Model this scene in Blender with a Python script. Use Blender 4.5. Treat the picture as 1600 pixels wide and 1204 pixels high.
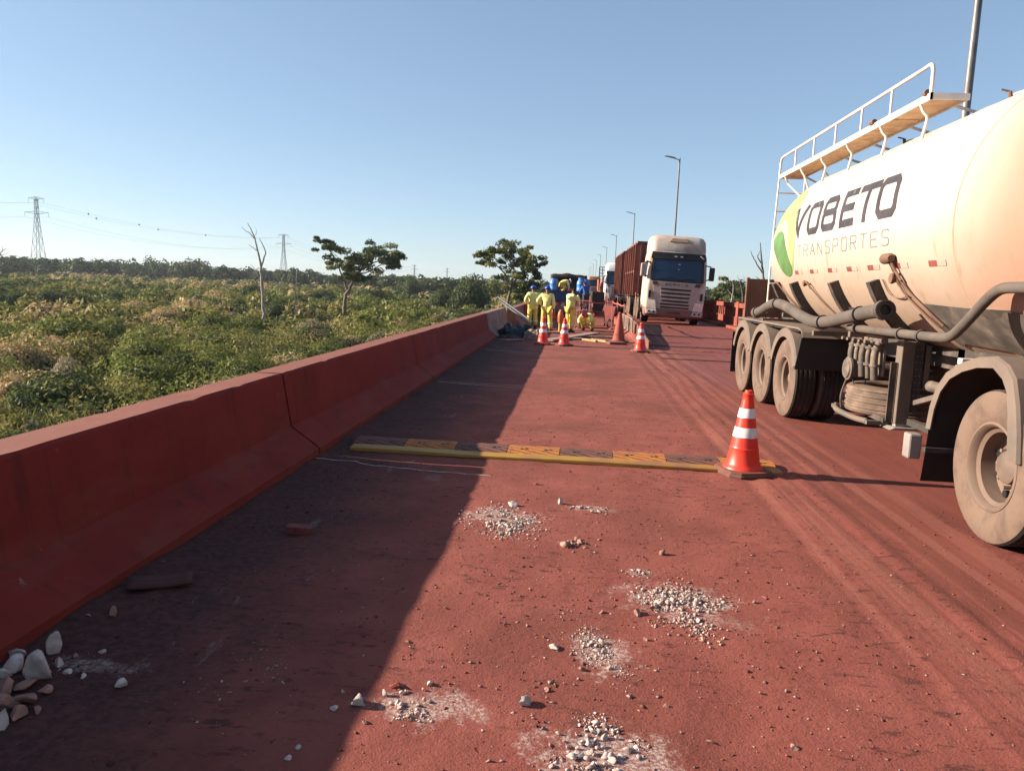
import bpy, bmesh, math, random
import numpy as np
from mathutils import Vector, Matrix
from math import radians, sin, cos, pi, tan, atan2, hypot, sqrt

for _o in list(bpy.data.objects):
    bpy.data.objects.remove(_o, do_unlink=True)
sc = bpy.context.scene
COL = sc.collection
rng = np.random.default_rng(11)
random.seed(5)

# ------------------------------------------------------------------ camera
FPX, EYE, ROLL = 1180.0, 1.6, 0.04
PITCH, YAW = radians(7.567), radians(4.362)
CAM_M = Matrix.Rotation(YAW, 4, 'Z') @ Matrix.Rotation(pi / 2 - PITCH, 4, 'X') @ Matrix.Rotation(ROLL, 4, 'Z')
cam = bpy.data.cameras.new('camera')
cam.sensor_width = 36.0
cam.lens = 36.0 * FPX / 1600.0
cam.clip_start = 0.05
cam.clip_end = 20000.0
camo = bpy.data.objects.new('camera', cam)
COL.objects.link(camo)
camo.matrix_world = Matrix.Translation((0, 0, EYE)) @ CAM_M
sc.camera = camo

# ------------------------------------------------------------------ sky, sun, exposure
SUN_EL = radians(21.3)
SUN_DIR = Vector((-cos(radians(2.5)) * cos(SUN_EL), sin(radians(2.5)) * cos(SUN_EL), sin(SUN_EL)))   # towards the sun
world = bpy.data.worlds.new('World')
sc.world = world
world.use_nodes = True
wn = world.node_tree
wn.nodes.clear()
sky = wn.nodes.new('ShaderNodeTexSky')
sky.sky_type = 'NISHITA'
sky.sun_disc = False
sky.sun_elevation = SUN_EL
sky.sun_rotation = atan2(SUN_DIR.x, SUN_DIR.y)
sky.altitude = 90
sky.air_density = 0.75
sky.dust_density = 0.4
sky.ozone_density = 1.6
bg = wn.nodes.new('ShaderNodeBackground')
bg.inputs['Strength'].default_value = 0.071
wout = wn.nodes.new('ShaderNodeOutputWorld')
def _vm(op, x, v):
    nd = wn.nodes.new('ShaderNodeVectorMath'); nd.operation = op; wn.links.new(x, nd.inputs[0]); nd.inputs[1].default_value = v; return nd.outputs[0]
gm_ = wn.nodes.new('ShaderNodeGamma'); gm_.inputs['Gamma'].default_value = 0.62      # the same soft response over the whole dome
wn.links.new(_vm('MULTIPLY', sky.outputs[0], (1 / 2.6,) * 3), gm_.inputs['Color'])
wn.links.new(_vm('MULTIPLY', gm_.outputs[0], (2.37, 2.66, 2.90)), bg.inputs[0])
wn.links.new(bg.outputs[0], wout.inputs[0])
sun = bpy.data.lights.new('sun', 'SUN')
sun.energy = 5.0
sun.angle = radians(0.53)
sun.color = (1.0, 0.87, 0.70)
suno = bpy.data.objects.new('sun', sun)
COL.objects.link(suno)
suno.rotation_euler = SUN_DIR.to_track_quat('Z', 'Y').to_euler()
suno.location = (-40, 5, 40)
sc.view_settings.view_transform = 'Standard'
sc.view_settings.look = 'None'
sc.view_settings.exposure = 1.45
sc.view_settings.gamma = 1.0
sc.view_settings.use_curve_mapping = False
sc.cycles.max_bounces = 6
sc.cycles.diffuse_bounces = 3
sc.cycles.transparent_max_bounces = 6

# ------------------------------------------------------------------ helpers
_R3 = CAM_M.to_3x3()
def at_z(px, py, z=0.0):
    """world point of a photograph pixel on the level z"""
    d = _R3 @ Vector(((px - 800) / FPX, (602 - py) / FPX, -1))
    t = (z - EYE) / d.z
    return Vector((d.x * t, d.y * t, z))
def at_y(px, py, Y):
    d = _R3 @ Vector(((px - 800) / FPX, (602 - py) / FPX, -1))
    t = Y / d.y
    return Vector((d.x * t, Y, EYE + d.z * t))

def tag(o, label=None, cat=None, group=None, kind=None):
    if label: o['label'] = label
    if cat: o['category'] = cat
    if group: o['group'] = group
    if kind: o['kind'] = kind
    return o
def thing(name, label, cat, loc=(0, 0, 0), rot=(0, 0, 0), group=None):
    o = bpy.data.objects.new(name, None)
    o.empty_display_size = 0.2
    COL.objects.link(o)
    o.location = loc
    o.rotation_euler = rot
    return tag(o, label, cat, group)
def link_mesh(name, me, mat=None, parent=None):
    o = bpy.data.objects.new(name, me)
    COL.objects.link(o)
    if mat is not None and not me.materials:
        me.materials.append(mat)
    if parent is not None:
        o.parent = parent
    return o
def copy_tree(o, parent=None):
    c = o.copy()
    COL.objects.link(c)
    c.parent = parent
    for ch in list(o.children):
        copy_tree(ch, c)
    return c

class MB:
    """collects shapes for ONE mesh; org is subtracted when it is built"""
    def __init__(s, org=(0, 0, 0)):
        s.v = []; s.f = []; s.org = Vector(org)
    def add(s, vs, fs):
        n = len(s.v)
        s.v += [tuple(p) for p in vs]
        s.f += [tuple(i + n for i in f) for f in fs]
        return s
    def box(s, x0, x1, y0, y1, z0, z1, m=None):
        vs = [Vector((x, y, z)) for z in (z0, z1) for y in (y0, y1) for x in (x0, x1)]
        if m is not None: vs = [m @ p for p in vs]
        return s.add(vs, [(0, 2, 3, 1), (4, 5, 7, 6), (0, 1, 5, 4), (2, 6, 7, 3), (0, 4, 6, 2), (1, 3, 7, 5)])
    def bar(s, a, b, w, h, up=(0, 0, 1)):
        a, b = Vector(a), Vector(b)
        d = (b - a).normalized(); u = Vector(up)
        r = d.cross(u)
        if r.length < 1e-4: r = d.cross(Vector((1, 0, 0)))
        r.normalize(); u = r.cross(d)
        vs = [p + r * (w / 2 * i) + u * (h / 2 * j) for p in (a, b) for (i, j) in ((-1, -1), (1, -1), (1, 1), (-1, 1))]
        return s.add(vs, [(0, 1, 2, 3), (7, 6, 5, 4), (0, 4, 5, 1), (1, 5, 6, 2), (2, 6, 7, 3), (3, 7, 4, 0)])
    def tube(s, path, r, n=8, caps=True):
        path = [Vector(p) for p in path]
        rs = r if isinstance(r, (list, tuple)) else [r] * len(path)
        N = len(path); base = len(s.v)
        t0 = (path[1] - path[0]).normalized()
        u = t0.cross(Vector((0, 0, 1)))
        if u.length < 1e-3: u = t0.cross(Vector((0, 1, 0)))
        u.normalize()
        for i, p in enumerate(path):
            a = path[max(i - 1, 0)]; b = path[min(i + 1, N - 1)]
            t = (b - a).normalized()
            u = u - t * u.dot(t); u.normalize()
            w = t.cross(u)
            for k in range(n):
                an = 2 * pi * k / n
                s.v.append(tuple(p + (u * cos(an) + w * sin(an)) * rs[i]))
        for i in range(N - 1):
            for k in range(n):
                a = base + i * n + k; b = base + i * n + (k + 1) % n
                s.f.append((a, b, b + n, a + n))
        if caps:
            s.f.append(tuple(base + k for k in range(n))[::-1])
            s.f.append(tuple(base + (N - 1) * n + k for k in range(n)))
        return s
    def lathe(s, prof, c=(0, 0, 0), axis='Z', n=24, closed=False, caps=True):
        """prof: (radius, height along axis)"""
        base = len(s.v); c = Vector(c)
        for (r, h) in prof:
            for k in range(n):
                a = 2 * pi * k / n
                if axis == 'Z': p = (r * cos(a), r * sin(a), h)
                elif axis == 'X': p = (h, r * cos(a), r * sin(a))
                else: p = (r * sin(a), h, r * cos(a))
                s.v.append(tuple(c + Vector(p)))
        m = len(prof)
        rngi = range(m if closed else m - 1)
        for i in rngi:
            j = (i + 1) % m
            for k in range(n):
                k2 = (k + 1) % n
                s.f.append((base + i * n + k, base + i * n + k2, base + j * n + k2, base + j * n + k))
        if not closed and caps:
            if prof[0][0] > 1e-5: s.f.append(tuple(base + k for k in range(n))[::-1])
            if prof[-1][0] > 1e-5: s.f.append(tuple(base + (m - 1) * n + k for k in range(n)))
        return s
    def prism(s, poly, fn, h0, h1):
        """poly of (a,b); fn(a,b,h) gives the point"""
        n = len(poly)
        vs = [fn(a, b, h0) for a, b in poly] + [fn(a, b, h1) for a, b in poly]
        fs = [tuple(range(n))[::-1], tuple(range(n, 2 * n))] + [(i, (i + 1) % n, n + (i + 1) % n, n + i) for i in range(n)]
        return s.add(vs, fs)
    def loft(s, rings, close=True, caps=True):
        base = len(s.v); n = len(rings[0])
        for r in rings: s.v += [tuple(p) for p in r]
        for i in range(len(rings) - 1):
            for k in range(n if close else n - 1):
                a = base + i * n + k; b = base + i * n + (k + 1) % n
                s.f.append((a, b, b + n, a + n))
        if caps and close:
            s.f.append(tuple(base + k for k in range(n))[::-1])
            s.f.append(tuple(base + (len(rings) - 1) * n + k for k in range(n)))
        return s
    def sheet(s, fn, us, vs_):
        base = len(s.v); nu, nv = len(us), len(vs_)
        for u in us:
            for v in vs_: s.v.append(tuple(fn(u, v)))
        for i in range(nu - 1):
            for j in range(nv - 1):
                a = base + i * nv + j
                s.f.append((a, a + 1, a + nv + 1, a + nv))
        return s
    def mesh(s, name, mat=None, smooth=None):
        me = bpy.data.meshes.new(name)
        o = s.org
        me.from_pydata([(p[0] - o.x, p[1] - o.y, p[2] - o.z) for p in s.v], [], s.f)
        bm = bmesh.new(); bm.from_mesh(me)
        bmesh.ops.recalc_face_normals(bm, faces=bm.faces)
        bm.to_mesh(me); bm.free()
        if smooth is not None:
            me.polygons.foreach_set('use_smooth', [True] * len(me.polygons))
            try: me.set_sharp_from_angle(angle=radians(smooth))
            except Exception: pass
        if mat is not None: me.materials.append(mat)
        me.update()
        return me
    def build(s, name, mat, parent=None, smooth=None, bevel=0.0, seg=2):
        o = link_mesh(name, s.mesh(name, mat, smooth), None, parent)
        if bevel:
            b = o.modifiers.new('bevel', 'BEVEL'); b.width = bevel; b.segments = seg; b.limit_method = 'ANGLE'; b.angle_limit = radians(40)
            b.harden_normals = False
        return o

def np_mesh(name, verts, quads, mat=None, cols=None, smooth=False):
    """fast mesh out of arrays; quads (n,4) or (n,3); cols (nverts,3)"""
    me = bpy.data.meshes.new(name)
    k = quads.shape[1]
    me.vertices.add(len(verts)); me.vertices.foreach_set('co', np.ascontiguousarray(verts, dtype=np.float32).ravel())
    me.loops.add(quads.size); me.loops.foreach_set('vertex_index', np.ascontiguousarray(quads, dtype=np.int32).ravel())
    me.polygons.add(len(quads)); me.polygons.foreach_set('loop_start', np.arange(0, quads.size, k, dtype=np.int32))
    if smooth: me.polygons.foreach_set('use_smooth', np.ones(len(quads), dtype=bool))
    if cols is not None:
        at = me.color_attributes.new('Col', 'FLOAT_COLOR', 'POINT')
        c4 = np.ones((len(verts), 4), dtype=np.float32); c4[:, :3] = cols
        at.data.foreach_set('color', c4.ravel())
    me.update(calc_edges=True); me.validate()
    if mat is not None: me.materials.append(mat)
    return me

# value noise for geometry
_NT = np.random.default_rng(3).random((256, 256))
def vnoise(x, y):
    x = np.asarray(x, dtype=float); y = np.asarray(y, dtype=float)
    xi = np.floor(x).astype(int); yi = np.floor(y).astype(int)
    fx = x - xi; fy = y - yi
    fx = fx * fx * (3 - 2 * fx); fy = fy * fy * (3 - 2 * fy)
    g = lambda a, b: _NT[a & 255, b & 255]
    return (g(xi, yi) * (1 - fx) + g(xi + 1, yi) * fx) * (1 - fy) + (g(xi, yi + 1) * (1 - fx) + g(xi + 1, yi + 1) * fx) * fy
def fbm(x, y, o=4):
    s = 0; a = 0.5; t = 0
    for i in range(o):
        s = s + a * vnoise(x * 2 ** i + 17 * i, y * 2 ** i - 9 * i); t += a; a *= 0.5
    return s / t
def sstep(a, b, x):
    t = np.clip((np.asarray(x, dtype=float) - a) / (b - a), 0, 1)
    return t * t * (3 - 2 * t)

# ------------------------------------------------------------------ materials
class NT:
    def __init__(s, name):
        s.m = bpy.data.materials.new(name); s.m.use_nodes = True
        s.t = s.m.node_tree; s.t.nodes.clear()
        s.out = s.t.nodes.new('ShaderNodeOutputMaterial')
        s._pos = None
    def n(s, typ, ins=None, **kw):
        nd = s.t.nodes.new('ShaderNode' + typ)
        for k, v in kw.items(): setattr(nd, k, v)
        for k, v in (ins or {}).items(): s.set(nd.inputs[k], v)
        return nd
    def set(s, sock, v):
        if isinstance(v, bpy.types.NodeSocket): s.t.links.new(v, sock)
        elif isinstance(v, (tuple, list)) and len(v) == 3 and sock.type == 'RGBA': sock.default_value = (*v, 1)
        else: sock.default_value = v
    def pos(s):
        if s._pos is None: s._pos = s.n('NewGeometry').outputs['Position']
        return s._pos
    def nrm(s): return s.n('NewGeometry').outputs['Normal']
    def noise(s, scale, detail=4, rough=.55, vec=None, dist=0.0):
        return s.n('TexNoise', {'Vector': vec if vec is not None else s.pos(), 'Scale': scale, 'Detail': detail, 'Roughness': rough, 'Distortion': dist}).outputs['Fac']
    def scaled(s, v):
        return s.n('VectorMath', {0: s.pos(), 1: v}, operation='MULTIPLY').outputs[0]
    def ramp(s, fac, a, b):
        return s.n('MapRange', {0: fac, 1: a, 2: b, 3: 0.0, 4: 1.0}, interpolation_type='SMOOTHSTEP').outputs[0]
    def math(s, op, a, b=0.0):
        return s.n('Math', {0: a, 1: b}, operation=op).outputs[0]
    def mix(s, f, a, b, mode='MIX'):
        nd = s.n('Mix', data_type='RGBA', blend_type=mode)
        s.set(nd.inputs[0], f); s.set(nd.inputs[6], a); s.set(nd.inputs[7], b)
        return nd.outputs[2]
    def sep(s): 
        return s.n('SeparateXYZ', {0: s.pos()}).outputs
    def bump(s, h, strength=.3, dist=.02, normal=None):
        i = {'Height': h, 'Strength': strength, 'Distance': dist}
        if normal is not None: i['Normal'] = normal
        return s.n('Bump', i).outputs[0]
    def pbsdf(s, **kw):
        p = s.n('BsdfPrincipled')
        for k, v in kw.items(): s.set(p.inputs[k.replace('_', ' ')], v)
        s.t.links.new(p.outputs[0], s.out.inputs[0])
        return p

RED_DUST = (0.22, 0.062, 0.042)
TAN_DUST = (0.31, 0.215, 0.155)
_MC = {}
KEEP = {'inner_shade_tone', 'pale_concrete_rubble', 'pinkish_dusted_rubble',  'dusty_cream_cab_paint', 'dusty_grille_plastic', 'cleaner_white_cab_paint', 'yellow_work_cloth', 'yellow_trouser_cloth', 'blue_hard_hat', 'pink_red_hard_hat', 'blue_plastic_drum', 'lime_reflective_band', 'white_rail_paint', 'tan_tread_bar', 'tan_walkway_plate', 'grey_brown_bark', 'bleached_dead_wood', 'cone_reflective_band'}
def surf(name, base, rough=.6, metal=0.0, var=.18, vscale=3.0, dust=0.0, dcol=TAN_DUST, dscale=2.5, up=0.35, bump=0.15, bscale=30, bdist=.004, spec=.4, streak=0.0):
    if name in _MC: return _MC[name]
    k_ = 1.0 if name in KEEP else .74
    base = tuple(c * k_ for c in base); dcol = tuple(c * k_ for c in dcol)
    t = NT(name)
    n1 = t.noise(vscale, 5)
    lo = tuple(c * (1 - var) for c in base); hi = tuple(min(c * (1 + var), 1) for c in base)
    col = t.mix(t.ramp(n1, .3, .7), lo, hi)
    if streak:
        st = t.noise(1.0, 4, vec=t.scaled((9, 9, .7)))
        col = t.mix(t.math('MULTIPLY', t.ramp(st, .52, .75), streak), col, tuple(c * .45 for c in dcol))
    rg = rough
    if dust:
        n2 = t.noise(dscale, 6, .65)
        nz = t.n('SeparateXYZ', {0: t.nrm()}).outputs[2]
        upm = t.math('MULTIPLY', t.math('MAXIMUM', nz, 0.0), up)
        f = t.math('ADD', t.ramp(n2, .75 - dust * .7, 1.15 - dust * .7), upm)
        f = t.math('MINIMUM', f, 0.96)
        n3 = t.noise(14, 3)
        dc = t.mix(n3, tuple(c * .85 for c in dcol), tuple(c * 1.12 for c in dcol))
        col = t.mix(f, col, dc)
        rg = t.n('Mix', {0: f, 2: rough, 3: .9}).outputs[0]
    nb = t.noise(bscale, 4)
    t.pbsdf(Base_Color=col, Roughness=rg, Metallic=metal, Normal=t.bump(nb, bump, bdist), Specular_IOR_Level=spec)
    _MC[name] = t.m
    return t.m
# ------------------------------------------------------------------ road
def lane_rise(x, y):
    return 0.22 * sstep(20.5, 26.5, y) * sstep(1.75, 2.15, x) * (1 - sstep(150, 190, y))
def road_z(x, y):
    z = lane_rise(x, y)
    near = 1 - sstep(18, 40, y)
    wob = 0.12 * (vnoise(y * .35 + 40, y * 0 + 3) - .5)
    # ridges of dust that the tyres pushed up between the lanes
    for c, w, a in ((1.74, .05, .012), (1.92, .035, .02), (2.08, .06, .016), (2.36, .05, .009)):
        r = np.exp(-((x - c - wob * (1 + .5 * (c - 1.7))) / w) ** 2)
        z = z + near * a * r * (.35 + 1.1 * fbm(x * 3, y * 1.7 + c * 20, 3))
    z = z - near * .010 * np.exp(-((x - 1.99 - wob) / .04) ** 2)
    z = z + near * .016 * (fbm(x * 2.1, y * 1.3, 4) - .5) * (1 - .7 * sstep(2.4, 3.0, x))
    z = z + near * .008 * (fbm(x * 11, y * 7, 2) - .5) * (1 - .8 * sstep(2.3, 2.8, x))
    # soil that collects along the foot of the barrier
    z = z + near * (1 - sstep(-2.2, -1.6, x)) * (.012 + .05 * np.maximum(fbm(x * 3.3 + 9, y * 1.9, 4) - .42, 0) * 2)
    return z
xs = np.arange(-2.75, 6.76, .0635)
ys = np.concatenate([np.arange(-5, 10, .065), np.arange(10, 24, .16), np.arange(24, 60, .6), np.arange(60, 420.1, 10)])
GX, GY = np.meshgrid(xs, ys)
RV = np.stack([GX, GY, road_z(GX, GY)], -1).reshape(-1, 3)
nx, ny = len(xs), len(ys)
I = (np.arange(ny - 1)[:, None] * nx + np.arange(nx - 1)[None, :]).ravel()
RQ = np.stack([I, I + 1, I + nx + 1, I + nx], 1)

POWDER = [(-.42, 5.1, .34, .26, .95), (.22, 5.42, .26, .10, .7), (.62, 3.85, .42, .26, .9), (.72, 3.62, .3, .12, .5), (.2, 3.2, .18, .26, .9), (-.48, 2.66, .3, .18, .8), (.2, 2.45, .34, .22, .95), (.46, 4.2, .12, .08, .6), (-1.85, 2.75, .25, .1, .5), (-1.1, 6.0, .12, .16, .25), (.07, 4.62, .12, .08, .4)]
t = NT('red_dust_road')
X, Y, Z = t.sep()[0:3]
big = t.noise(.55, 5, .6)
mid = t.noise(2.6, 6, .62)
fine = t.noise(26, 5, .65)
vfine = t.noise(110, 3, .6)
along = t.noise(1.0, 5, .6, vec=t.scaled((5.5, .28, 1)))
col = t.mix(t.ramp(mid, .3, .7), (.190, .049, .036), (.236, .067, .050))
col = t.mix(t.math('MULTIPLY', t.ramp(big, .46, .62), .7), col, (.145, .040, .028))
# dark crumbs of soil pressed into the dust, in broken lines across the lane
crumbvec = t.scaled((7, 17, 7))
cr = t.noise(1.0, 7, .72, vec=crumbvec)
crm = t.math('MULTIPLY', t.ramp(cr, .54, .62), t.ramp(t.noise(.9, 3), .42, .58))
col = t.mix(t.math('MULTIPLY', crm, .8), col, (.05, .018, .015))
gr = t.ramp(vfine, .62, .72)
col = t.mix(t.math('MULTIPLY', gr, .2), col, (.28, .135, .105))
gd = t.ramp(t.noise(75, 4, .7), .60, .70)
col = t.mix(t.math('MULTIPLY', gd, .42), col, (.085, .03, .023))
# worn running lane: polished asphalt shows through the dust
lm = t.math('MULTIPLY', t.ramp(t.math('ADD', X, t.math('MULTIPLY', t.math('SUBTRACT', big, .5), 1.0)), 2.05, 2.75), t.ramp(along, .25, .62))
lane = t.mix(t.ramp(along, .4, .7), (.150, .040, .029), (.200, .057, .042))
lane = t.mix(t.math('MULTIPLY', t.ramp(t.noise(1.0, 4, .6, vec=t.scaled((3.0, .12, 1))), .5, .68), .75), lane, (.205, .06, .036))
col = t.mix(t.math('MULTIPLY', lm, .9), col, lane)
# damp dark soil beside the barrier, darkened further to deepen the barrier's shade
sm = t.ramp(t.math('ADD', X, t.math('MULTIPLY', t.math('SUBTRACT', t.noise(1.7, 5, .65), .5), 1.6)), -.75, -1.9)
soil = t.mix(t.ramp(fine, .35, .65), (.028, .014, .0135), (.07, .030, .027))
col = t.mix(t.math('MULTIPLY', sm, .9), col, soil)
# pale cement dust smeared along the tyre line
pv = t.noise(1.0, 6, .7, vec=t.scaled((9, 2.2, 1)))
pm = t.math('MULTIPLY', t.ramp(pv, .58, .70), t.math('MULTIPLY', t.ramp(X, -1.95, -1.6), t.ramp(X, -1.0, -1.45)))
col = t.mix(t.math('MULTIPLY', pm, .42), col, (.26, .19, .17))
# lines the tyres drew between the lanes
tl = t.noise(1.0, 3, .5, vec=t.scaled((8.0, .08, 1)))
tm = t.math('MULTIPLY', t.ramp(X, 1.25, 1.75), t.ramp(X, 3.4, 2.4))
col = t.mix(t.math('MULTIPLY', t.math('MULTIPLY', t.ramp(tl, .51, .60), tm), .6), col, (.115, .034, .024))
col = t.mix(t.math('MULTIPLY', t.math('MULTIPLY', t.ramp(tl, .47, .38), tm), .55), col, (.27, .095, .068))
# cement powder around the broken concrete
POWN = t.noise(55, 6, .7)
for (cx, cy, sx, sy, k) in POWDER:
    dv = t.n('VectorMath', {0: t.n('VectorMath', {0: t.pos(), 1: (cx, cy, 0)}, operation='SUBTRACT').outputs[0], 1: (1 / sx, 1 / sy, 0)}, operation='MULTIPLY').outputs[0]
    dl = t.n('VectorMath', {0: dv}, operation='LENGTH').outputs['Value']
    pf = t.math('MULTIPLY', t.ramp(t.math('ADD', dl, t.math('MULTIPLY', t.math('SUBTRACT', t.noise(7, 7, .8), .5), 3.4)), .85, .35), k)
    pf = t.math('MULTIPLY', pf, t.math('ADD', t.math('MULTIPLY', t.ramp(POWN, .42, .58), .85), .15))
    col = t.mix(pf, col, (.40, .31, .275))
hh = t.math('ADD', t.math('MULTIPLY', fine, .8), t.math('ADD', t.math('MULTIPLY', vfine, .45), t.math('MULTIPLY', cr, 1.1)))
rough_l = t.n('Mix', {0: lm, 2: .95, 3: .62}).outputs[0]
bst = t.n('Mix', {0: lm, 2: .5, 3: .15}).outputs[0]
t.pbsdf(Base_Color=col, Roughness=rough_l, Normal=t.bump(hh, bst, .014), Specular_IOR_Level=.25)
M_ROAD = t.m
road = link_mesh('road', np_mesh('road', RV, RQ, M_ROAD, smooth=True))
tag(road, 'road deck buried in red iron-ore dust with tyre ridges along its middle', kind='structure')
def rz(x, y): return float(road_z(np.array([x]), np.array([y]))[0])

M_CONC = surf('bridge_concrete', (.26, .2, .17), .9, dust=.5, dcol=RED_DUST, bump=.4, bscale=12)
deck = MB()
deck.prism([(-3.0, -.04), (7.6, -.04), (7.6, -.45), (6.2, -.9), (-1.6, -.9), (-3.0, -.45)], lambda a, b, h: (a, h, b), -6, 420)
dk = deck.build('bridge_deck', M_CONC)
tag(dk, 'concrete bridge deck slab under the dusty road', kind='structure')

# pale cracks along the deck joints
M_CRACK = surf('pale_joint_sealant', (.55, .42, .38), .9, var=.3, vscale=20)
def crack(p0, p1, w, seed):
    r = np.random.default_rng(seed); b = MB(); n = 46; off = 0; ps = []
    for i in range(n + 1):
        f = i / n; off += r.normal(0, .006); off *= .93
        x = p0[0] + (p1[0] - p0[0]) * f; y = p0[1] + (p1[1] - p0[1]) * f + off
        ps.append((x, y, w * r.uniform(.35, 1.2)))
    b.sheet(lambda u, v: (ps[u][0], ps[u][1] + v * ps[u][2], rz(ps[u][0], ps[u][1]) + .004 + .003 * (1 - abs(v))), range(n + 1), (-1, 0, 1))
    return b.build('joint_sealant', M_CRACK, road)
crack((-2.2, 6.38), (-.62, 6.17), .010, 1)
crack((-2.1, 11.9), (-.7, 11.75), .014, 2)
crack((-2.1, 18.3), (-.75, 18.0), .02, 3)
# low seams across the running lane where the raised surface begins
M_SEAM = surf('dark_road_seam', (.07, .03, .026), .9, var=.3, vscale=9)
for k, (yy, w) in enumerate(((18.2, .05), (20.9, .10), (21.9, .06), (24.6, .05))):
    r = np.random.default_rng(40 + k); b = MB(); n = 40; oy = np.cumsum(r.normal(0, .012, n + 1))
    xx = np.linspace(2.15, 6.35, n + 1)
    b.sheet(lambda u, v: (xx[u], yy - .05 * (xx[u] - 2) + oy[u] + v * w * .5 * (.5 + r.random()), rz(xx[u], yy + oy[u] + v * w) + .005 + .022 * (1 - abs(v))), range(n + 1), (-1, 0, 1))
    b.build('road_seam', M_SEAM if k != 1 else surf('red_seam_strip', (.24, .075, .05), .9), road)

# ------------------------------------------------------------------ left barrier segments
BX = -2.22
PROF = [(0, 0), (0, .07), (-.265, .255), (-.345, .715), (-.365, .735), (-.60, .735), (-.62, .715), (-.70, .255), (-.93, .07), (-.93, 0)]
t = NT('red_barrier_concrete')
X, Y, Z = t.sep()[0:3]
n1 = t.noise(1.6, 6, .6); n2 = t.noise(9, 5, .6)
col = t.mix(t.ramp(n1, .3, .7), (.150, .0135, .0095), (.188, .020, .0135))
col = t.mix(t.math('MULTIPLY', t.ramp(n2, .55, .75), .35), col, (.085, .0135, .011))
sp = t.ramp(t.noise(3.2, 8, .78), .66, .71)
col = t.mix(t.math('MULTIPLY', sp, .7), col, (.20, .075, .058))
stv = t.noise(1.0, 5, .6, vec=t.scaled((6, 6, .6)))
col = t.mix(t.math('MULTIPLY', t.ramp(stv, .52, .68), .6), col, (.068, .012, .010))
dusty = t.math('MULTIPLY', t.ramp(t.noise(1.0, 5, .65, vec=t.scaled((3, 1.2, 5))), .48, .66), t.ramp(Z, .75, .2))
col = t.mix(t.math('MULTIPLY', dusty, .8), col, (.165, .034, .024))
fl = t.n('Math', {0: t.math('ADD', Y, .35), 1: 1.1}, operation='MODULO').outputs[0]
col = t.mix(t.math('MULTIPLY', t.ramp(t.math('ABSOLUTE', t.math('SUBTRACT', fl, .5)), .012, .004), .35), col, (.07, .013, .011))
chipn = t.math('MULTIPLY', t.ramp(t.noise(11, 5, .7), .66, .70), t.ramp(t.noise(1.2, 2), .52, .6))
col = t.mix(t.math('MULTIPLY', chipn, .6), col, (.27, .20, .18))
foot = t.ramp(Z, .13, .02)
col = t.mix(t.math('MULTIPLY', foot, .5), col, (.155, .03, .019))
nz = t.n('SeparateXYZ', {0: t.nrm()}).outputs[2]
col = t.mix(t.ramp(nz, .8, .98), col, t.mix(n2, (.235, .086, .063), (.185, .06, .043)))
hh = t.math('ADD', t.noise(18, 6, .65), t.math('MULTIPLY', t.noise(2.5, 3), 1.5))
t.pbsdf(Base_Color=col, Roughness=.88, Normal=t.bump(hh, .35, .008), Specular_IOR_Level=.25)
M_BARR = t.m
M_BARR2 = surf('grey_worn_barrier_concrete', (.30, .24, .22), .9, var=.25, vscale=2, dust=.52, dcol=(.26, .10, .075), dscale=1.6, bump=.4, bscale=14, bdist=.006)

def barrier(y0, y1, mat, label, dx=0.0, rotz=0.0, seed=0):
    r = np.random.default_rng(seed)
    t_ = thing('concrete_barrier', label, 'barrier', (BX + dx, (y0 + y1) / 2, 0), (0, 0, rotz), 'barrier segments along the left road edge')
    b = MB(); L = (y1 - y0) / 2 - .017; n = max(8, int((y1 - y0) / .12)); ph = r.random() * 50
    rings = []
    for i in range(n + 1):
        y = -L + 2 * L * i / n
        e = .0
        if i in (0, n): e = .012
        ring = []
        for k, (px_, pz) in enumerate(PROF):
            w = .004 * (vnoise(np.array([y * 2.1 + ph]), np.array([k * 1.7]))[0] - .5)
            chip = 0
            if k in (3, 4, 5, 6): chip = -.010 * max(0, float(vnoise(np.array([y * 7 + ph]), np.array([k * 5.]))[0]) - .72) / .28
            cx = -.465
            ring.append(((px_ - cx) * (1 - e) + cx + w, y, pz * (1 - e * .5) + w + chip if pz > 0 else -.03))
        rings.append(ring)
    b.loft(rings)
    b.build('barrier_body', mat, t_, smooth=25)
    return t_
SEG = [(-4.5, 1.0), (1.0, 6.55), (6.55, 12.1), (12.1, 17.6), (17.6, 22.6), (22.6, 29.0)]
LB = ['dark red concrete barrier segment running out of the frame beside the camera',
      'dark red concrete barrier segment nearest the camera with stones at its foot',
      'red concrete barrier segment beside the speed bump, second from the camera',
      'red concrete barrier segment, third from the camera',
      'dusty red concrete barrier segment beside the heap of dark tarpaulin',
      'grey scuffed concrete barrier segment beside the two workers, before the gap']
for k, (a, b_) in enumerate(SEG):
    barrier(a, b_, M_BARR if k < 5 else M_BARR2, LB[k], seed=k)
barrier(29.3, 34.0, surf('pale_red_barrier', (.33, .15, .12), .9, dust=.4, dcol=RED_DUST, bump=.3), 'barrier segment pushed inward with its profiled end facing the workers', dx=.32, seed=20)
yy = 34.0; k = 0
WORDS = ['beside the blue flatbed truck', 'just past the blue flatbed truck', 'well beyond the blue flatbed truck']
while yy < 410:
    L = 5.5 if yy < 50 else 60
    barrier(yy, yy + L, M_BARR, ('far dusty red barrier segment ' + WORDS[k]) if k < 3 else 'far end of the red barrier, stretch %s of the run into the distance' % ['first', 'second', 'third', 'fourth', 'fifth', 'sixth', 'seventh', 'eighth'][min(k - 3, 7)], dx=.32, seed=30 + k)
    yy += L; k += 1

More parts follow.
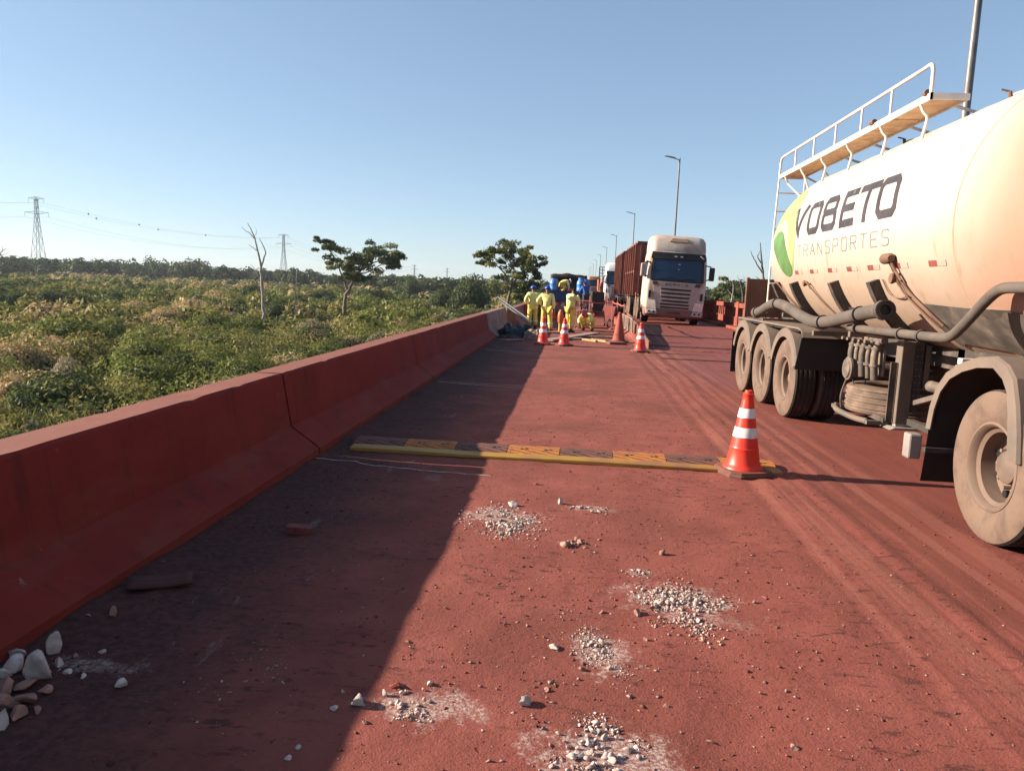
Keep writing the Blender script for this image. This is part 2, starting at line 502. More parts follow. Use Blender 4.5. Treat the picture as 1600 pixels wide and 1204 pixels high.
# ------------------------------------------------------------------ right balustrade
M_BAL = surf('red_balustrade_concrete', (.27, .066, .042), .88, var=.2, vscale=1.5, bump=.3, bscale=15, bdist=.006)
BXR = 6.62
def balustrade(y0, y1, step, label, fine_):
    r_ = thing('bridge_balustrade', label, 'balustrade', (BXR, y0, 0), group='balustrade along the right edge')
    up = .2
    b = MB((BXR, y0, 0)); b.box(6.32, 6.62, y0, y1, -.03, up + .12); b.build('kerb', M_BAL, r_, bevel=.02)
    b = MB((BXR, y0, 0)); b.box(6.62, 6.88, y0, y1, -.03, .68); b.build('base_wall', M_BAL, r_, bevel=.015)
    b = MB((BXR, y0, 0)); b.box(6.60, 6.90, y0, y1, 1.05, 1.24); b.build('top_rail', M_BAL, r_, bevel=.02)
    y = y0
    pm = None; bm_ = None
    while y < y1 - .5:
        if pm is None:
            b = MB(); b.box(-.04, .30, 0, .42, -.03, 1.30); pm = b.mesh('pillar', M_BAL)
            b = MB(); b.box(.06, .2, 0, .16, .66, 1.07); bm_ = b.mesh('baluster', M_BAL)
        o = link_mesh('pillar', pm, None, r_); o.location = (0, y - y0, 0)
        if fine_:
            yb = y + .62
            while yb < min(y + step, y1) - .3:
                o = link_mesh('baluster', bm_, None, r_); o.location = (0, yb - y0, 0)
                yb += .42
        else:
            pass
        y += step
    return r_
balustrade(-5, 26, 5.0, 'red concrete balustrade behind the tank trailer on the right road edge', True)
balustrade(26, 66, 5.0, 'red concrete balustrade beside the oncoming truck, with slots under its rail', True)
balustrade(66, 400, 12.0, 'far run of the red balustrade behind the queueing trucks', False)

# ------------------------------------------------------------------ floodplain
FZ = -5.0
def terr(x, y):
    x = np.asarray(x, dtype=float); y = np.asarray(y, dtype=float)
    d = np.maximum(-3.2 - x, x - 7.8)
    slope = (1 - sstep(0, 9, d)) * 2.6
    d2 = np.hypot(x, y)
    return FZ + slope + (fbm(x * .03, y * .03, 3) - .5) * 1.6 * sstep(8, 40, d) * (1 - sstep(500, 900, d2))
g1 = np.concatenate([-np.geomspace(9000, 60, 34), np.arange(-58, 60, 2.0), np.geomspace(60, 9000, 34)])
g2 = np.concatenate([[-3000, -600, -150, -60], np.arange(-30, 120, 2.5), np.geomspace(120, 9000, 60)])
TX, TY = np.meshgrid(g1, g2)
TV = np.stack([TX, TY, terr(TX, TY)], -1).reshape(-1, 3)
nx, ny = len(g1), len(g2)
I = (np.arange(ny - 1)[:, None] * nx + np.arange(nx - 1)[None, :]).ravel()
t = NT('floodplain_soil_and_grass')
n1 = t.noise(.06, 5); n2 = t.noise(.6, 5, .65); n3 = t.noise(6, 4)
col = t.mix(t.ramp(n1, .35, .65), (.085, .095, .03), (.15, .13, .055))
col = t.mix(t.math('MULTIPLY', t.ramp(n2, .5, .7), .7), col, (.06, .065, .022))
col = t.mix(t.math('MULTIPLY', t.ramp(n3, .55, .7), .5), col, (.16, .15, .06))
t.pbsdf(Base_Color=col, Roughness=.95, Normal=t.bump(t.math('ADD', n2, n3), .6, .3), Specular_IOR_Level=.1)
gnd = link_mesh('ground', np_mesh('ground', TV, np.stack([I, I + 1, I + nx + 1, I + nx], 1), t.m, smooth=True))
tag(gnd, 'wide overgrown floodplain below the bridge', kind='structure')
# ------------------------------------------------------------------ leaves
def leaf_mat(name, trans=.3, bright=1.0, tint=(1, 1, 1)):
    t = NT(name)
    c = t.n('Attribute', attribute_name='Col').outputs['Color']
    n = t.noise(1.3, 3)
    c = t.mix(1.0, c, t.mix(t.ramp(n, .3, .7), tuple(.8 * bright * k for k in tint), tuple(1.2 * bright * k for k in tint)), 'MULTIPLY')
    d = t.n('BsdfDiffuse', {'Color': c})
    tr = t.n('BsdfTranslucent', {'Color': c})
    gl = t.n('BsdfGlossy', {'Color': (.8, .8, .8), 'Roughness': .45})
    m1 = t.n('MixShader', {0: trans, 1: d.outputs[0], 2: tr.outputs[0]})
    m2 = t.n('MixShader', {0: .012, 1: m1.outputs[0], 2: gl.outputs[0]})
    t.t.links.new(m2.outputs[0], t.out.inputs[0])
    return t.m
M_LEAF = leaf_mat('scrub_leaves', .33, 1.12)
M_CORE = surf('inner_shade_tone', (.05, .056, .02), .95, var=.4, vscale=3)  # dark blob closing see-through; the shade inside the bush put in its colour

def unit(v): return v / np.maximum(np.linalg.norm(v, axis=1, keepdims=True), 1e-6)
def leaves_at(P, Nn, ln, wd, r, cols, jit=.55):
    """diamond leaves; P (n,3), Nn outward dir, ln/wd arrays -> verts, quads, cols"""
    n = len(P)
    N = unit(Nn + r.normal(0, jit, (n, 3)))
    a = unit(np.cross(N, r.normal(0, 1, (n, 3))))
    b = np.cross(N, a)
    ln = np.asarray(ln).reshape(-1, 1) * np.ones((n, 1)); wd = np.asarray(wd).reshape(-1, 1) * np.ones((n, 1))
    tip = P + a * ln; tail = P - a * ln
    l = P + b * wd - N * wd * .35; q = P - b * wd - N * wd * .35
    V = np.stack([tail, l, tip, q], 1).reshape(-1, 3)
    Q = np.arange(4 * n).reshape(-1, 4)
    C = np.repeat(cols, 4, 0)
    return V, Q, C
def ell_points(n, c, rad, r, zmin=-.25, shell=.25):
    d = unit(r.normal(0, 1, (int(n * 2.2) + 8, 3)))
    d = d[d[:, 2] > zmin][:n]
    k = (1 - shell * r.random((len(d), 1)) ** 1.6)
    bumpy = 1 + .22 * (fbm(d[:, 0] * 2.3 + c[0] * 3 + 50, d[:, 1] * 2.3 + d[:, 2] * 1.9 + c[1] * 3 + 50, 3)[:, None] - .5) * 2
    return np.asarray(c) + d * k * bumpy * np.asarray(rad), d / np.asarray(rad) * np.mean(rad)
KINDS = {  # base colours of leaves
    'green': ((.098, .118, .030), (.165, .172, .048)),
    'dark': ((.045, .064, .026), (.09, .105, .040)),
    'olive': ((.155, .145, .042), (.235, .20, .068)),
    'dry': ((.29, .205, .10), (.44, .32, .175)),
    'grey': ((.20, .165, .105), (.28, .235, .155)),
}
def leaf_cols(kind, n, r):
    a, b = KINDS[kind]
    c = np.asarray(a) + (np.asarray(b) - np.asarray(a)) * r.random((n, 1))
    return c * (1 + r.normal(0, .10, (n, 1))).clip(.5, 1.6) * (1 + r.normal(0, .05, (n, 3)))
ICO = None
def ico(sub=1):
    bm = bmesh.new(); bmesh.ops.create_icosphere(bm, subdivisions=sub, radius=1)
    v = np.array([p.co[:] for p in bm.verts]); f = np.array([[q.index for q in fa.verts] for fa in bm.faces]); bm.free()
    return v, f
ICO1 = ico(2)

def bush_arrays(kind, seed, nleaf, leaf, lobes=6, flat=.6):
    """a shrub about 2 m across and up to 1.1 m high at the origin"""
    r = np.random.default_rng(seed)
    Vs, Qs, Cs = [], [], []; off = 0
    L = [((0, 0, .30), (.75, .75, .62 * flat + .2))]
    for i in range(lobes):
        a = r.random() * 2 * pi; d = r.uniform(.35, .85); s = r.uniform(.25, .5)
        L.append(((d * cos(a), d * sin(a), r.uniform(.12, .5) * (1.15 - d * .7)), (s, s, s * r.uniform(.6, .95))))
    tot = sum(l[1][0] ** 2 for l in L)
    for c, rad in L:
        n = int(nleaf * rad[0] ** 2 / tot) + 3
        P, N = ell_points(n, c, rad, r)
        k = r.uniform(.6, 1.3, len(P))
        kk = kind
        if r.random() < .06: kk = r.choice(list(KINDS))
        V, Q, C = leaves_at(P, N + np.array([0, 0, .25]), leaf * k, leaf * k * .55, r, leaf_cols(kk, len(P), r))
        Vs.append(V); Qs.append(Q + off); Cs.append(C); off += len(V)
    return np.concatenate(Vs), np.concatenate(Qs), np.concatenate(Cs), L
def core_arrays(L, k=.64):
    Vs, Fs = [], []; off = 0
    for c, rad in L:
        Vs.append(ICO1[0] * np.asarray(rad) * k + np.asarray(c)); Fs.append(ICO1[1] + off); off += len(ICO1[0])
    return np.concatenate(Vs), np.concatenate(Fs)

TEMPL = {}
for ki, kind in enumerate(KINDS):
    for v in range(3):
        A = bush_arrays(kind, 100 + ki * 10 + v, 4600, .043, 7 + v)
        me = np_mesh('foliage', A[0], A[1], M_LEAF, A[2])
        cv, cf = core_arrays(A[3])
        cm = np_mesh('inner_fill', cv, cf, M_CORE, smooth=True)
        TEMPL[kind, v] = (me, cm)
    # coarse versions for the massed cover farther off
    for v in range(3):
        TEMPL[kind, 'n%d' % v] = bush_arrays(kind, 350 + ki * 10 + v, 850, .044, 6)
        TEMPL[kind, 'c%d' % v] = bush_arrays(kind, 300 + ki * 10 + v, 200, .12, 4)
        TEMPL[kind, 'f%d' % v] = bush_arrays(kind, 400 + ki * 10 + v, 60, .22, 3)

BUSH_LABEL = {'green': 'leafy green scrub bush among the floodplain growth', 'dark': 'dark green rounded shrub among the floodplain growth',
              'olive': 'olive-yellow low bush among the floodplain growth', 'dry': 'dry tan-topped vine mound among the floodplain growth', 'grey': 'grey-brown withered bush among the floodplain growth'}
occupied = []
def bush(x, y, rad, h, kind, label=None, seed=0):
    r = random.Random(seed)
    o = thing('shrub', label or BUSH_LABEL[kind], 'shrub', (x, y, float(terr(x, y)) - .1), (0, 0, r.random() * 6.28), 'shrubs on the floodplain, ' + kind)
    me, cm = TEMPL[kind, r.randrange(3)]
    a = link_mesh('foliage', me, None, o); b = link_mesh('inner_fill', cm, None, o)
    for q in (a, b): q.scale = (rad, rad, h)
    occupied.append((x, y, rad))
    return o
# the mounds one can pick out in the photograph: base pixel, width in pixels, height in pixels, kind
FIX = [((199, 497), 70, 26, 'dry', 'tall tan vine mound left of the leaning dead tree, highest of the dry mounds'),
       ((247, 508), 80, 26, 'dry', 'broad tan vine mound just right of the highest dry mound'),
       ((150, 512), 46, 20, 'dry', 'small tan vine mound left of the highest dry mound'),
       ((183, 516), 40, 18, 'dry', 'low tan mound in front of the highest dry mound'),
       ((325, 548), 80, 30, 'dark', 'dark rounded shrub below the tan mounds, left of the bare snag'),
       ((205, 590), 150, 62, 'green', 'largest green thicket in the foreground above the barrier'),
       ((262, 598), 120, 44, 'dark', 'dark thicket right beside the largest green thicket'),
       ((330, 578), 90, 36, 'green', 'green thicket to the right of the dark foreground thicket'),
       ((72, 572), 76, 40, 'dry', 'tan flowering bush at the left, behind the foreground thicket'),
       ((96, 608), 70, 48, 'grey', 'grey-tan bush in the left foreground'),
       ((8, 640), 70, 58, 'dry', 'straw-coloured bush at the left edge of the picture'),
       ((120, 664), 90, 34, 'olive', 'yellow-green tussock bush close above the barrier top'),
       ((42, 688), 60, 40, 'grey', 'withered grey bush in the lower left corner above the barrier'),
       ((20, 480), 76, 26, 'dark', 'dark broad-leaved shrub at the far left edge'),
       ((75, 482), 72, 30, 'dark', 'dark broad-leaved shrub, second from the left edge'),
       ((118, 482), 50, 22, 'dark', 'dark broad-leaved shrub, third from the left edge'),
       ((172, 470), 36, 16, 'dark', 'small dark shrub behind the tan mounds'),
       ((432, 504), 62, 32, 'dark', 'dark thicket right behind the foot of the bare dead tree'),
       ((392, 472), 34, 26, 'dark', 'upright dark bush left of the bare dead tree'),
       ((404, 500), 26, 16, 'dry', 'small tan mound at the foot of the bare dead tree'),
       ((480, 532), 64, 32, 'grey', 'grey-green mound between the bare snag and the slanting tree'),
       ((380, 530), 70, 22, 'olive', 'olive mound in front of the bare dead tree'),
       ((430, 556), 60, 24, 'olive', 'olive mound close to the barrier below the bare snag'),
       ((590, 545), 60, 26, 'grey', 'grey-green mound close to the barrier, right of the slanting tree'),
       ((620, 520), 46, 22, 'dry', 'dry mound right of the slanting tree'),
       ((545, 545), 50, 22, 'dry', 'dry mound close to the barrier under the slanting tree'),
       ((680, 508), 36, 16, 'olive', 'round olive bush beside the barrier, half way to the workers'),
       ((580, 474), 50, 24, 'dark', 'dark shrub right behind the trunk of the slanting tree'),
       ((640, 464), 40, 26, 'dark', 'dark tall bush between the two green trees'),
       ((735, 488), 84, 48, 'dark', 'big dark shrub left of the tree behind the workers'),
       ((690, 486), 60, 30, 'dark', 'dark shrub midway between the two green trees'),
       ((500, 470), 50, 18, 'dark', 'dark shrub left of the slanting tree'),
       ((460, 470), 40, 14, 'green', 'green shrub behind the bare snag'),
       ((770, 475), 40, 36, 'green', 'green bush at the foot of the tree behind the workers')]
for i, ((px, py), w, h, kind, lab) in enumerate(FIX):
    p = at_z(px, py, FZ + .3)
    d = p.y
    bush(p.x, p.y + w / 2 / FPX * d * .6, w / 2 / FPX * d, h / FPX * d * 1.5, kind, lab, seed=i)
# the other shrubs that show large, in three rows
r = np.random.default_rng(21)
ORD = ['leftmost', 'second', 'third', 'fourth', 'fifth', 'sixth', 'seventh', 'eighth', 'ninth', 'tenth', 'eleventh', 'twelfth', 'thirteenth', 'fourteenth', 'fifteenth', 'sixteenth']
LOOK = {'green': 'leafy green bush', 'dark': 'dark green bush', 'olive': 'olive-yellow bush', 'dry': 'dry tan vine mound', 'grey': 'grey withered bush'}
for row, (d0, d1, rmin, rmax, n, words_) in enumerate(((25, 36, 1.1, 2.0, 12, 'in the nearest row of scrub'), (38, 58, 1.4, 2.6, 16, 'in the second row of scrub'), (62, 95, 1.8, 3.2, 16, 'in the third row of scrub'))):
    azs = np.linspace(-44, -14 if row < 2 else -10, n) + r.uniform(-.6, .6, n)
    for k in range(n):
        d = r.uniform(d0, d1); x, y = d * sin(radians(azs[k])), d * cos(radians(azs[k]))
        if x > -9: continue
        rad = r.uniform(rmin, rmax); kind = r.choice(['green', 'dark', 'olive', 'dry', 'grey'], p=[.42, .2, .28, .07, .03])
        bush(x, y, rad, rad * r.uniform(.8, 1.25), kind, '%s, %s%s %s' % (LOOK[kind], ORD[k], '' if k == 0 else ' from the left', words_), seed=1000 + row * 50 + k)

# massed cover: everything too far or too tangled to count
def massed(name, label, spots, res, mat=M_LEAF):
    Vs, Qs, Cs = [], [], []; off = 0
    for (x, y, rad, h, kind, rot, v) in spots:
        V, Q, C, _ = TEMPL[kind, res + str(v)]
        c, s = cos(rot), sin(rot)
        W = np.empty_like(V)
        W[:, 0] = (V[:, 0] * c - V[:, 1] * s) * rad + x; W[:, 1] = (V[:, 0] * s + V[:, 1] * c) * rad + y
        W[:, 2] = V[:, 2] * h + float(terr(x, y)) - .15
        Vs.append(W); Qs.append(Q + off); Cs.append(C * (.88 + .24 * ((x * 7.31 + y * 3.7) % 1))); off += len(V)
    o = link_mesh(name, np_mesh(name, np.concatenate(Vs), np.concatenate(Qs), mat, np.concatenate(Cs)))
    return tag(o, label, 'scrub', kind='stuff')
r = np.random.default_rng(33)
def scatter(n, d0, d1, az0, az1, rmin, rmax, pw=1.0):
    out = []
    while len(out) < n:
        az = radians(r.uniform(az0, az1)); d = d0 + (d1 - d0) * r.random() ** pw
        x, y = d * sin(az), d * cos(az)
        if -8 < x < 12: continue
        rad = r.uniform(rmin, rmax)
        patch = float(vnoise(x * .06 + 7, y * .035))
        if patch > .62: p = [.22, .12, .40, .23, .03]
        elif patch < .36: p = [.40, .42, .16, .01, .01]
        else: p = [.42, .22, .31, .04, .01]
        out.append((x, y, rad, rad * r.uniform(.5, 1.25), r.choice(['green', 'dark', 'olive', 'dry', 'grey'], p=p), r.random() * 6.28, r.integers(3)))
    return out
massed('scrub_cover', 'tangled low scrub filling the near floodplain between the shrubs', scatter(470, 20, 88, -50, -2, 1.0, 2.8, .8), 'n')
massed('distant_scrub_cover', 'low green and tan scrub stretching over the middle of the floodplain', scatter(1450, 70, 230, -48, 40, 1.2, 3.4, .75), 'c')
massed('far_scrub_cover', 'far olive marsh growth reaching to the wood on the horizon', scatter(3100, 200, 620, -48, 40, 1.8, 4.2, .8), 'f')
massed('near_scrub_cover', 'low scrub on the bank below the right side of the bridge', scatter(160, 20, 75, 8, 60, .8, 1.9, .8), 'c')

# grass tufts on the bank
def grass(name, label, n, az0, az1, d0, d1, hmin, hmax, seed, colr):
    g = np.random.default_rng(seed)
    az = np.radians(g.uniform(az0, az1, n)); d = d0 + (d1 - d0) * g.random(n) ** 1.2
    x = d * np.sin(az); y = d * np.cos(az)
    keep = (np.abs(x - 2) > 9.5) & (vnoise(x * .25, y * .25) > .42)
    x, y = x[keep], y[keep]; m = len(x)
    z = terr(x, y); h = g.uniform(hmin, hmax, m)
    lean = g.normal(0, .28, (m, 2)) * h[:, None]
    a = g.random(m) * pi; wx = np.cos(a) * .012; wy = np.sin(a) * .012
    V = np.stack([np.stack([x - wx, y - wy, z], 1), np.stack([x + wx, y + wy, z], 1),
                  np.stack([x + wx * .7 + lean[:, 0] * .4, y + wy * .7 + lean[:, 1] * .4, z + h * .6], 1), np.stack([x + lean[:, 0], y + lean[:, 1], z + h], 1)], 1).reshape(-1, 3)
    c = np.asarray(colr[0]) + (np.asarray(colr[1]) - np.asarray(colr[0])) * g.random((m, 1))
    o = link_mesh(name, np_mesh(name, V, np.arange(4 * m).reshape(-1, 4), M_LEAF, np.repeat(c, 4, 0)))
    return tag(o, label, 'grass', kind='stuff')
grass('tall_grass', 'tall yellow-green grass between the shrubs above the barrier', 34000, -48, -2, 20, 70, .5, 1.2, 5, ((.13, .14, .035), (.26, .23, .09)))

# ------------------------------------------------------------------ trees
def bark(name, c): return surf(name, c, .9, var=.35, vscale=4, bump=.6, bscale=25, bdist=.02)
M_BARK = bark('grey_brown_bark', (.16, .115, .085))
M_DEAD = bark('bleached_dead_wood', (.30, .245, .21))
M_TLEAF = leaf_mat('tree_leaves', .35)
def limb(b, pts, r0, r1, n=8):
    m = len(pts)
    b.tube(pts, [r0 + (r1 - r0) * i / (m - 1) for i in range(m)], n)
def curve(pts, k=4):
    """Catmull-Rom through the points"""
    P = [Vector(p) for p in pts]; P = [P[0] * 2 - P[1]] + P + [P[-1] * 2 - P[-2]]
    out = []
    for i in range(1, len(P) - 2):
        for j in range(k):
            t_ = j / k; a, b, c, d = P[i - 1:i + 3]
            out.append(.5 * ((2 * b) + (c - a) * t_ + (2 * a - 5 * b + 4 * c - d) * t_ ** 2 + (3 * b - a - 3 * c + d) * t_ ** 3))
    out.append(P[-2]); return out
def tree(name, label, Y, base, limbs, clumps, leaf, per, kinds=('dark', 'green', 'olive'), cat='tree', group=None, mat=None, seed=0, r_base=.3, lmat=None, subtwigs=True):
    """limbs: lists of (px, py, depth offset) with radii; clumps: (px, py, width px, height px) at distance Y"""
    g = np.random.default_rng(seed)
    P0 = at_y(base[0], base[1], Y)
    o = thing(name, label, cat, P0, group=group)
    b = MB(P0); tips = []
    for pts, ra, rb in limbs:
        W = [at_y(p[0], p[1], Y) + Vector((0, p[2] if len(p) > 2 else 0, 0)) for p in pts]
        C = curve(W, 4)
        C = [C[0]] + [q + Vector(g.normal(0, rb * .18 + .012, 3)) for q in C[1:]]
        limb(b, C, ra, rb); tips.append(W[-1])
    b.build('trunk', mat or M_BARK, o, smooth=60)
    if clumps:
        Vs, Qs, Cs = [], [], []; off = 0; tw = MB(P0)
        s = Y / FPX
        for (px, py, w, h) in clumps:
            c0 = at_y(px, py, Y) + Vector((0, g.normal(0, w * s * .7), 0))
            tip = min(tips, key=lambda q: (q - c0).length)
            limb(tw, curve([tip, tip.lerp(c0, .5) + Vector(g.normal(0, .15, 3)), c0], 3), .05, .02, 5)
            nsub = 5
            for q in range(nsub):
                cc = np.array(c0) + g.normal(0, .33, 3) * np.array([w, w, h]) * s
                rad = np.array([w, w, h]) * s * .5 * g.uniform(.45, .8)
                PP, NN = ell_points(int(per * g.uniform(.6, 1.2)), cc, rad, g, zmin=-.7, shell=.7)
                k = g.uniform(.55, 1.35, len(PP))
                V, Q, C = leaves_at(PP, NN * .6, leaf * k, leaf * k * .5, g, leaf_cols(g.choice(kinds), len(PP), g))
                Vs.append(V); Qs.append(Q + off); Cs.append(C); off += len(V)
        V = np.concatenate(Vs) - np.array(P0)
        link_mesh('crown', np_mesh('crown', V, np.concatenate(Qs), lmat or M_TLEAF, np.concatenate(Cs)), None, o)
        tag(tw.build('twigs', mat or M_BARK, o, smooth=60), kind='stuff')
    return o
# slanting tree in the middle of the floodplain
tree('tree', 'green tree with slanting flat crown and pale curved trunk on the floodplain', 125, (540, 497),
     [([(540, 502), (538, 485), (540, 465), (546, 450), (553, 438), (560, 428)], .36, .2), ([(543, 455), (538, 440), (532, 425), (524, 405), (514, 390)], .2, .09),
      ([(556, 434), (566, 420), (580, 412), (600, 404)], .18, .08), ([(553, 438), (552, 420), (556, 405)], .14, .07), ([(560, 428), (575, 425), (598, 412), (615, 408)], .12, .05)],
     [(505, 379, 20, 12), (512, 387, 24, 14), (523, 392, 28, 16), (534, 400, 30, 18), (545, 406, 34, 20), (538, 416, 30, 18), (548, 424, 34, 18), (560, 396, 34, 18), (574, 390, 34, 16), (588, 392, 34, 18),
      (602, 396, 32, 20), (592, 406, 36, 20), (574, 404, 38, 22), (612, 402, 26, 18), (620, 408, 18, 12), (608, 414, 24, 12), (575, 420, 36, 18), (562, 430, 34, 16), (550, 435, 26, 14), (526, 405, 24, 14)],
         .23, 130, kinds=('dark', 'dark', 'green'), seed=1)
tree('tree', 'round-crowned green tree behind the barrier just left of the workers', 96, (793, 480),
     [([(793, 486), (794, 470), (797, 455), (800, 440)], .24, .14), ([(798, 450), (790, 430), (780, 418), (770, 412)], .12, .05), ([(800, 440), (803, 420), (800, 402)], .12, .05), ([(799, 445), (812, 430), (822, 415), (830, 405)], .12, .05),
      ([(800, 446), (815, 445), (830, 440)], .08, .04)],
     [(757, 399, 24, 14), (766, 408, 26, 14), (772, 390, 26, 16), (786, 386, 30, 16), (802, 386, 30, 16), (816, 394, 28, 16), (831, 402, 26, 16), (838, 410, 18, 12), (795, 402, 34, 18), (812, 410, 34, 18), (826, 420, 28, 16),
      (806, 424, 34, 16), (795, 434, 28, 14), (815, 436, 32, 16), (830, 432, 24, 14), (818, 450, 30, 16), (804, 452, 24, 16), (832, 444, 18, 12), (838, 426, 12, 8), (812, 462, 24, 14), (752, 410, 14, 10)],
     .17, 130, kinds=('dark', 'green', 'olive', 'dark'), seed=2)
# bare trees
tree('dead_tree', 'tall bleached dead tree with bare forked branches left of the snag', 92, (412, 512),
     [([(412, 518), (412, 490), (410, 460), (409, 430), (408, 418)], .24, .17), ([(408, 420), (406, 405), (402, 390), (398, 372), (393, 360), (387, 349)], .15, .035), ([(398, 374), (390, 364), (384, 361), (377, 354)], .06, .02),
      ([(408, 418), (413, 402), (415, 394), (410, 382), (405, 372)], .10, .03), ([(402, 392), (394, 386), (388, 382)], .05, .02), ([(409, 435), (402, 428), (396, 418), (391, 413)], .06, .02), ([(409, 440), (414, 436), (413, 420)], .07, .03), ([(399, 368), (401, 362), (399, 356)], .03, .012)],
     [], 0, 0, mat=M_DEAD, seed=3)
tree('dead_tree', 'thin bare snag standing like a pole right of the tall dead tree', 92, (461, 505),
     [([(461, 510), (461, 480), (462, 450), (464, 424)], .09, .035), ([(462, 448), (456, 441), (452, 436)], .03, .012)], [], 0, 0, mat=M_DEAD, seed=4)
tree('dead_tree', 'small leaning bare branch between the dead tree and the slanting tree', 110, (440, 458),
     [([(440, 462), (437, 452), (432, 444), (428, 438)], .10, .03), ([(437, 452), (441, 444), (440, 436)], .05, .02)], [], 0, 0, mat=M_DEAD, seed=14)
# right-hand side, past the balustrade
tree('tree', 'dark dense tree right of the white truck, nearest it', 170, (1128, 478),
     [([(1128, 484), (1129, 468), (1130, 455)], .3, .15)], [(1120, 462, 24, 16), (1134, 458, 26, 16), (1128, 447, 26, 16), (1137, 450, 20, 14), (1142, 464, 26, 16), (1112, 468, 22, 12), (1126, 471, 34, 12), (1100, 470, 20, 10)], .42, 70, kinds=('green', 'dark', 'dark'), seed=5)
tree('tree', 'dark round tree behind the dead pale tree right of the truck', 210, (1158, 478),
     [([(1158, 484), (1158, 465), (1157, 452)], .3, .15)], [(1150, 455, 24, 16), (1160, 449, 26, 18), (1168, 456, 24, 18), (1158, 464, 30, 16), (1172, 466, 26, 18), (1148, 466, 22, 12), (1180, 458, 22, 18)], .45, 70, kinds=('dark',), seed=6)
tree('dead_tree', 'pale dead tree with a forked top right of the truck', 120, (1141, 478),
     [([(1141, 486), (1143, 470), (1145, 458), (1146, 450), (1145, 440)], .16, .04), ([(1144, 462), (1140, 456), (1136, 451)], .08, .03), ([(1146, 452), (1150, 448), (1155, 446)], .06, .02)], [], 0, 0, mat=M_DEAD, seed=7)
tree('dead_tree', 'dark bare tree with raised branches above the dense trees', 150, (1160, 478),
     [([(1160, 486), (1160, 462), (1158, 448), (1156, 440), (1152, 430)], .14, .03), ([(1159, 450), (1163, 441), (1162, 431)], .08, .03), ([(1158, 445), (1150, 442), (1147, 436)], .05, .02)], [], 0, 0, mat=M_BARK, seed=8)
tree('dead_tree', 'dark bare forked tree rising beside the rear end of the tank', 60, (1195, 478),
     [([(1196, 490), (1194, 450), (1192, 425), (1190, 405), (1188, 380)], .12, .035), ([(1193, 428), (1184, 415), (1177, 402), (1173, 392)], .07, .02), ([(1191, 412), (1184, 402), (1187, 392)], .05, .02), ([(1194, 440), (1186, 436), (1181, 432)], .04, .015)], [], 0, 0, mat=M_BARK, seed=9)
tree('dead_tree', 'grey bare-branched tree cut by the left edge of the picture', 210, (-8, 432),
     [([(-8, 440), (-7, 420), (-4, 405), (2, 394), (10, 388)], .3, .06), ([(-5, 408), (0, 398), (4, 390), (3, 384)], .14, .04), ([(-2, 400), (8, 397), (14, 393)], .1, .03), ([(-6, 412), (-16, 400), (-24, 392)], .16, .05)], [], 0, 0, mat=M_DEAD, seed=10)

# the wood on the horizon
r = np.random.default_rng(61)
Vs, Qs, Cs = [], [], []; off = 0
def wood(n, az0, az1, f_d, f_h):
    global off
    for i in range(n):
        az = radians(r.uniform(az0, az1)); a = math.degrees(az)
        d = f_d(a) * r.uniform(.93, 1.22); x, y = d * sin(az), d * cos(az)
        h = f_h(a) * r.uniform(.70, 1.0) * (1 + (d / f_d(a) - 1) * .8); w = r.uniform(4.5, 8)
        for q in range(4):
            c = np.array([x, y, FZ + h * .55]) + r.normal(0, 1, 3) * np.array([w * .42, w * .42, h * .13])
            rad = np.array([w * .62, w * .62, h * .34]) * r.uniform(.75, 1.1)
            P, N = ell_points(72, c, rad, r, zmin=-.6, shell=.12)
            V, Q, C = leaves_at(P, N, r.uniform(.5, 1.1, len(P)), r.uniform(.4, .85, len(P)), r, leaf_cols('dark', len(P), r) * .8, .3)
            Vs.append(V); Qs.append(Q + off); Cs.append(C); off += len(V)
def wd(a): return 560.0 if a < -25 else max(420.0, 560 - (a + 25) * 11)
def wh(a): return 13.0 if a < -27 else max(9.0, 13.0 - (a + 27) * .42)
wood(480, -50, 1, wd, wh)
wood(130, 1, 38, lambda a: 480, lambda a: 10.5)
tag(link_mesh('distant_wood', np_mesh('distant_wood', np.concatenate(Vs), np.concatenate(Qs), M_TLEAF, np.concatenate(Cs))), 'dark band of woodland along the horizon behind the floodplain', 'woodland', kind='stuff')

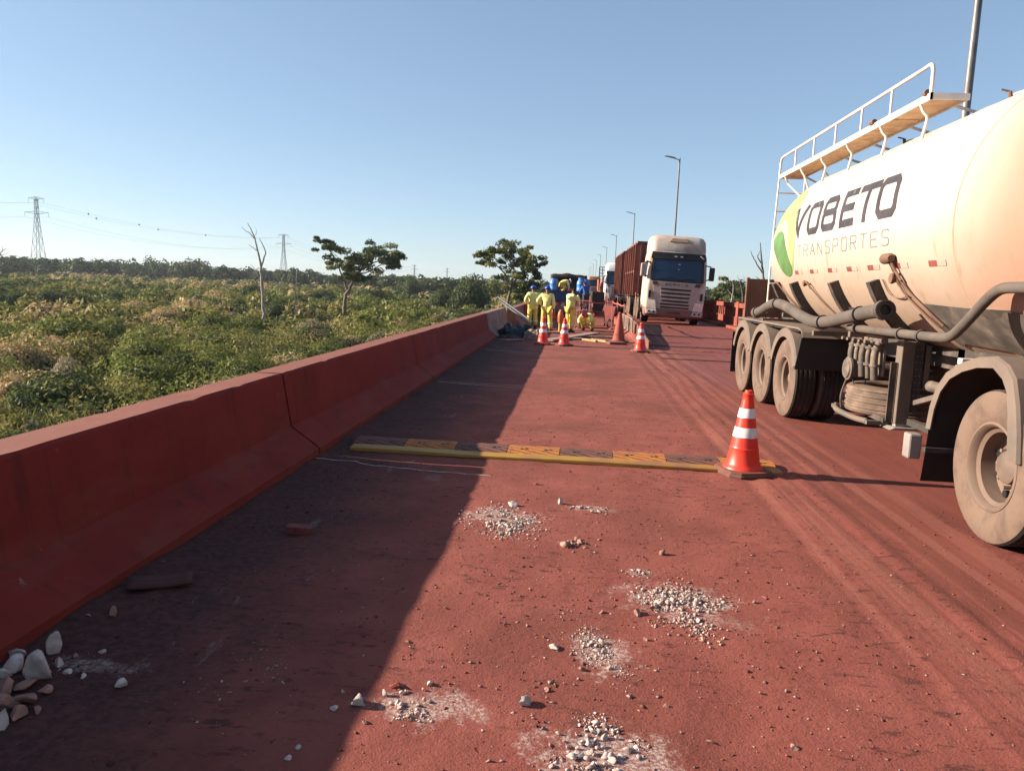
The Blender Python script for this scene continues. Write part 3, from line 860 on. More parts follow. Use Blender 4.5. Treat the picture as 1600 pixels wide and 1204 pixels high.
# ------------------------------------------------------------------ pylons and wires
M_STEEL = surf('galvanised_steel', (.42, .43, .44), .5, metal=.3, var=.1)
def pylon(px, top, base_y, Y, label, thick=1.0, H=57):
    P = at_y(px, base_y, Y); zt = at_y(px, top, Y).z
    o = thing('pylon', label, 'pylon', (P.x, P.y, FZ), group='power pylons on the skyline')
    H = zt - FZ; k = H / 57
    def lv(z, w): return [Vector((sx * w, sy * w * .8, z)) for sx, sy in ((-1, -1), (1, -1), (1, 1), (-1, 1))]
    L = [(0, 5.2), (H * .24, 3.7), (H * .42, 2.7), (H * .58, 1.9), (H * .70, 1.45), (H * .81, 1.2), (H, 1.0)]
    L = [(z, w * k) for z, w in L]
    b = MB(); wd = .30 * thick; br = .17 * thick
    for (z0, w0), (z1, w1) in zip(L, L[1:]):
        A, B = lv(z0, w0), lv(z1, w1)
        for i in range(4):
            b.bar(A[i], B[i], wd, wd); j = (i + 1) % 4
            b.bar(A[i], B[j], br, br); b.bar(A[j], B[i], br, br); b.bar(B[i], B[j], br, br)
    b.build('lattice_tower', M_STEEL, o)
    for z, w in ((H * .80, 9.5 * k), (H * .985, 6.2 * k)):
        b = MB()
        for s_ in (-1, 1):
            for yy_ in (-.8, .8):
                b.bar((0, yy_, z + 1.0 * k), (s_ * w, 0, z), wd * .8, wd * .8); b.bar((0, yy_, z - 1.2 * k), (s_ * w, 0, z), wd * .8, wd * .8)
            b.bar((s_ * w * .5, 0, z + .5 * k), (s_ * w * .5, 0, z - .6 * k), br, br)
            b.bar((s_ * w, 0, z), (s_ * w, 0, z - 3.2 * k), br, br)
        b.build('cross_arm', M_STEEL, o)
    return [Vector((P.x + s_ * w, P.y, FZ + z - dz * k)) for z, w, dz in ((H * .80, 9.5 * k, 3.2), (H * .985, 6.2 * k, 3.2)) for s_ in (-1, 1)]
pa = pylon(60, 308, 400, 660, 'largest lattice power pylon at the left of the skyline', 1.1)
pb = pylon(443, 366, 425, 1000, 'second lattice power pylon, behind the bare dead tree', 1.4)
pc = pylon(647, 414, 440, 1500, 'small far pylon right of the slanting tree', 1.7)
pd = pylon(698, 419, 442, 1900, 'smaller far pylon, between the two green trees', 1.9)
pe = pylon(735, 428, 443, 2400, 'tiniest far pylon left of the tree behind the workers', 2.0)
M_WIRE = surf('dull_wire', (.30, .30, .31), .6)
M_BALL = surf('marker_ball', (.16, .10, .09), .6)
def wire(a, b_, sag, label, rad, balls=(), n=28):
    b = MB(a); P = []
    for i in range(n + 1):
        f = i / n; p = a.lerp(b_, f); p.z -= sag * 4 * f * (1 - f); P.append(p)
    b.tube(P, rad, 4)
    o = b.build('power_line', M_WIRE); o.location = a
    tag(o, label, 'cable', 'power lines between the pylons')
    for f in balls:
        p = a.lerp(b_, f); p.z -= sag * 4 * f * (1 - f)
        q = MB(a); q.lathe([(.001, -.9), (.6, -.6), (.9, 0), (.6, .6), (.001, .9)], p, 'Z', 8)
        q.build('marker_ball', M_BALL, o, smooth=60)
wl = ['lower left', 'lower right', 'upper left', 'upper right']
for i in range(4):
    wire(pa[i], pb[i], 13 if i < 2 else 10, 'thin power line from the %s arm of the largest pylon to the second' % wl[i], .055, balls=((.13, .3) if i == 3 else (.2, .42, .62) if i == 2 else ()))
    q = Vector((pa[i].x - 330, pa[i].y - 260, pa[i].z + 6))
    wire(pa[i], q, 12, 'thin power line leaving the %s arm of the largest pylon to the left' % wl[i], .055)
    wire(pb[i], pc[i], 14, 'thin power line from the %s arm of the second pylon to the third' % wl[i], .075)
# ------------------------------------------------------------------ wheels shared by all trucks
def tyre_profile(R, W, rim, n_groove=4):
    """closed outline (radius, across) of a truck tyre lying along its axle, 0 = middle"""
    h = W / 2; p = []
    p += [(rim, -h * .82), (rim + .03, -h * .98), (rim + (R - rim) * .45, -h * 1.03), (R - .05, -h * .98), (R - .012, -h * .86)]
    g = np.linspace(-h * .6, h * .6, n_groove)
    for c in g:
        p += [(R, c - .016), (R - .014, c - .010), (R - .014, c + .010), (R, c + .016)]
    p += [(R - .012, h * .86), (R - .05, h * .98), (R - (R - rim) * .55, h * 1.03), (rim + .03, h * .98), (rim, h * .82)]
    return p
t = NT('dusty_tyre_rubber')
n1 = t.noise(5, 6, .65); n2 = t.noise(30, 4)
col = t.mix(t.ramp(n1, .25, .6), (.085, .058, .046), (.148, .098, .074))
col = t.mix(t.math('MULTIPLY', t.ramp(n2, .58, .7), .22), col, (.05, .036, .03))
t.pbsdf(Base_Color=col, Roughness=.9, Normal=t.bump(t.math('ADD', n2, n1), .25, .004), Specular_IOR_Level=.2)
M_TYRE = t.m
M_TREAD = surf('worn_black_tread', (.035, .028, .025), .85, var=.3, dust=.3, dcol=(.24, .13, .09), dscale=5, up=.1, bump=.3)
M_RIM = surf('dusty_steel_rim', (.17, .125, .10), .6, metal=.2, dust=.7, dcol=(.24, .155, .115), dscale=5, up=.1, bump=.1)
M_HUB = surf('rim_in_tan_dust', (.22, .145, .11), .85, dust=.5, dcol=(.26, .18, .135), dscale=4)
M_HOLE = surf('black_rubber_and_hole_dark', (.012, .011, .011), .6, var=.2)  # rubber, and the painted dark inside openings
def wheel_mesh(kind, R=.52, W=.29, rim=.292, deep=True, n=48):
    """axle along X, outside face towards -X"""
    if kind == 'tyre':
        b = MB(); P = tyre_profile(R, W, rim); b.lathe(P, axis='X', n=n, closed=True)
        me = b.mesh('tyre', M_TYRE, smooth=35); me.materials.append(M_TREAD)
        for p in me.polygons:
            c = p.center
            if hypot(c.y, c.z) > R - .022: p.material_index = 1
        return me
    if kind == 'rim':
        b = MB(); h = W / 2
        d = .17 if deep else -.03
        b.lathe([(rim + .012, -h * .80), (rim + .012, -h * .82), (rim + .012, -h * .93), (rim - .004, -h * .97), (rim - .018, -h * .88), (rim - .03, -h * .62), (rim - .055, -h * .50), (rim - .06, -h + d), (rim - .12, -h + d + .035), (.13, -h + d + .012), (.115, -h + d - .01), (.11, -h + d - .06), (.06, -h + d - .085), (.001, -h + d - .085)], axis='X', n=n, caps=False)
        b.lathe([(rim + .012, -h * .8), (rim - .05, -h * .4), (rim - .05, h * .4), (rim + .012, h * .85)], axis='X', n=n, caps=False)
        return b.mesh('rim', M_RIM, smooth=35)
    if kind == 'holes':
        b = MB(); h = W / 2; d = .17 if deep else -.03
        return b
WM = {}
def wheel(parent, org, c, deep=True, flip=False, R=.52, W=.29, nuts=True, name='wheel', rim_mat=None):
    key = (deep, R, W, rim_mat)
    if key not in WM:
        rm = wheel_mesh('rim', R, W, R * .56, deep)
        if rim_mat: rm.materials.clear(); rm.materials.append(rim_mat)
        h = W / 2; d = .17 if deep else -.03
        hb = MB()
        for k in range(8):
            a = 2 * pi * (k + .4) / 8; rr = R * .56 - .088
            hb.lathe([(.026, -h + d - .012), (.026, -h + d + .05)], (0, rr * cos(a), rr * sin(a)), 'X', 12)
        nb = MB()
        for k in range(10):
            a = 2 * pi * k / 10
            nb.lathe([(.014, -h + d - .035), (.014, -h + d + .02)], (0, .155 * cos(a), .155 * sin(a)), 'X', 6)
        WM[key] = (wheel_mesh('tyre', R, W, R * .56, deep), rm, hb.mesh('hand_hole', M_HOLE), nb.mesh('wheel_nut', M_HUB))
    ty, rm, hm, nm = WM[key]
    w = bpy.data.objects.new(name, ty); COL.objects.link(w); w.parent = parent
    w.location = Vector(c) - Vector(org)
    if flip: w.rotation_euler = (0, 0, pi)
    link_mesh('rim', rm, None, w)
    if nuts:
        h_ = link_mesh('hand_hole', hm, None, w); tag(h_, kind='stuff')
        h_ = link_mesh('wheel_nut', nm, None, w); tag(h_, kind='stuff')
    return w

# ------------------------------------------------------------------ tank semi-trailer
TXC, TZC, TR, TYE, TDD, TYF = 4.1, 2.25, 1.2, 11.5, 1.4, 4.6
def trad(y):
    if y > TYE: return TR * sqrt(max(0, 1 - ((y - TYE) / TDD) ** 2))
    if y < TYF: return TR * sqrt(max(0, 1 - ((TYF - y) / .9) ** 2))
    return TR
def tsurf(y, th, off=0.0):
    """point on the tank: th degrees above the horizontal on the road side"""
    a = radians(th); r_ = trad(y) + off
    return Vector((TXC - r_ * cos(a), y, TZC + r_ * sin(a)))
TO = Vector((TXC, 9.0, 0))
tk = thing('tank_trailer', 'cream tank semi-trailer with green leaf emblem and catwalk, passing on the right', 'trailer', TO)
t = NT('cream_tank_paint')
X, Y, Z = t.sep()[0:3]
n1 = t.noise(1.1, 5, .6); n2 = t.noise(7, 5, .65); run = t.noise(1.0, 5, .6, vec=t.scaled((7, 7, .5)))
col = t.mix(t.ramp(n1, .3, .75), (.47, .42, .365), (.42, .35, .29))
low = t.ramp(t.math('ADD', Z, t.math('MULTIPLY', t.math('SUBTRACT', n1, .5), .9)), 2.6, 1.5)
col = t.mix(t.math('MULTIPLY', low, .75), col, t.mix(n2, (.25, .155, .105), (.30, .195, .135)))
fr = t.ramp(t.math('ADD', Y, t.math('MULTIPLY', n1, .8)), 7.1, 5.7)
col = t.mix(t.math('MULTIPLY', fr, .95), col, (.31, .165, .115))
col = t.mix(t.math('MULTIPLY', t.math('MULTIPLY', t.ramp(run, .56, .72), t.ramp(Z, 2.9, 1.6)), .7), col, (.25, .155, .105))
col = t.mix(t.math('MULTIPLY', t.ramp(t.noise(22, 5, .7), .68, .74), .4), col, (.2, .12, .08))
t.pbsdf(Base_Color=col, Roughness=t.n('Mix', {0: n1, 2: .42, 3: .62}).outputs[0], Normal=t.bump(t.math('ADD', t.math('MULTIPLY', n1, 2.0), t.math('MULTIPLY', n2, .4)), .10, .03), Specular_IOR_Level=.4)
M_TANK = t.m
b = MB(TO)
yl = [TYF - .9 * sin(a) for a in np.linspace(pi / 2, 0, 9)] + list(np.linspace(TYF, TYE, 24))[1:] + [TYE + TDD * sin(a) for a in np.linspace(0, pi / 2, 13)][1:]
rings = [[tsurf(y, 360 * k / 72) if trad(y) > 1e-3 else Vector((TXC, y, TZC)) + Vector((cos(6.28 * k / 72), 0, sin(6.28 * k / 72))) * .004 for k in range(72)] for y in yl]
b.loft(rings)
tank = b.build('tank_shell', M_TANK, tk, smooth=40)
# weld seams
M_SEAMT = surf('painted_weld_seam', (.42, .30, .21), .7)
for y in (6.22, 7.32, 8.75, 9.95, 11.5):
    b = MB(TO); b.lathe([(TR + .001, y - .012), (TR + .0045, y - .004), (TR + .0045, y + .004), (TR + .001, y + .012)], (TXC, 0, TZC), 'Y', 72); b.build('weld_seam', M_SEAMT if y < 6.5 else M_TANK, tank, smooth=60)

# ---- lettering and emblem laid on the shell
def on_tank(poly_fn, us, vs, off):
    b = MB(TO); b.sheet(lambda u, v: tsurf(*poly_fn(u, v), off), us, vs); return b
def quad_map(q):
    (bl, tl, tr, br) = q
    return lambda u, v: ((bl[0] * (1 - v) + tl[0] * v) * (1 - u) + (br[0] * (1 - v) + tr[0] * v) * u, (bl[1] * (1 - v) + tl[1] * v) * (1 - u) + (br[1] * (1 - v) + tr[1] * v) * u)
def stroke(b, m, pts, w, asp, off):
    """polyline in a unit cell; asp = cell width / height; w = line width in cell heights"""
    P = [Vector((x * asp, y)) for x, y in pts]; Q = []
    for a, c in zip(P, P[1:]):
        n = max(1, int((c - a).length / .09))
        Q += [a.lerp(c, i / n) for i in range(n)]
    Q.append(P[-1])
    closed = (P[0] - P[-1]).length < 1e-6
    L, R_ = [], []
    for i, p in enumerate(Q):
        a = Q[i - 1] if i else (Q[-2] if closed else p); c = Q[i + 1] if i < len(Q) - 1 else (Q[1] if closed else p)
        d1 = (p - a).normalized() if (p - a).length else None; d2 = (c - p).normalized() if (c - p).length else None
        d1 = d1 or d2; d2 = d2 or d1
        d = (d1 + d2).normalized(); nn = Vector((-d.y, d.x)); k = w / 2 / max(.5, d.dot(d1))
        L.append(p + nn * k); R_.append(p - nn * k)
    base = len(b.v)
    for l_, r_ in zip(L, R_):
        for f in (0, .5, 1):
            q = l_.lerp(r_, f); b.v.append(tuple(tsurf(*m(q.x / asp, q.y), off)))
    for i in range(len(L) - 1):
        for j in (0, 1):
            a = base + i * 3 + j; b.f.append((a, a + 1, a + 4, a + 3))
def rr(x0, x1, y0, y1, c):
    return [(x0 + c, y0), (x1 - c, y0), (x1, y0 + c), (x1, y1 - c), (x1 - c, y1), (x0 + c, y1), (x0, y1 - c), (x0, y0 + c), (x0 + c, y0)]
M_INK = surf('faded_dark_lettering', (.05, .04, .048), .6, var=.25, vscale=4, dust=.25, dcol=(.34, .25, .2), up=0)
M_INK2 = surf('faded_grey_lettering', (.24, .215, .21), .6, var=.2, vscale=4)
WB = .205
O_ = [rr(.085, .915, .085, .915, .12)]
LET = [('V', [(10.45, 6), (10.93, 26.5), (10.33, 26.5), (10.24, 6)], [[(.10, 1.0), (.16, .06)], [(.16, .06), (.3, .06), (.92, 1.0)]]),
       ('O', [(10.03, 6), (10.27, 26.5), (9.77, 26.5), (9.58, 6)], O_),
       ('B', [(9.48, 6), (9.68, 26.5), (9.19, 26.5), (8.98, 6)], [rr(.085, .915, .085, .52, .1), rr(.085, .9, .52, .915, .1)]),
       ('E', [(8.84, 6), (9.01, 26.5), (8.61, 26.5), (8.42, 6)], [[(1, .915), (.085, .915), (.085, .085), (1, .085)], [(.085, .5), (.93, .5)]]),
       ('T', [(8.40, 6), (8.54, 26.5), (8.00, 26.5), (7.86, 6)], [[(0, .915), (1, .915)], [(.5, .9), (.5, 0)]]),
       ('O', [(7.82, 6), (8.01, 26.5), (7.53, 26.5), (7.34, 6)], O_)]
for nm, q, st in LET:
    asp = abs(q[0][0] - q[3][0]) / (radians(q[1][1] - q[0][1]) * TR)
    if nm == 'V': asp = .85
    b = MB(TO); m = quad_map(q)
    for i, s_ in enumerate(st): stroke(b, m, s_, WB, asp, .004 + .0006 * i)
    b.build('letter', M_INK, tk)
THIN = {'T': [[(0, 1), (1, 1)], [(.5, 1), (.5, 0)]], 'R': [[(.05, 0), (.05, 1), (.8, 1), (.92, .88), (.92, .62), (.8, .5), (.05, .5)], [(.5, .5), (.95, 0)]], 'A': [[(0, 0), (.5, 1), (1, 0)], [(.2, .36), (.8, .36)]],
        'N': [[(.05, 0), (.05, 1), (.95, 0), (.95, 1)]], 'S': [[(.92, .9), (.8, 1), (.2, 1), (.06, .88), (.06, .65), (.2, .53), (.8, .47), (.94, .35), (.94, .12), (.8, 0), (.2, 0), (.06, .1)]],
        'P': [[(.05, 0), (.05, 1), (.8, 1), (.93, .88), (.93, .6), (.8, .47), (.05, .47)]], 'O': [rr(.05, .95, 0, 1, .16)], 'E': [[(.95, 1), (.05, 1), (.05, 0), (.95, 0)], [(.05, .5), (.8, .5)]]}
y0, y1 = 10.36, 7.33; word = 'TRANSPORTES'; step = (y0 - y1) / len(word)
for i, ch in enumerate(word):
    a = y0 - step * i; c = a - step * .66
    b = MB(TO); m = quad_map([(a, -6.6), (a, .3), (c, .3), (c, -6.6)]); asp = step * .66 / (radians(6.9) * TR)
    for j, s_ in enumerate(THIN[ch]): stroke(b, m, s_, .085, asp, .004 + .0006 * j)
    b.build('letter', M_INK2, tk)
def patch(outline, off, name, mat):
    """filled outline (y, th) laid on the shell, cut fine enough to follow it"""
    bm = bmesh.new()
    P = []
    n = len(outline)
    for i in range(n):       # smooth the outline
        p0, p1, p2, p3 = [Vector(outline[(i + k) % n]) for k in (-1, 0, 1, 2)]
        for j in range(4):
            f = j / 4
            P.append(.5 * (2 * p1 + (p2 - p0) * f + (2 * p0 - 5 * p1 + 4 * p2 - p3) * f * f + (3 * p1 - p0 - 3 * p2 + p3) * f ** 3))
    vs = [bm.verts.new((p.x, p.y * .021, 0)) for p in P]
    bm.faces.new(vs)
    bmesh.ops.triangulate(bm, faces=bm.faces[:])
    for _ in range(4): 
        bmesh.ops.subdivide_edges(bm, edges=[e for e in bm.edges if e.calc_length() > .09], cuts=1)
        bmesh.ops.triangulate(bm, faces=bm.faces[:])
    for v in bm.verts: v.co = tsurf(v.co.x, v.co.y / .021, off) - TO
    me = bpy.data.meshes.new(name); bm.to_mesh(me); bm.free()
    me.polygons.foreach_set('use_smooth', [True] * len(me.polygons))
    me.materials.append(mat)
    return link_mesh(name, me, None, tk)
M_LG = surf('pale_leaf_green_paint', (.36, .44, .17), .55, var=.12, vscale=2)
M_DG = surf('deep_leaf_green_paint', (.10, .20, .06), .5, var=.3, vscale=2.2)
M_YL = surf('leaf_yellow_paint', (.72, .62, .32), .55, var=.1)
M_OR = surf('leaf_orange_paint', (.72, .40, .15), .55, var=.1)
patch([(11.42, 46), (11.66, 37), (11.74, 27), (11.74, 17), (11.66, 8), (11.48, 0), (11.3, -8.2), (11.08, -15.6), (10.85, -18.7), (10.64, -16), (10.54, -8), (10.5, 2), (10.62, 14), (10.86, 27), (11.06, 38)], .004, 'leaf_emblem', M_LG)
patch([(11.64, 14), (11.58, 21), (11.40, 26), (11.16, 24), (10.92, 16), (10.70, 5), (10.58, -6), (10.60, -12), (10.70, -4), (10.86, 7), (11.08, 17), (11.30, 19), (11.46, 16)], .0055, 'leaf_emblem', M_OR)
patch([(11.63, 8), (11.52, 17), (11.34, 20.5), (11.12, 18), (10.90, 9), (10.72, -2), (10.61, -11), (10.72, -7), (10.86, -1), (11.0, 6), (11.2, 12), (11.40, 12.5)], .007, 'leaf_emblem', M_YL)
patch([(11.60, 5), (11.54, 10), (11.38, 12.5), (11.20, 11.5), (11.0, 6), (10.82, -2), (10.68, -9), (10.62, -13), (10.70, -17), (10.87, -18.4), (11.1, -14.8), (11.32, -7)], .0085, 'leaf_emblem', M_DG)
# reflective strips
M_RR = surf('red_reflective_tape', (.24, .06, .05), .6, var=.2); M_RW = surf('dusty_white_reflective_tape', (.40, .34, .28), .6, var=.1)
for y in (10.52, 9.88, 9.2, 8.58, 7.99, 7.36, 6.66):
    for a, c, m in ((0, .15, M_RR), (.15, .30, M_RW)):
        on_tank(lambda u, v: (y - u, v), (a, (a + c) / 2, c), (-17.4, -16.2, -15), .004).build('reflective_strip', m, tk)
# saddle ribs under the shell
M_FRAME = surf('dusty_dark_frame', (.06, .05, .045), .7, dust=.45, dcol=(.22, .15, .11), dscale=3, up=.3)
M_BEIGE = surf('beige_dusted_metal', (.15, .12, .10), .7, dust=.55, dcol=(.20, .14, .107), dscale=3, up=.25)
for y in (11.45, 10.55, 8.98, 7.82):
    b = MB(TO)
    for k in range(9):
        th0, th1 = -22 - k * 6.2, -22 - (k + 1) * 6.2
        vs = []
        for th in (th0, th1):
            for (dy, off) in ((-.05, -.02), (.05, -.02), (.05, .10), (-.05, .10)):
                vs.append(tsurf(y + dy, th, off))
        b.add(vs, [(0, 1, 5, 4), (1, 2, 6, 5), (2, 3, 7, 6), (3, 0, 4, 7)] + ([(0, 3, 2, 1)] if k == 0 else []) + ([(4, 5, 6, 7)] if k == 8 else []))
    b.build('saddle_rib', M_FRAME, tk)
# hopper cone under the front half and its worn apron
M_HOPPER = surf('scraped_grey_steel', (.13, .11, .095), .65, metal=.2, var=.35, vscale=3, dust=.4, dcol=(.32, .235, .18), dscale=6, streak=.6)
b = MB(TO)
rings = []
for f, zc_, ry, rx in ((0, 1.56, 1.02, 1.03), (.33, 1.36, .80, .80), (.66, 1.15, .52, .55), (1, .92, .24, .28), (1.1, .78, .16, .16)):
    rings.append([Vector((TXC + rx * sin(2 * pi * k / 40), 6.0 + ry * cos(2 * pi * k / 40), zc_)) for k in range(40)])
b.loft(rings); b.build('hopper_cone', M_HOPPER, tk, smooth=40)
on_tank(lambda u, v: (7.02 - u, -33.5 - 1.7 * u - v * (1 - .15 * (u > 0))), list(np.linspace(0, 1.9, 14)), list(np.linspace(0, 26, 7)), .012).build('apron_plate', M_HOPPER, tk, smooth=60)
b = MB(TO)
rings = []
for zc_, ry, rx in ((1.5, .8, 1.0), (1.2, .55, .6), (.85, .2, .22)):
    rings.append([Vector((TXC + rx * sin(2 * pi * k / 32), 9.0 + ry * cos(2 * pi * k / 32), zc_)) for k in range(32)])
b.loft(rings); b.build('hopper_cone', M_HOPPER, tk, smooth=40)
# chassis
b = MB(TO)
for x in (3.62, 4.58):
    b.box(x - .06, x + .06, 4.6, 13.3, .98, 1.24)
b.build('chassis_beam', M_FRAME, tk)
b = MB(TO)
for y in (5.2, 7.2, 9.2, 13.1): b.box(3.56, 4.64, y - .06, y + .06, 1.0, 1.2)
b.build('cross_member', M_FRAME, tk)
# tridem axle
AX = (10.27, 11.52, 12.77)
for y in AX:
    for x, fl in ((2.975, False), (3.31, False), (4.89, True), (5.225, True)):
        w = wheel(tk, TO, (x, y, .52), deep=(x in (2.975, 5.225)), flip=fl)
    b = MB(TO); b.tube([(3.2, y, .52), (5.0, y, .52)], .075, 12); b.build('axle', M_FRAME, tk, smooth=40)
    for x in (3.62, 4.58):
        b = MB(TO); b.box(x - .04, x + .04, y - .45, y + .45, .6, .66); b.box(x - .05, x + .05, y - .08, y + .08, .55, 1.0); b.build('spring', M_FRAME, tk)
# mudguards: an arch over each axle with a lip on the road side
M_FEND = surf('tan_dusted_mudguard', (.16, .125, .105), .75, var=.2, dust=.65, dcol=(.215, .155, .12), dscale=2.2, up=.2, bump=.12)
M_FENDIN = surf('mudguard_underside', (.035, .028, .025), .9, dust=.2, dcol=RED_DUST, up=0)
def mudguard(org, parent, yc, zc_, R_, x0, x1, a0, a1, lip=.07, mat=None, n=14, facets=None):
    A = facets or list(np.linspace(a0, a1, n))
    b = MB(org)
    outer = [(R_, a) for a in A]
    pt = lambda x, r_, a: Vector((x, yc + r_ * cos(radians(a)), zc_ + r_ * sin(radians(a))))
    sec = [(x0, R_ - lip), (x0, R_ - .01), (x0 + .02, R_ + .006), (x0 + .12, R_ + .012), ((x0 + x1) / 2, R_ + .012), (x1, R_), (x1, R_ - .012), (x0 + .025, R_ - .012), (x0 + .012, R_ - lip)]
    b.loft([[pt(x, r_, a) for x, r_ in sec] for a in A])
    return b.build('mudguard', mat or M_FEND, parent, smooth=35)
for y in AX:
    mudguard(TO, tk, y, .52, .66, 2.80, 3.47, 20, 160, lip=.11)
    b = MB(TO)
    b.box(2.82, 3.45, y - .60, y + .60, 1.165, 1.178); b.build('mudguard_liner', M_FENDIN, tk)
b = MB(TO)   # ledge joining the arches
pts = [(9.62, 1.0), (9.68, 1.22), (10.9, 1.20), (12.2, 1.19), (13.35, 1.18), (13.4, .95)]
b.prism([(13.3, 1.19), (13.3, 1.215), (9.82, 1.215), (9.70, 1.20), (9.62, 1.165), (9.575, 1.10), (9.60, 1.10), (9.64, 1.15), (9.72, 1.18), (9.82, 1.19)], lambda a, c, h: (h, a, c), 2.84, 3.47); b.build('mudguard_top', M_FEND, tk, smooth=30)
b = MB(TO); b.prism([(2.78, .70), (2.84, 1.13), (3.47, 1.12), (3.47, .70)], lambda a, c, h: (a, h, c), 9.60, 9.615); b.build('front_skirt', M_FENDIN, tk)  # near-black colour paints in the shade on this face turned from the sun
b = MB(TO); b.box(2.80, 3.45, 13.46, 13.47, .25, .95); b.build('mud_flap', M_FENDIN, tk)
# rear panel
M_RPANEL = surf('rusty_brown_panel', (.16, .075, .05), .8, dust=.35, dcol=(.26, .13, .09), dscale=5)
b = MB(TO); b.box(2.99, 5.2, 13.40, 13.43, 1.22, 1.87); b.box(2.955, 3.0, 13.38, 13.45, 1.2, 1.89); b.build('rear_panel', M_RPANEL, tk, bevel=.006)
# lower side hose and the bent pipe
M_HOSE = surf('grey_dusty_hose', (.10, .082, .072), .8, dust=.5, dcol=(.17, .122, .094), dscale=4, up=.2)
hp = curve([(2.88, 12.15, 1.33), (2.87, 11.9, 1.36), (2.86, 11.14, 1.485), (2.86, 10.5, 1.46), (2.86, 9.8, 1.36), (2.86, 9.27, 1.31), (2.86, 8.75, 1.335), (2.86, 8.22, 1.40), (2.86, 7.65, 1.47), (2.86, 7.22, 1.51)], 6)
b = MB(TO); b.tube(hp, .068, 16, caps=False); hose = b.build('hose', M_HOSE, tk, smooth=60)
d_ = (hp[-1] - hp[-2]).normalized(); e = hp[-1]
b = MB(TO); b.tube([e - d_ * .07, e - d_ * .065, e, e + d_ * .001], [.088, .094, .094, .078], 16, caps=False); b.tube([e - d_ * .005, e - d_ * .006], [.078, .05], 16, caps=False); b.build('hose_collar', M_FRAME, hose, smooth=40)
b = MB(TO); b.tube([e - d_ * .03, e - d_ * .05], .074, 16); b.build('hose_mouth', M_HOLE, hose)  # black disc painting the dark inside the open hose end
e = hp[0]; b = MB(TO); b.tube([e + Vector((0, .06, -.01)), e - Vector((0, .06, -.01))], .09, 16); b.build('hose_collar', M_HOSE, hose, smooth=40)
for i in (14, 34, 46):
    p = hp[i]; q = (hp[i + 1] - hp[i]).normalized()
    b = MB(TO); b.tube([p - q * .012, p + q * .012], .082, 16); b.build('hose_strap', M_HOLE, hose, smooth=40)
bp = [(2.94, 8.30, 1.295), (2.93, 7.4, 1.305), (2.92, 6.55, 1.315)] + curve([(2.92, 6.35, 1.318), (2.92, 6.12, 1.335), (2.92, 5.95, 1.42), (2.92, 5.66, 1.62), (2.92, 5.48, 1.705), (2.92, 5.25, 1.715)], 5) + [(2.92, 4.3, 1.715)]
b = MB(TO); b.tube(bp, .039, 14); pipe = b.build('side_pipe', M_HOSE, tk, smooth=50)
for i, y in enumerate((8.05, 7.0, 6.6)):
    b = MB(TO); b.tube([(2.928, y - .015, 1.303 + .004 * i), (2.928, y + .015, 1.303 + .004 * i)], .056, 14); b.build('pipe_clamp', M_FRAME, pipe, smooth=40)
for y, z in ((8.2, 1.36), (9.4, 1.3), (10.8, 1.47), (11.9, 1.35)):
    b = MB(TO); b.box(2.90, 3.62, y - .03, y + .03, z - .16, z - .1); b.build('hose_bracket', M_BEIGE, tk, bevel=.004)
# valve manifold
M_VALVE = surf('dusty_cast_iron', (.13, .105, .09), .7, metal=.2, dust=.5, dcol=(.34, .25, .19), dscale=6, up=.25)
b = MB(TO); b.tube([(3.08, 8.55, 1.20), (3.08, 7.72, 1.20)], .035, 12); b.build('manifold_pipe', M_VALVE, tk, smooth=50)
for i, y in enumerate((8.45, 8.30, 8.14, 7.98, 7.82)):
    b = MB(TO); b.tube(curve([(3.08, y, 1.19), (3.05, y, 1.12), (3.03, y - .01, 1.02), (3.05, y - .01, .80)], 4), .026 if i % 2 else .036, 10)
    b.lathe([(.05, 1.10), (.05, 1.125)], (3.05, y, 0), 'Z', 12); b.lathe([(.05, .93), (.05, .955)], (3.04, y - .01, 0), 'Z', 12)
    b.build('valve_pipe', M_VALVE, tk, smooth=40)
    b = MB(TO); b.bar((3.03, y, 1.15), (2.93, y - .05, 1.18), .016, .012); b.tube([(2.93, y - .05, 1.18), (2.90, y - .06, 1.18)], .017, 8); b.build('valve_handle', M_BEIGE, tk)
for y in (8.02, 7.84):
    b = MB(TO); b.box(3.10, 3.13, y - .07, y + .07, .84, 1.10); b.build('filter_plate', M_BEIGE, tk, bevel=.006)
b = MB(TO); b.lathe([(.02, -.10), (.10, -.085), (.115, -.05), (.085, 0), (.095, .05), (.09, .28), (.05, .36), (.02, .37)], (3.02, 8.30, .86), 'X', 20); pump = b.build('outlet_coupling', M_VALVE, tk, smooth=40)
b = MB(TO); b.lathe([(.115, -.07), (.125, -.065), (.125, -.045), (.115, -.04)], (3.02, 8.30, .86), 'X', 20); b.build('coupling_ring', M_BEIGE, pump, smooth=40)
ch = [(2.98 + .16 * f, 8.22, .80 - .17 * 4 * f * (1 - f)) for f in np.linspace(0, 1, 12)]
b = MB(TO); b.tube(ch, .006, 5); b.build('safety_chain', M_FRAME, pump)
b = MB(TO); b.tube([(3.3, 8.3, .86), (3.9, 8.3, .86)], .09, 16); b.build('outlet_pipe', M_VALVE, tk, smooth=40)
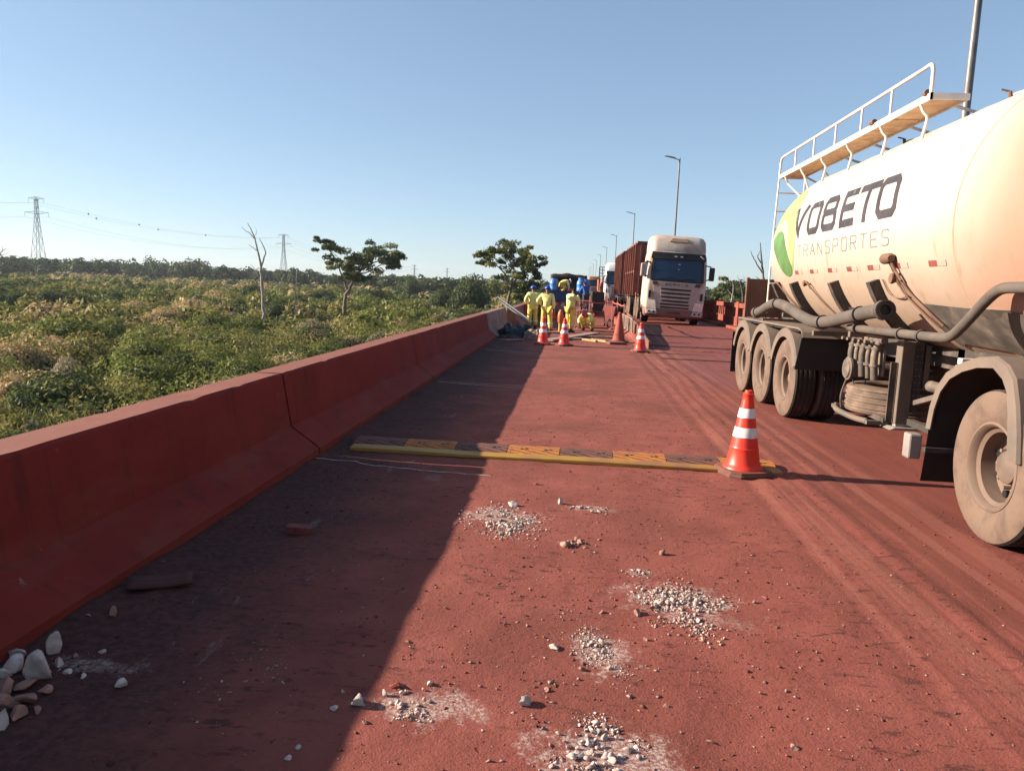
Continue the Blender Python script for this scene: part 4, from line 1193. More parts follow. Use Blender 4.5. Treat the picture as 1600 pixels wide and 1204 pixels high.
# spare wheel on its carrier
ty = wheel_mesh('tyre', .50, .30, .29)
ty.materials[1] = surf('dust_caked_tread', (.20, .135, .10), .9, var=.3, vscale=6)
sp = link_mesh('spare_tyre', ty, None, tk); sp.location = Vector((3.47, 8.25, .555)) - TO; sp.rotation_euler = (0, radians(90), 0)
tag(sp, 'spare tyre lying flat under the valves')
b = MB(TO); b.tube(curve([(2.96, 8.55, .43), (2.92, 8.4, .40), (2.94, 8.0, .385), (3.0, 7.75, .385)], 4), .03, 8); b.bar((2.97, 8.7, .40), (4.2, 8.7, .40), .05, .04); b.bar((2.97, 7.7, .385), (4.2, 7.7, .385), .05, .04); b.build('spare_carrier', M_BEIGE, tk, smooth=40)
b = MB(TO); b.tube(curve([(2.985, 8.45, .40), (2.965, 8.44, .55), (3.0, 8.43, .72)], 4), .012, 6); b.build('spare_strap', M_FRAME, tk)
# landing leg
b = MB(TO); b.box(3.19, 3.315, 7.56, 7.70, .40, 1.21); leg = b.build('landing_leg', M_BEIGE, tk, bevel=.008)
b = MB(TO); b.box(3.315, 3.40, 7.57, 7.69, .52, 1.21); b.build('leg_channel', M_FRAME, leg)
b = MB(TO); b.box(3.20, 3.32, 7.57, 7.69, .375, .42); b.prism([(3.12, .35), (3.46, .35), (3.42, .375), (3.17, .375)], lambda a, c, h: (a, h, c), 7.50, 7.78); b.build('leg_foot', surf('scraped_pale_steel', (.45, .41, .37), .6, metal=.3, dust=.3), leg, bevel=.004)
b = MB(TO)
for k in range(9):
    for x in (3.335, 3.375):
        b.lathe([(.009, 7.565), (.009, 7.57)], (x + .006 * (k % 2), 0, 1.14 - k * .065), 'Y', 8)
tag(b.build('bolt_holes', M_BEIGE, leg), kind='stuff')
b = MB(TO); b.box(3.42, 3.47, 7.58, 7.68, .78, 1.18); b.build('leg_plate', M_BEIGE, leg, bevel=.004)
b = MB(TO); b.bar((3.36, 7.55, .62), (3.12, 6.2, .92), .05, .05); b.build('leg_brace', M_BEIGE, leg, bevel=.006)
b = MB(TO); b.bar((3.13, 7.64, .42), (3.13, 8.7, .42), .04, .05); b.bar((3.15, 7.62, .42), (3.15, 7.62, 1.0), .02, .06); b.build('side_guard', M_FRAME, leg)
b = MB(TO); b.box(3.3, 3.36, 6.3, 7.56, .40, .46); b.build('low_rail', M_FRAME, tk)
b = MB(TO); b.tube([(3.42, 7.9, .80), (3.55, 7.2, .78)], .055, 12); b.build('air_tank', M_VALVE, tk, smooth=40)
# small fittings on the shell
M_RUSTY = surf('rusty_brown_fitting', (.20, .10, .065), .8, dust=.3, dcol=(.35, .22, .15))
p = tsurf(7.36, -12.5, .05)
b = MB(TO); b.tube([p + Vector((0, .09, 0)), p + Vector((0, .06, 0)), p - Vector((0, .06, 0)), p - Vector((0, .09, 0))], [.02, .05, .05, .03], 12); fit = b.build('relief_valve', M_RUSTY, tk, smooth=40)
b = MB(TO); b.tube(curve([tsurf(7.30, -13.5, .05), tsurf(7.22, -22, .03), tsurf(7.12, -30, .02), tsurf(6.95, -37, .03), tsurf(6.86, -44, .03)], 6), .014, 8); b.build('drain_hose', M_RUSTY, fit, smooth=60)
b = MB(TO); b.tube(curve([tsurf(7.36, -13.5, .04), tsurf(7.31, -23, .02), tsurf(7.26, -29, .02), tsurf(7.1, -38, .02), tsurf(7.0, -46, .02)], 6), .009, 8); b.build('drain_hose', M_RUSTY, fit, smooth=60)
p = tsurf(7.36, -21.5, .03)
b = MB(TO); b.lathe([(.045, -.03), (.05, -.01), (.03, .03), (.001, .035)], p, 'X', 14); b.tube(curve([p, p + Vector((-.03, -.1, .06)), p + Vector((0, -.17, -.02))], 4), .012, 8); b.build('drain_cock', M_RUSTY, fit, smooth=40)
b = MB(TO); b.tube(curve([tsurf(7.66, -22, .015), tsurf(7.6, -29, .02), tsurf(7.4, -31, .02), tsurf(7.2, -29.5, .02)], 5), .007, 6); b.build('drain_hose', M_RUSTY, fit)
for y in (10.1, 11.5):
    p = tsurf(y, -23, .03)
    b = MB(TO); b.lathe([(.035, -.03), (.04, -.01), (.02, .03), (.001, .035)], p, 'X', 12); b.tube(curve([p, tsurf(y - .12, -22, .05), tsurf(y - .22, -28, .03), tsurf(y - .34, -36, .02), tsurf(y - .5, -48, .02)], 6), .010, 8); b.build('drain_cock', M_RUSTY, tk, smooth=40)
# catwalk on top
M_RAIL = surf('white_rail_paint', (.62, .55, .50), .5, dust=.35, dcol=(.40, .27, .2), dscale=6, up=.15)
t = NT('perforated_walkway_sheet')
br = t.n('TexBrick', {'Vector': t.scaled((1, 1, 1)), 'Scale': 9.0, 'Color1': (.62, .40, .22), 'Color2': (.55, .34, .18), 'Mortar': (.23, .13, .08), 'Mortar Size': .03})
t.pbsdf(Base_Color=t.mix(t.math('MULTIPLY', t.ramp(t.noise(3, 5), .4, .7), .5), br.outputs['Color'], (.40, .25, .15)), Roughness=.7)
M_GRATE = t.m
WX0, WX1, WY0, WY1, WZ = 3.30, 3.64, 7.8, 13.15, 3.545
b = MB(TO); b.box(WX0 + .02, WX1, WY0 + .02, WY1, WZ, WZ + .012); walk = b.build('catwalk_deck', surf('tan_walkway_plate', (.55, .36, .21), .7, var=.2, vscale=5), tk)
nb = 0
b = MB(TO)   # tread bars under the deck
y = WY0 + 1.0
while y < WY1 - .02:
    b.box(WX0 + .03, WX1 - .01, y, y + .032, WZ - .014, WZ - .001); y += .062
tag(b.build('tread_bars', surf('tan_tread_bar', (.62, .42, .25), .65, var=.25, vscale=9), walk), kind='stuff')
b = MB(TO); b.box(WX0, WX0 + .02, WY0, WY1, WZ - .03, WZ + .035); b.box(WX0, WX1, WY0, WY0 + .02, WZ - .03, WZ + .03); b.box(WX1, WX1 + .02, WY0, WY1, WZ - .03, WZ + .03); b.box(WX0, WX1, WY1, WY1 + .02, WZ - .03, WZ + .03); b.build('deck_frame', M_RAIL, walk)
for y in (8.05, 9.05, 10.1, 11.1, 12.05, 12.9):
    th = atan2(3.33 - TZC, TXC - 3.45)
    yy_ = min(y, 11.9)
    foot = tsurf(yy_, 52 if y < 11.9 else 40, .0)
    if y > 12: foot = Vector((3.5, min(y, 12.4), 3.1))
    b = MB(TO); b.tube(curve([(WX0 + .01, y, WZ - .01), (WX0 + .05, y, WZ - .09), (WX0 + .09, y - .01, WZ - .16), foot], 4), .016, 8); b.build('catwalk_support', M_RAIL, tk, smooth=50)
    f2 = tsurf(yy_, 82, 0) if y < 12 else Vector((3.95, min(y, 12.3), 3.2))
    b = MB(TO); b.tube([(WX1, y + .05, WZ - .01), f2], .016, 8); b.build('catwalk_support', M_RAIL, tk, smooth=50)
RZ = WZ + .30
b = MB(TO); b.tube([(WX0, WY0, WZ + .03)] + curve([(WX0, WY0, WZ + .15), (WX0, WY0 + .01, RZ - .06), (WX0, WY0 + .06, RZ), (WX0, WY0 + .2, RZ)], 4) + [(WX0, 10, RZ)] + curve([(WX0, WY1 - .25, RZ), (WX0, WY1 - .08, RZ - .01), (WX0, WY1, RZ - .08), (WX0, WY1 + .02, WZ)], 4), .019, 10); b.build('handrail', M_RAIL, walk, smooth=50)
for y in (8.75, 9.6, 10.5, 11.4, 12.3):
    b = MB(TO); b.tube([(WX0, y, WZ), (WX0, y, RZ)], .014, 8); b.build('rail_post', M_RAIL, walk, smooth=50)
for y, x in ((7.9, WX0), (9.2, WX0), (9.25, WX0)):
    b = MB(TO); b.lathe([(.03, -.02), (.03, .03)], (x, y, WZ + .05), 'Y', 8); b.build('rail_hinge', M_RUSTY, walk)
# ladder at the rear
b = MB(TO)
for x in (3.30, 3.72):
    b.tube(curve([(x, WY1 + .02, WZ), (x, WY1 + .06, 3.1), (x, WY1 + .12, 2.3), (x, WY1 + .14, 1.3)], 4), .016, 8)
for z in np.arange(1.5, 3.5, .3): b.tube([(3.30, WY1 + .1, z), (3.72, WY1 + .1, z)], .013, 8)
b.build('rear_ladder', M_RAIL, tk, smooth=50)
# hatches
for y in (7.35, 9.55):
    b = MB(TO); b.lathe([(.24, 3.40), (.24, 3.455), (.27, 3.46), (.27, 3.475), (.2, 3.49), (.001, 3.50)], (TXC, y, 0), 'Z', 24)
    h_ = b.build('hatch', M_TANK, tk, smooth=40)
    for k in range(5):
        a = 2 * pi * k / 5 + .4
        q = MB(TO); q.tube([(TXC + .28 * cos(a), y + .28 * sin(a), 3.42), (TXC + .29 * cos(a), y + .29 * sin(a), 3.50)], .018, 8); q.bar((TXC + .29 * cos(a), y + .29 * sin(a), 3.50), (TXC + .36 * cos(a), y + .36 * sin(a), 3.52), .02, .012); q.build('hatch_clamp', M_RUSTY, h_)

# ------------------------------------------------------------------ tractor unit: drive axle, mudguards, rear lamp, and the cab ahead
RO = Vector((TXC, 4.4, 0))
tr_ = thing('tractor_unit', 'truck tractor under the front of the tank, with a large dusty mudguard', 'truck', RO)
b = MB(RO)
for x in (3.70, 4.50): b.box(x - .05, x + .05, -2.2, 6.2, .72, .96)
b.build('chassis_beam', M_FRAME, tr_)
for y in (5.20, 3.80):
    for x, fl in ((2.975, False), (3.31, False), (4.89, True), (5.225, True)):
        wheel(tr_, RO, (x, y, .52), deep=(x in (2.975, 5.225)), flip=fl)
    b = MB(RO); b.tube([(3.2, y, .52), (5.0, y, .52)], .1, 12); b.lathe([(.001, -.25), (.2, -.15), (.24, 0), (.2, .15), (.001, .25)], (TXC, y, .52), 'X', 16); b.build('axle', M_FRAME, tr_, smooth=40)
FA = [(y_ + .05, z_) for y_, z_ in [(6.03, .62), (6.0, .80), (5.93, .96), (5.80, 1.09), (5.62, 1.175), (5.40, 1.235), (5.17, 1.262), (5.02, 1.215), (4.93, 1.14), (4.86, .98), (4.81, .80), (4.78, .62)]]
b = MB(RO)
def fsec(y, z):
    d = Vector((0, y - 5.35, z - .62)).normalized()
    o = Vector((0, y, z)); i_ = o - d * (.075 + .05 * float(sstep(5.35, 4.85, y))); k = o - d * .012
    return [Vector((2.80, i_.y, i_.z)), Vector((2.795, o.y - d.y * .012, o.z - d.z * .012)), Vector((2.815, o.y, o.z)), Vector((3.45, o.y, o.z)), Vector((3.45, k.y, k.z)), Vector((2.83, k.y, k.z)), Vector((2.812, i_.y, i_.z))]
b.loft([fsec(y, z) for y, z in FA]); b.build('mudguard', M_FEND, tr_, smooth=25)
b = MB(RO); b.sheet(lambda u, v: (v, FA[u][0] + (.03 if FA[u][0] < 5.3 else -.03), FA[u][1] - .035), range(len(FA)), (2.84, 3.44)); b.build('mudguard_liner', M_FENDIN, tr_)
mudguard(RO, tr_, 3.80, .52, .68, 2.80, 3.45, 15, 160, lip=.08)
b = MB(RO); b.sheet(lambda u, v: (u, 6.04 + .05 * (1 - v) ** 2 + .012 * sin(u * 9), .19 + .66 * v), list(np.linspace(2.81, 3.44, 8)), list(np.linspace(0, 1, 8))); b.build('mud_flap', surf('brown_black_rubber_flap', (.035, .024, .021), .8, dust=.25, dcol=(.2, .09, .07), up=0), tr_)
b = MB(RO); b.box(2.70, 2.80, 6.10, 6.22, .36, .56); lp = b.build('marker_lamp', surf('pale_lamp_plastic', (.34, .30, .28), .3, dust=.35), tr_, bevel=.015)
b = MB(RO); b.box(2.80, 3.5, 6.04, 6.09, .43, .47); b.build('lamp_bracket', M_FRAME, lp)
b = MB(RO); b.box(3.05, 5.1, 6.15, 6.22, 1.12, 1.17); b.build('rear_cross_bar', M_RAIL, tr_, bevel=.006)
b = MB(RO); b.box(3.05, 3.17, 6.17, 6.27, .92, 1.115); tl = b.build('tail_lamp', surf('tail_lamp_housing', (.30, .25, .21), .5, dust=.4), tr_, bevel=.02)
b = MB(RO); b.lathe([(.001, 6.148), (.03, 6.152), (.034, 6.17)], (3.11, 0, 1.02), 'Y', 14); b.build('red_lens', surf('orange_red_lens', (.75, .12, .05), .25, var=.05), tl)
b = MB(RO); b.tube(curve([(3.22, 6.1, 1.1), (3.22, 6.1, .95), (3.28, 6.1, .9)], 4), .018, 8); b.build('air_line', M_RAIL, tl)
b = MB(RO)   # fifth-wheel plate
b.box(3.75, 4.45, 4.0, 4.8, .98, 1.06); b.build('fifth_wheel', M_FRAME, tr_, bevel=.02)
# cab and front axle, beside and behind the camera
M_CABW = surf('cab_white_paint', (.62, .56, .50), .4, dust=.35, dcol=TAN_DUST)
M_GLASS = NT('dark_cab_glass'); M_GLASS.pbsdf(Base_Color=(.012, .02, .032), Roughness=.06, Specular_IOR_Level=.8); M_GLASS = M_GLASS.m
b = MB(RO); 
def cabring(z, w, y0, y1): return [Vector((TXC + w * sx, y, z)) for sx, y in ((-1, y1), (-1, y0 + .25), (-.85, y0), (.85, y0), (1, y0 + .25), (1, y1))]
b.loft([cabring(.45, 1.22, -2.75, -.5), cabring(1.2, 1.24, -2.8, -.5), cabring(1.9, 1.24, -2.75, -.5), cabring(2.9, 1.18, -2.5, -.5), cabring(3.3, 1.1, -2.1, -.6)]); b.build('cab', M_CABW, tr_, bevel=.04)
b = MB(RO); b.box(2.83, 2.855, -2.1, -1.3, 1.75, 2.5); b.build('side_window', M_GLASS, tr_)
for x, fl in ((3.0, False), (5.2, True)): wheel(tr_, RO, (x, -1.3, .52), deep=False, flip=fl)
# ------------------------------------------------------------------ oncoming truck with dump trailers
M_SCAB = surf('dusty_cream_cab_paint', (.50, .41, .345), .45, var=.1, dust=.58, dcol=(.36, .225, .165), dscale=1.4, up=.1, bump=.05)
M_SGRILLE = surf('dusty_grille_plastic', (.40, .31, .27), .7, var=.15, dust=.5, dcol=(.40, .26, .205), dscale=3, up=.2)
M_SDARK = surf('black_trim', (.018, .016, .016), .5, var=.2, dust=.12, dcol=RED_DUST, up=.1)
M_SRED = surf('red_dusted_bumper', (.30, .13, .10), .7, dust=.5, dcol=(.26, .085, .06), dscale=3)
M_LAMP = NT('headlamp_glass'); M_LAMP.pbsdf(Base_Color=(.55, .55, .56), Roughness=.12, Metallic=.3, Specular_IOR_Level=.8); M_LAMP = M_LAMP.m
M_WIND = NT('blue_dark_windscreen'); M_WIND.pbsdf(Base_Color=(.010, .024, .058), Roughness=.18, Specular_IOR_Level=.5); M_WIND = M_WIND.m
def plan(w, y0, y1, z, cr=.15, bow=.05, n=6):
    """outline of a cab at height z, front towards -y"""
    P = [(-w, y1)]
    for k in range(n + 1):
        a = pi + (pi / 2) * k / n
        P.append((-w + cr + cr * cos(a), y0 + bow + cr + cr * sin(a)))
    for f in (-.6, -.3, 0, .3, .6): P.append((f * (w - cr) / .75 * .9, y0 + bow * (f * 1.2) ** 2))
    for k in range(n + 1):
        a = 1.5 * pi + (pi / 2) * k / n
        P.append((w - cr + cr * cos(a), y0 + bow + cr + cr * sin(a)))
    P.append((w, y1))
    return [Vector((x, y, z)) for x, y in P]
def front_strip(b, x0, x1, z0, z1, yf, th=.03, bow=.05, w=1.22, n=8):
    """a panel that follows the bowed front; yf(z) is the front plane"""
    us = np.linspace(0, 1, n + 1); base = len(b.v)
    fy = lambda x, z: yf(z) + bow * (x / w * 1.0) ** 2 * 1.3
    for s_ in (0, 1):
        for z, xa, xb in ((z0, x0[0], x0[1]), (z1, x1[0], x1[1])):
            for u in us:
                x = xa + (xb - xa) * u; b.v.append((x, fy(x, z) - (th if s_ == 0 else -.01), z))
    m = n + 1
    for i in range(n):
        b.f += [(base + i, base + i + 1, base + m + i + 1, base + m + i), (base + 2 * m + i, base + 3 * m + i, base + 3 * m + i + 1, base + 2 * m + i + 1),
                (base + i, base + 2 * m + i, base + 2 * m + i + 1, base + i + 1), (base + m + i, base + m + i + 1, base + 3 * m + i + 1, base + 3 * m + i)]
    b.f += [(base, base + m, base + 3 * m, base + 2 * m), (base + n, base + 2 * m + n, base + 3 * m + n, base + m + n)]
    return b
def road_truck(loc, rot, label, cab_mat, detail=True, roof=3.72, grille=None):
    o = thing('truck', label, 'truck', loc, rot)
    yf = lambda z: 0.0 if z < 1.75 else (z - 1.75) * .22 + .0
    b = MB(); b.loft([plan(1.20, .10, 2.2, .62), plan(1.225, .02, 2.2, .95), plan(1.225, .0, 2.2, 1.7), plan(1.215, .10, 2.2, 2.2), plan(1.18, .24, 2.2, 2.85), plan(1.14, .36, 2.2, 3.02)])
    b.build('cab', cab_mat, o, smooth=35)
    b = MB(); b.loft([plan(1.15, .36, 2.2, 3.0, .3), plan(1.16, .36, 2.2, 3.14, .3), plan(1.14, .52, 2.25, roof - .22, .3), plan(1.06, .66, 2.25, roof - .06, .3), plan(.92, .85, 2.2, roof, .3)])
    rf = b.build('roof_fairing', cab_mat, o, smooth=40)
    b = MB(); b.prism([(-.42, roof - .28), (.42, roof - .28), (.30, roof - .12), (-.30, roof - .12)], lambda a, c, h: (a, h + (c - roof + .28) * .6, c), .46, .62); b.build('roof_hatch', surf('tan_roof_vent', (.42, .27, .18), .7), rf, bevel=.02)
    b = MB(); front_strip(b, (-1.02, 1.02), (-1.0, 1.0), 1.86, 2.72, lambda z: (z - 1.7) * .21 - .035, .02, .06); ws = b.build('windscreen', M_WIND, o, smooth=40)
    b = MB(); front_strip(b, (-1.13, 1.13), (-1.09, 1.09), 2.70, 2.98, lambda z: .20 - (2.98 - z) * .15, .05, .07); b.build('sun_visor', M_SDARK, o, smooth=40)
    b = MB(); front_strip(b, (-1.1, -1.0), (-1.06, -.97), 1.82, 2.72, lambda z: (z - 1.7) * .21 - .03, .035, .06, n=2); front_strip(b, (1.0, 1.1), (.97, 1.06), 1.82, 2.72, lambda z: (z - 1.7) * .21 - .03, .035, .06, n=2); front_strip(b, (-1.05, 1.05), (-1.04, 1.04), 1.79, 1.87, lambda z: .02, .035, .07); b.build('screen_surround', M_SDARK, o, smooth=40)
    b = MB(); b.bar((-.75, -.03, 1.88), (-.05, -.02, 1.97), .03, .02); b.bar((0, -.03, 1.88), (.7, -.02, 1.94), .03, .02); b.build('wiper', M_SDARK, ws)
    if detail:
        for x in (-.12, .12): 
            q = MB(); front_strip(q, (x - .05, x + .05), (x - .05, x + .05), 2.80, 2.85, lambda z: .13, .055, .07, n=2); q.build('visor_lamp', surf('visor_lamp_glass', (.6, .6, .58), .3), o)
        q = MB(); q.bar((.88, .10, 2.90), (1.02, .12, 2.80), .06, .03); q.build('visor_emblem', surf('pale_emblem', (.65, .6, .55), .5), o)
        q = MB(); q.box(.0, .09, .10, .112, 2.5, 2.53); q.build('sticker', surf('white_sticker', (.7, .7, .72), .5), ws)
        q = MB(); q.box(.0, .06, .07, .075, 2.29, 2.32); q.build('sticker', surf('white_sticker', (.7, .7, .72), .5), ws)
    gm = grille or M_SGRILLE
    b = MB(); front_strip(b, (-.80, .80), (-.98, .98), .66, 1.78, lambda z: 0, .035, .07); gp = b.build('grille_panel', gm, o, smooth=40)
    for x in (-1, 1):
        q = MB(); front_strip(q, tuple(sorted((x * .72, x * .96))), tuple(sorted((x * .80, x * 1.0))), 1.62, 1.76, lambda z: 0, .05, .07, n=3); q.build('vent', surf('dark_brown_vent', (.09, .045, .035), .7), gp)
    for i, z in enumerate((1.48, 1.32, 1.16, 1.0)):
        q = MB(); w = .60 - .02 * i; front_strip(q, (-w, w), (-w - .03, w + .03), z - .05, z + .025, lambda z_: 0, .042, .07); q.build('grille_slot', surf('dark_brown_slot', (.05, .024, .02), .7) if i < 3 else surf('dark_brown_slot', (.07, .03, .026), .7), gp)
        q = MB(); front_strip(q, (-w - .06, w + .06), (-w - .05, w + .05), z + .025, z + .085, lambda z_: 0, .07, .07); q.build('grille_bar', gm, gp, smooth=40)
    for i, z in enumerate((.86, .73)):
        q = MB(); front_strip(q, (-.58, .58), (-.6, .6), z - .04, z + .03, lambda z_: 0, .042, .07); q.build('grille_slot', surf('dark_brown_slot', (.07, .03, .026), .7), gp)
        q = MB(); front_strip(q, (-.64, .64), (-.64, .64), z + .03, z + .065, lambda z_: 0, .065, .07); q.build('grille_bar', gm, gp, smooth=40)
    if detail:   # letters across the top of the grille
        SC = {'S': [(1, 1), (0, 1), (0, .5), (1, .5), (1, 0), (0, 0)], 'C': [(1, 1), (0, 1), (0, 0), (1, 0)], 'A': [(0, 0), (0, 1), (1, 1), (1, 0), (1, .5), (0, .5)], 'N': [(0, 0), (0, 1), (1, 0), (1, 1)], 'I': [(.5, 0), (.5, 1)]}
        for i, ch in enumerate('SCANIA'):
            q = MB(); x0 = -.46 + i * .165
            P = [Vector((x0 + p * .085, -.045 + .07 * 1.3 * ((x0 + p * .085) / 1.22) ** 2, 1.63 + c * .075)) for p, c in SC[ch]]
            for a, c in zip(P, P[1:]): q.bar(a, c, .02, .02)
            q.build('letter', surf('dull_grey_letters', (.20, .16, .145), .6), gp)
    # bumper, headlamps
    b = MB(); b.loft([plan(1.17, .03, .7, .32, .2, .08), plan(1.23, -.06, .7, .40, .2, .08), plan(1.24, -.06, .7, .58, .2, .08), plan(1.22, -.02, .7, .68, .2, .08)]); bp_ = b.build('bumper', M_SRED, o, smooth=40)
    q = MB(); q.box(-.26, .26, -.075, -.06, .46, .56); q.build('number_plate', surf('brown_plate', (.14, .06, .05), .7), bp_)
    for s_ in (-1, 1):
        q = MB(); q.loft([[Vector((s_ * x, y + d, z)) for x, y, z in ((.74, .0, .62), (1.16, .10, .62), (1.18, .12, .98), (.80, .02, .98))] for d in (-.06, .12)]); hl = q.build('headlamp', M_LAMP if s_ > 0 else surf('dust_coated_lamp', (.52, .43, .37), .5), o, bevel=.02)
        q = MB(); q.loft([[Vector((s_ * x, y + d, z)) for x, y, z in ((.70, -.05, .42), (1.14, .03, .42), (1.17, .05, .61), (.74, -.04, .61))] for d in (-.05, .1)]); fl_ = q.build('fog_lamp_panel', surf('pale_lamp_panel', (.55, .48, .43), .4, dust=.3, dcol=(.36, .215, .16)), o, bevel=.02)
        for x in (.84, 1.03):
            q = MB(); q.lathe([(.001, -.135 + (x - .84) * .2), (.04, -.13 + (x - .84) * .2), (.055, -.06 + (x - .84) * .2)], (s_ * x, .02, .515), 'Y', 14); q.build('fog_lamp', surf('dark_lamp_lens', (.03, .03, .035), .2), fl_)
        q = MB(); q.box(min(s_ * 1.02, s_ * 1.12), max(s_ * 1.02, s_ * 1.12), -.0, .09, 1.08, 1.38); q.build('corner_vent', M_SDARK, o, bevel=.02)
        # mirrors
        q = MB(); q.bar((s_ * 1.14, .28, 2.55), (s_ * 1.36, .18, 2.50), .05, .05); q.bar((s_ * 1.16, .2, 1.92), (s_ * 1.36, .16, 2.0), .05, .05); arm = q.build('mirror_arm', M_SDARK, o)
        q = MB(); q.box(min(s_ * 1.30, s_ * 1.52), max(s_ * 1.30, s_ * 1.52), .1, .26, 1.93, 2.48); mr = q.build('mirror', M_SDARK if s_ > 0 else M_SGRILLE, o, bevel=.05, seg=3)
        # side windows, steps, front wheels
        q = MB(); q.box(min(s_ * 1.185, s_ * 1.225), max(s_ * 1.185, s_ * 1.225), .55, 1.45, 1.92, 2.62); q.build('side_window', M_WIND, o)
        q = MB(); q.box(min(s_ * .95, s_ * 1.2), max(s_ * .95, s_ * 1.2), .5, 1.0, .35, .75); q.build('step', M_SRED, o, bevel=.02)
        wheel(o, (0, 0, 0), (s_ * 1.06, 1.45, .52), deep=False, flip=(s_ > 0), nuts=False)
    mudY = 1.45
    for s_ in (-1, 1):
        x0, x1 = (-1.22, -.85) if s_ < 0 else (.85, 1.22)
        q = MB(); A = np.linspace(10, 170, 12)
        q.loft([[Vector((x, mudY + r_ * cos(radians(a)), .52 + r_ * sin(radians(a)))) for x, r_ in ((x0, .62), (x0, .70), (x1, .70), (x1, .62))] for a in A]); q.build('wheel_arch', M_SRED, o, smooth=30)
    b = MB(); b.box(-.45, -.35, 1.0, 7.0, .75, 1.0); b.box(.35, .45, 1.0, 7.0, .75, 1.0); b.build('chassis', M_SRED, o)
    for y in (4.5, 5.85):
        for s_ in (-1, 1): wheel(o, (0, 0, 0), (s_ * 1.02, y, .52), deep=True, flip=(s_ > 0), nuts=False)
    return o
M_ORE = surf('ore_red_trailer_paint', (.25, .095, .07), .8, var=.25, vscale=1.5, dust=.35, dcol=(.27, .10, .075), dscale=2, bump=.2)
def dump_trailer(loc, L, label, zt=3.75, rot=(0, 0, 0)):
    o = thing('dump_trailer', label, 'trailer', loc, rot, 'dump trailers behind the white truck')
    b = MB(); w = 1.25; z0 = 1.25
    b.box(-w, -w + .05, 0, L, z0, zt); b.box(w - .05, w, 0, L, z0, zt); b.box(-w + .05, w - .05, 0, .05, z0, zt); b.box(-w + .05, w - .05, L - .05, L, z0, zt); b.box(-w + .05, w - .05, .05, L - .05, z0, z0 + .08)
    b.build('body', M_ORE, o)
    b = MB(); b.box(-w - .06, -w + .1, -.05, L + .05, zt, zt + .1); b.box(w - .1, w + .06, -.05, L + .05, zt, zt + .1); b.box(-w + .1, w - .1, -.05, .1, zt, zt + .1); b.box(-w + .1, w - .1, L - .1, L + .05, zt, zt + .1); b.build('top_rim', M_ORE, o)
    rib = MB(); rib.box(-w - .14, -w + .003, -.06, .055, z0 - .15, zt - .003); rm = rib.mesh('rib', M_ORE)
    rb2 = MB(); rb2.box(w - .003, w + .09, -.055, .055, z0 - .15, zt - .003); rm2 = rb2.mesh('rib', M_ORE)
    n = int(L / 1.4)
    for i in range(n + 1):
        for me in (rm, rm2):
            q = link_mesh('rib', me, None, o); q.location = (0, .08 + (L - .16) * i / n, 0)
    rf = MB(); rf.box(-.05, .05, -.06, .003, z0, zt - .003); rmf = rf.mesh('front_rib', M_ORE)
    for x in (-1.1, -.5, .1, .7, 1.15):
        q = link_mesh('front_rib', rmf, None, o); q.location = (x, 0, 0)
    b = MB(); b.box(-w - .075, -w + .002, .2, L - .2, z0 + .95, z0 + 1.05); b.build('side_rail', M_ORE, o)
    b = MB(); b.box(-.5, -.4, -.6, L, .85, 1.24); b.box(.4, .5, -.6, L, .85, 1.24); b.build('chassis', M_SRED, o)
    for y in (L - 2.9, L - 1.65):
        for s_ in (-1, 1): wheel(o, (0, 0, 0), (s_ * 1.06, y, .52), deep=True, flip=(s_ > 0), nuts=False)
    b = MB(); b.box(-1.25, -.7, L - 3.7, L - .9, 1.08, 1.1); b.build('mudguard', M_SRED, o)
    return o
TILT = radians(2.2)
road_truck((4.16, 32.0, .20), (0, TILT, 0), 'white dusty cab-over truck coming towards the camera with ribbed grille', M_SCAB)
dump_trailer((4.10, 36.0, .21), 7.2, 'red ore dump trailer coupled right behind the white cab', 3.52, (0, radians(.8), 0))
dump_trailer((4.05, 44.6, .21), 7.0, 'second red ore dump trailer, behind the first one', 3.48)
M_WCAB = surf('cleaner_white_cab_paint', (.66, .65, .64), .4, var=.05, dust=.2, dcol=TAN_DUST, up=.05)
road_truck((3.92, 68, .21), (0, 0, 0), 'smaller white truck queueing behind the red dump trailers', M_WCAB, detail=False, grille=surf('white_grille', (.45, .43, .42), .5, dust=.2))
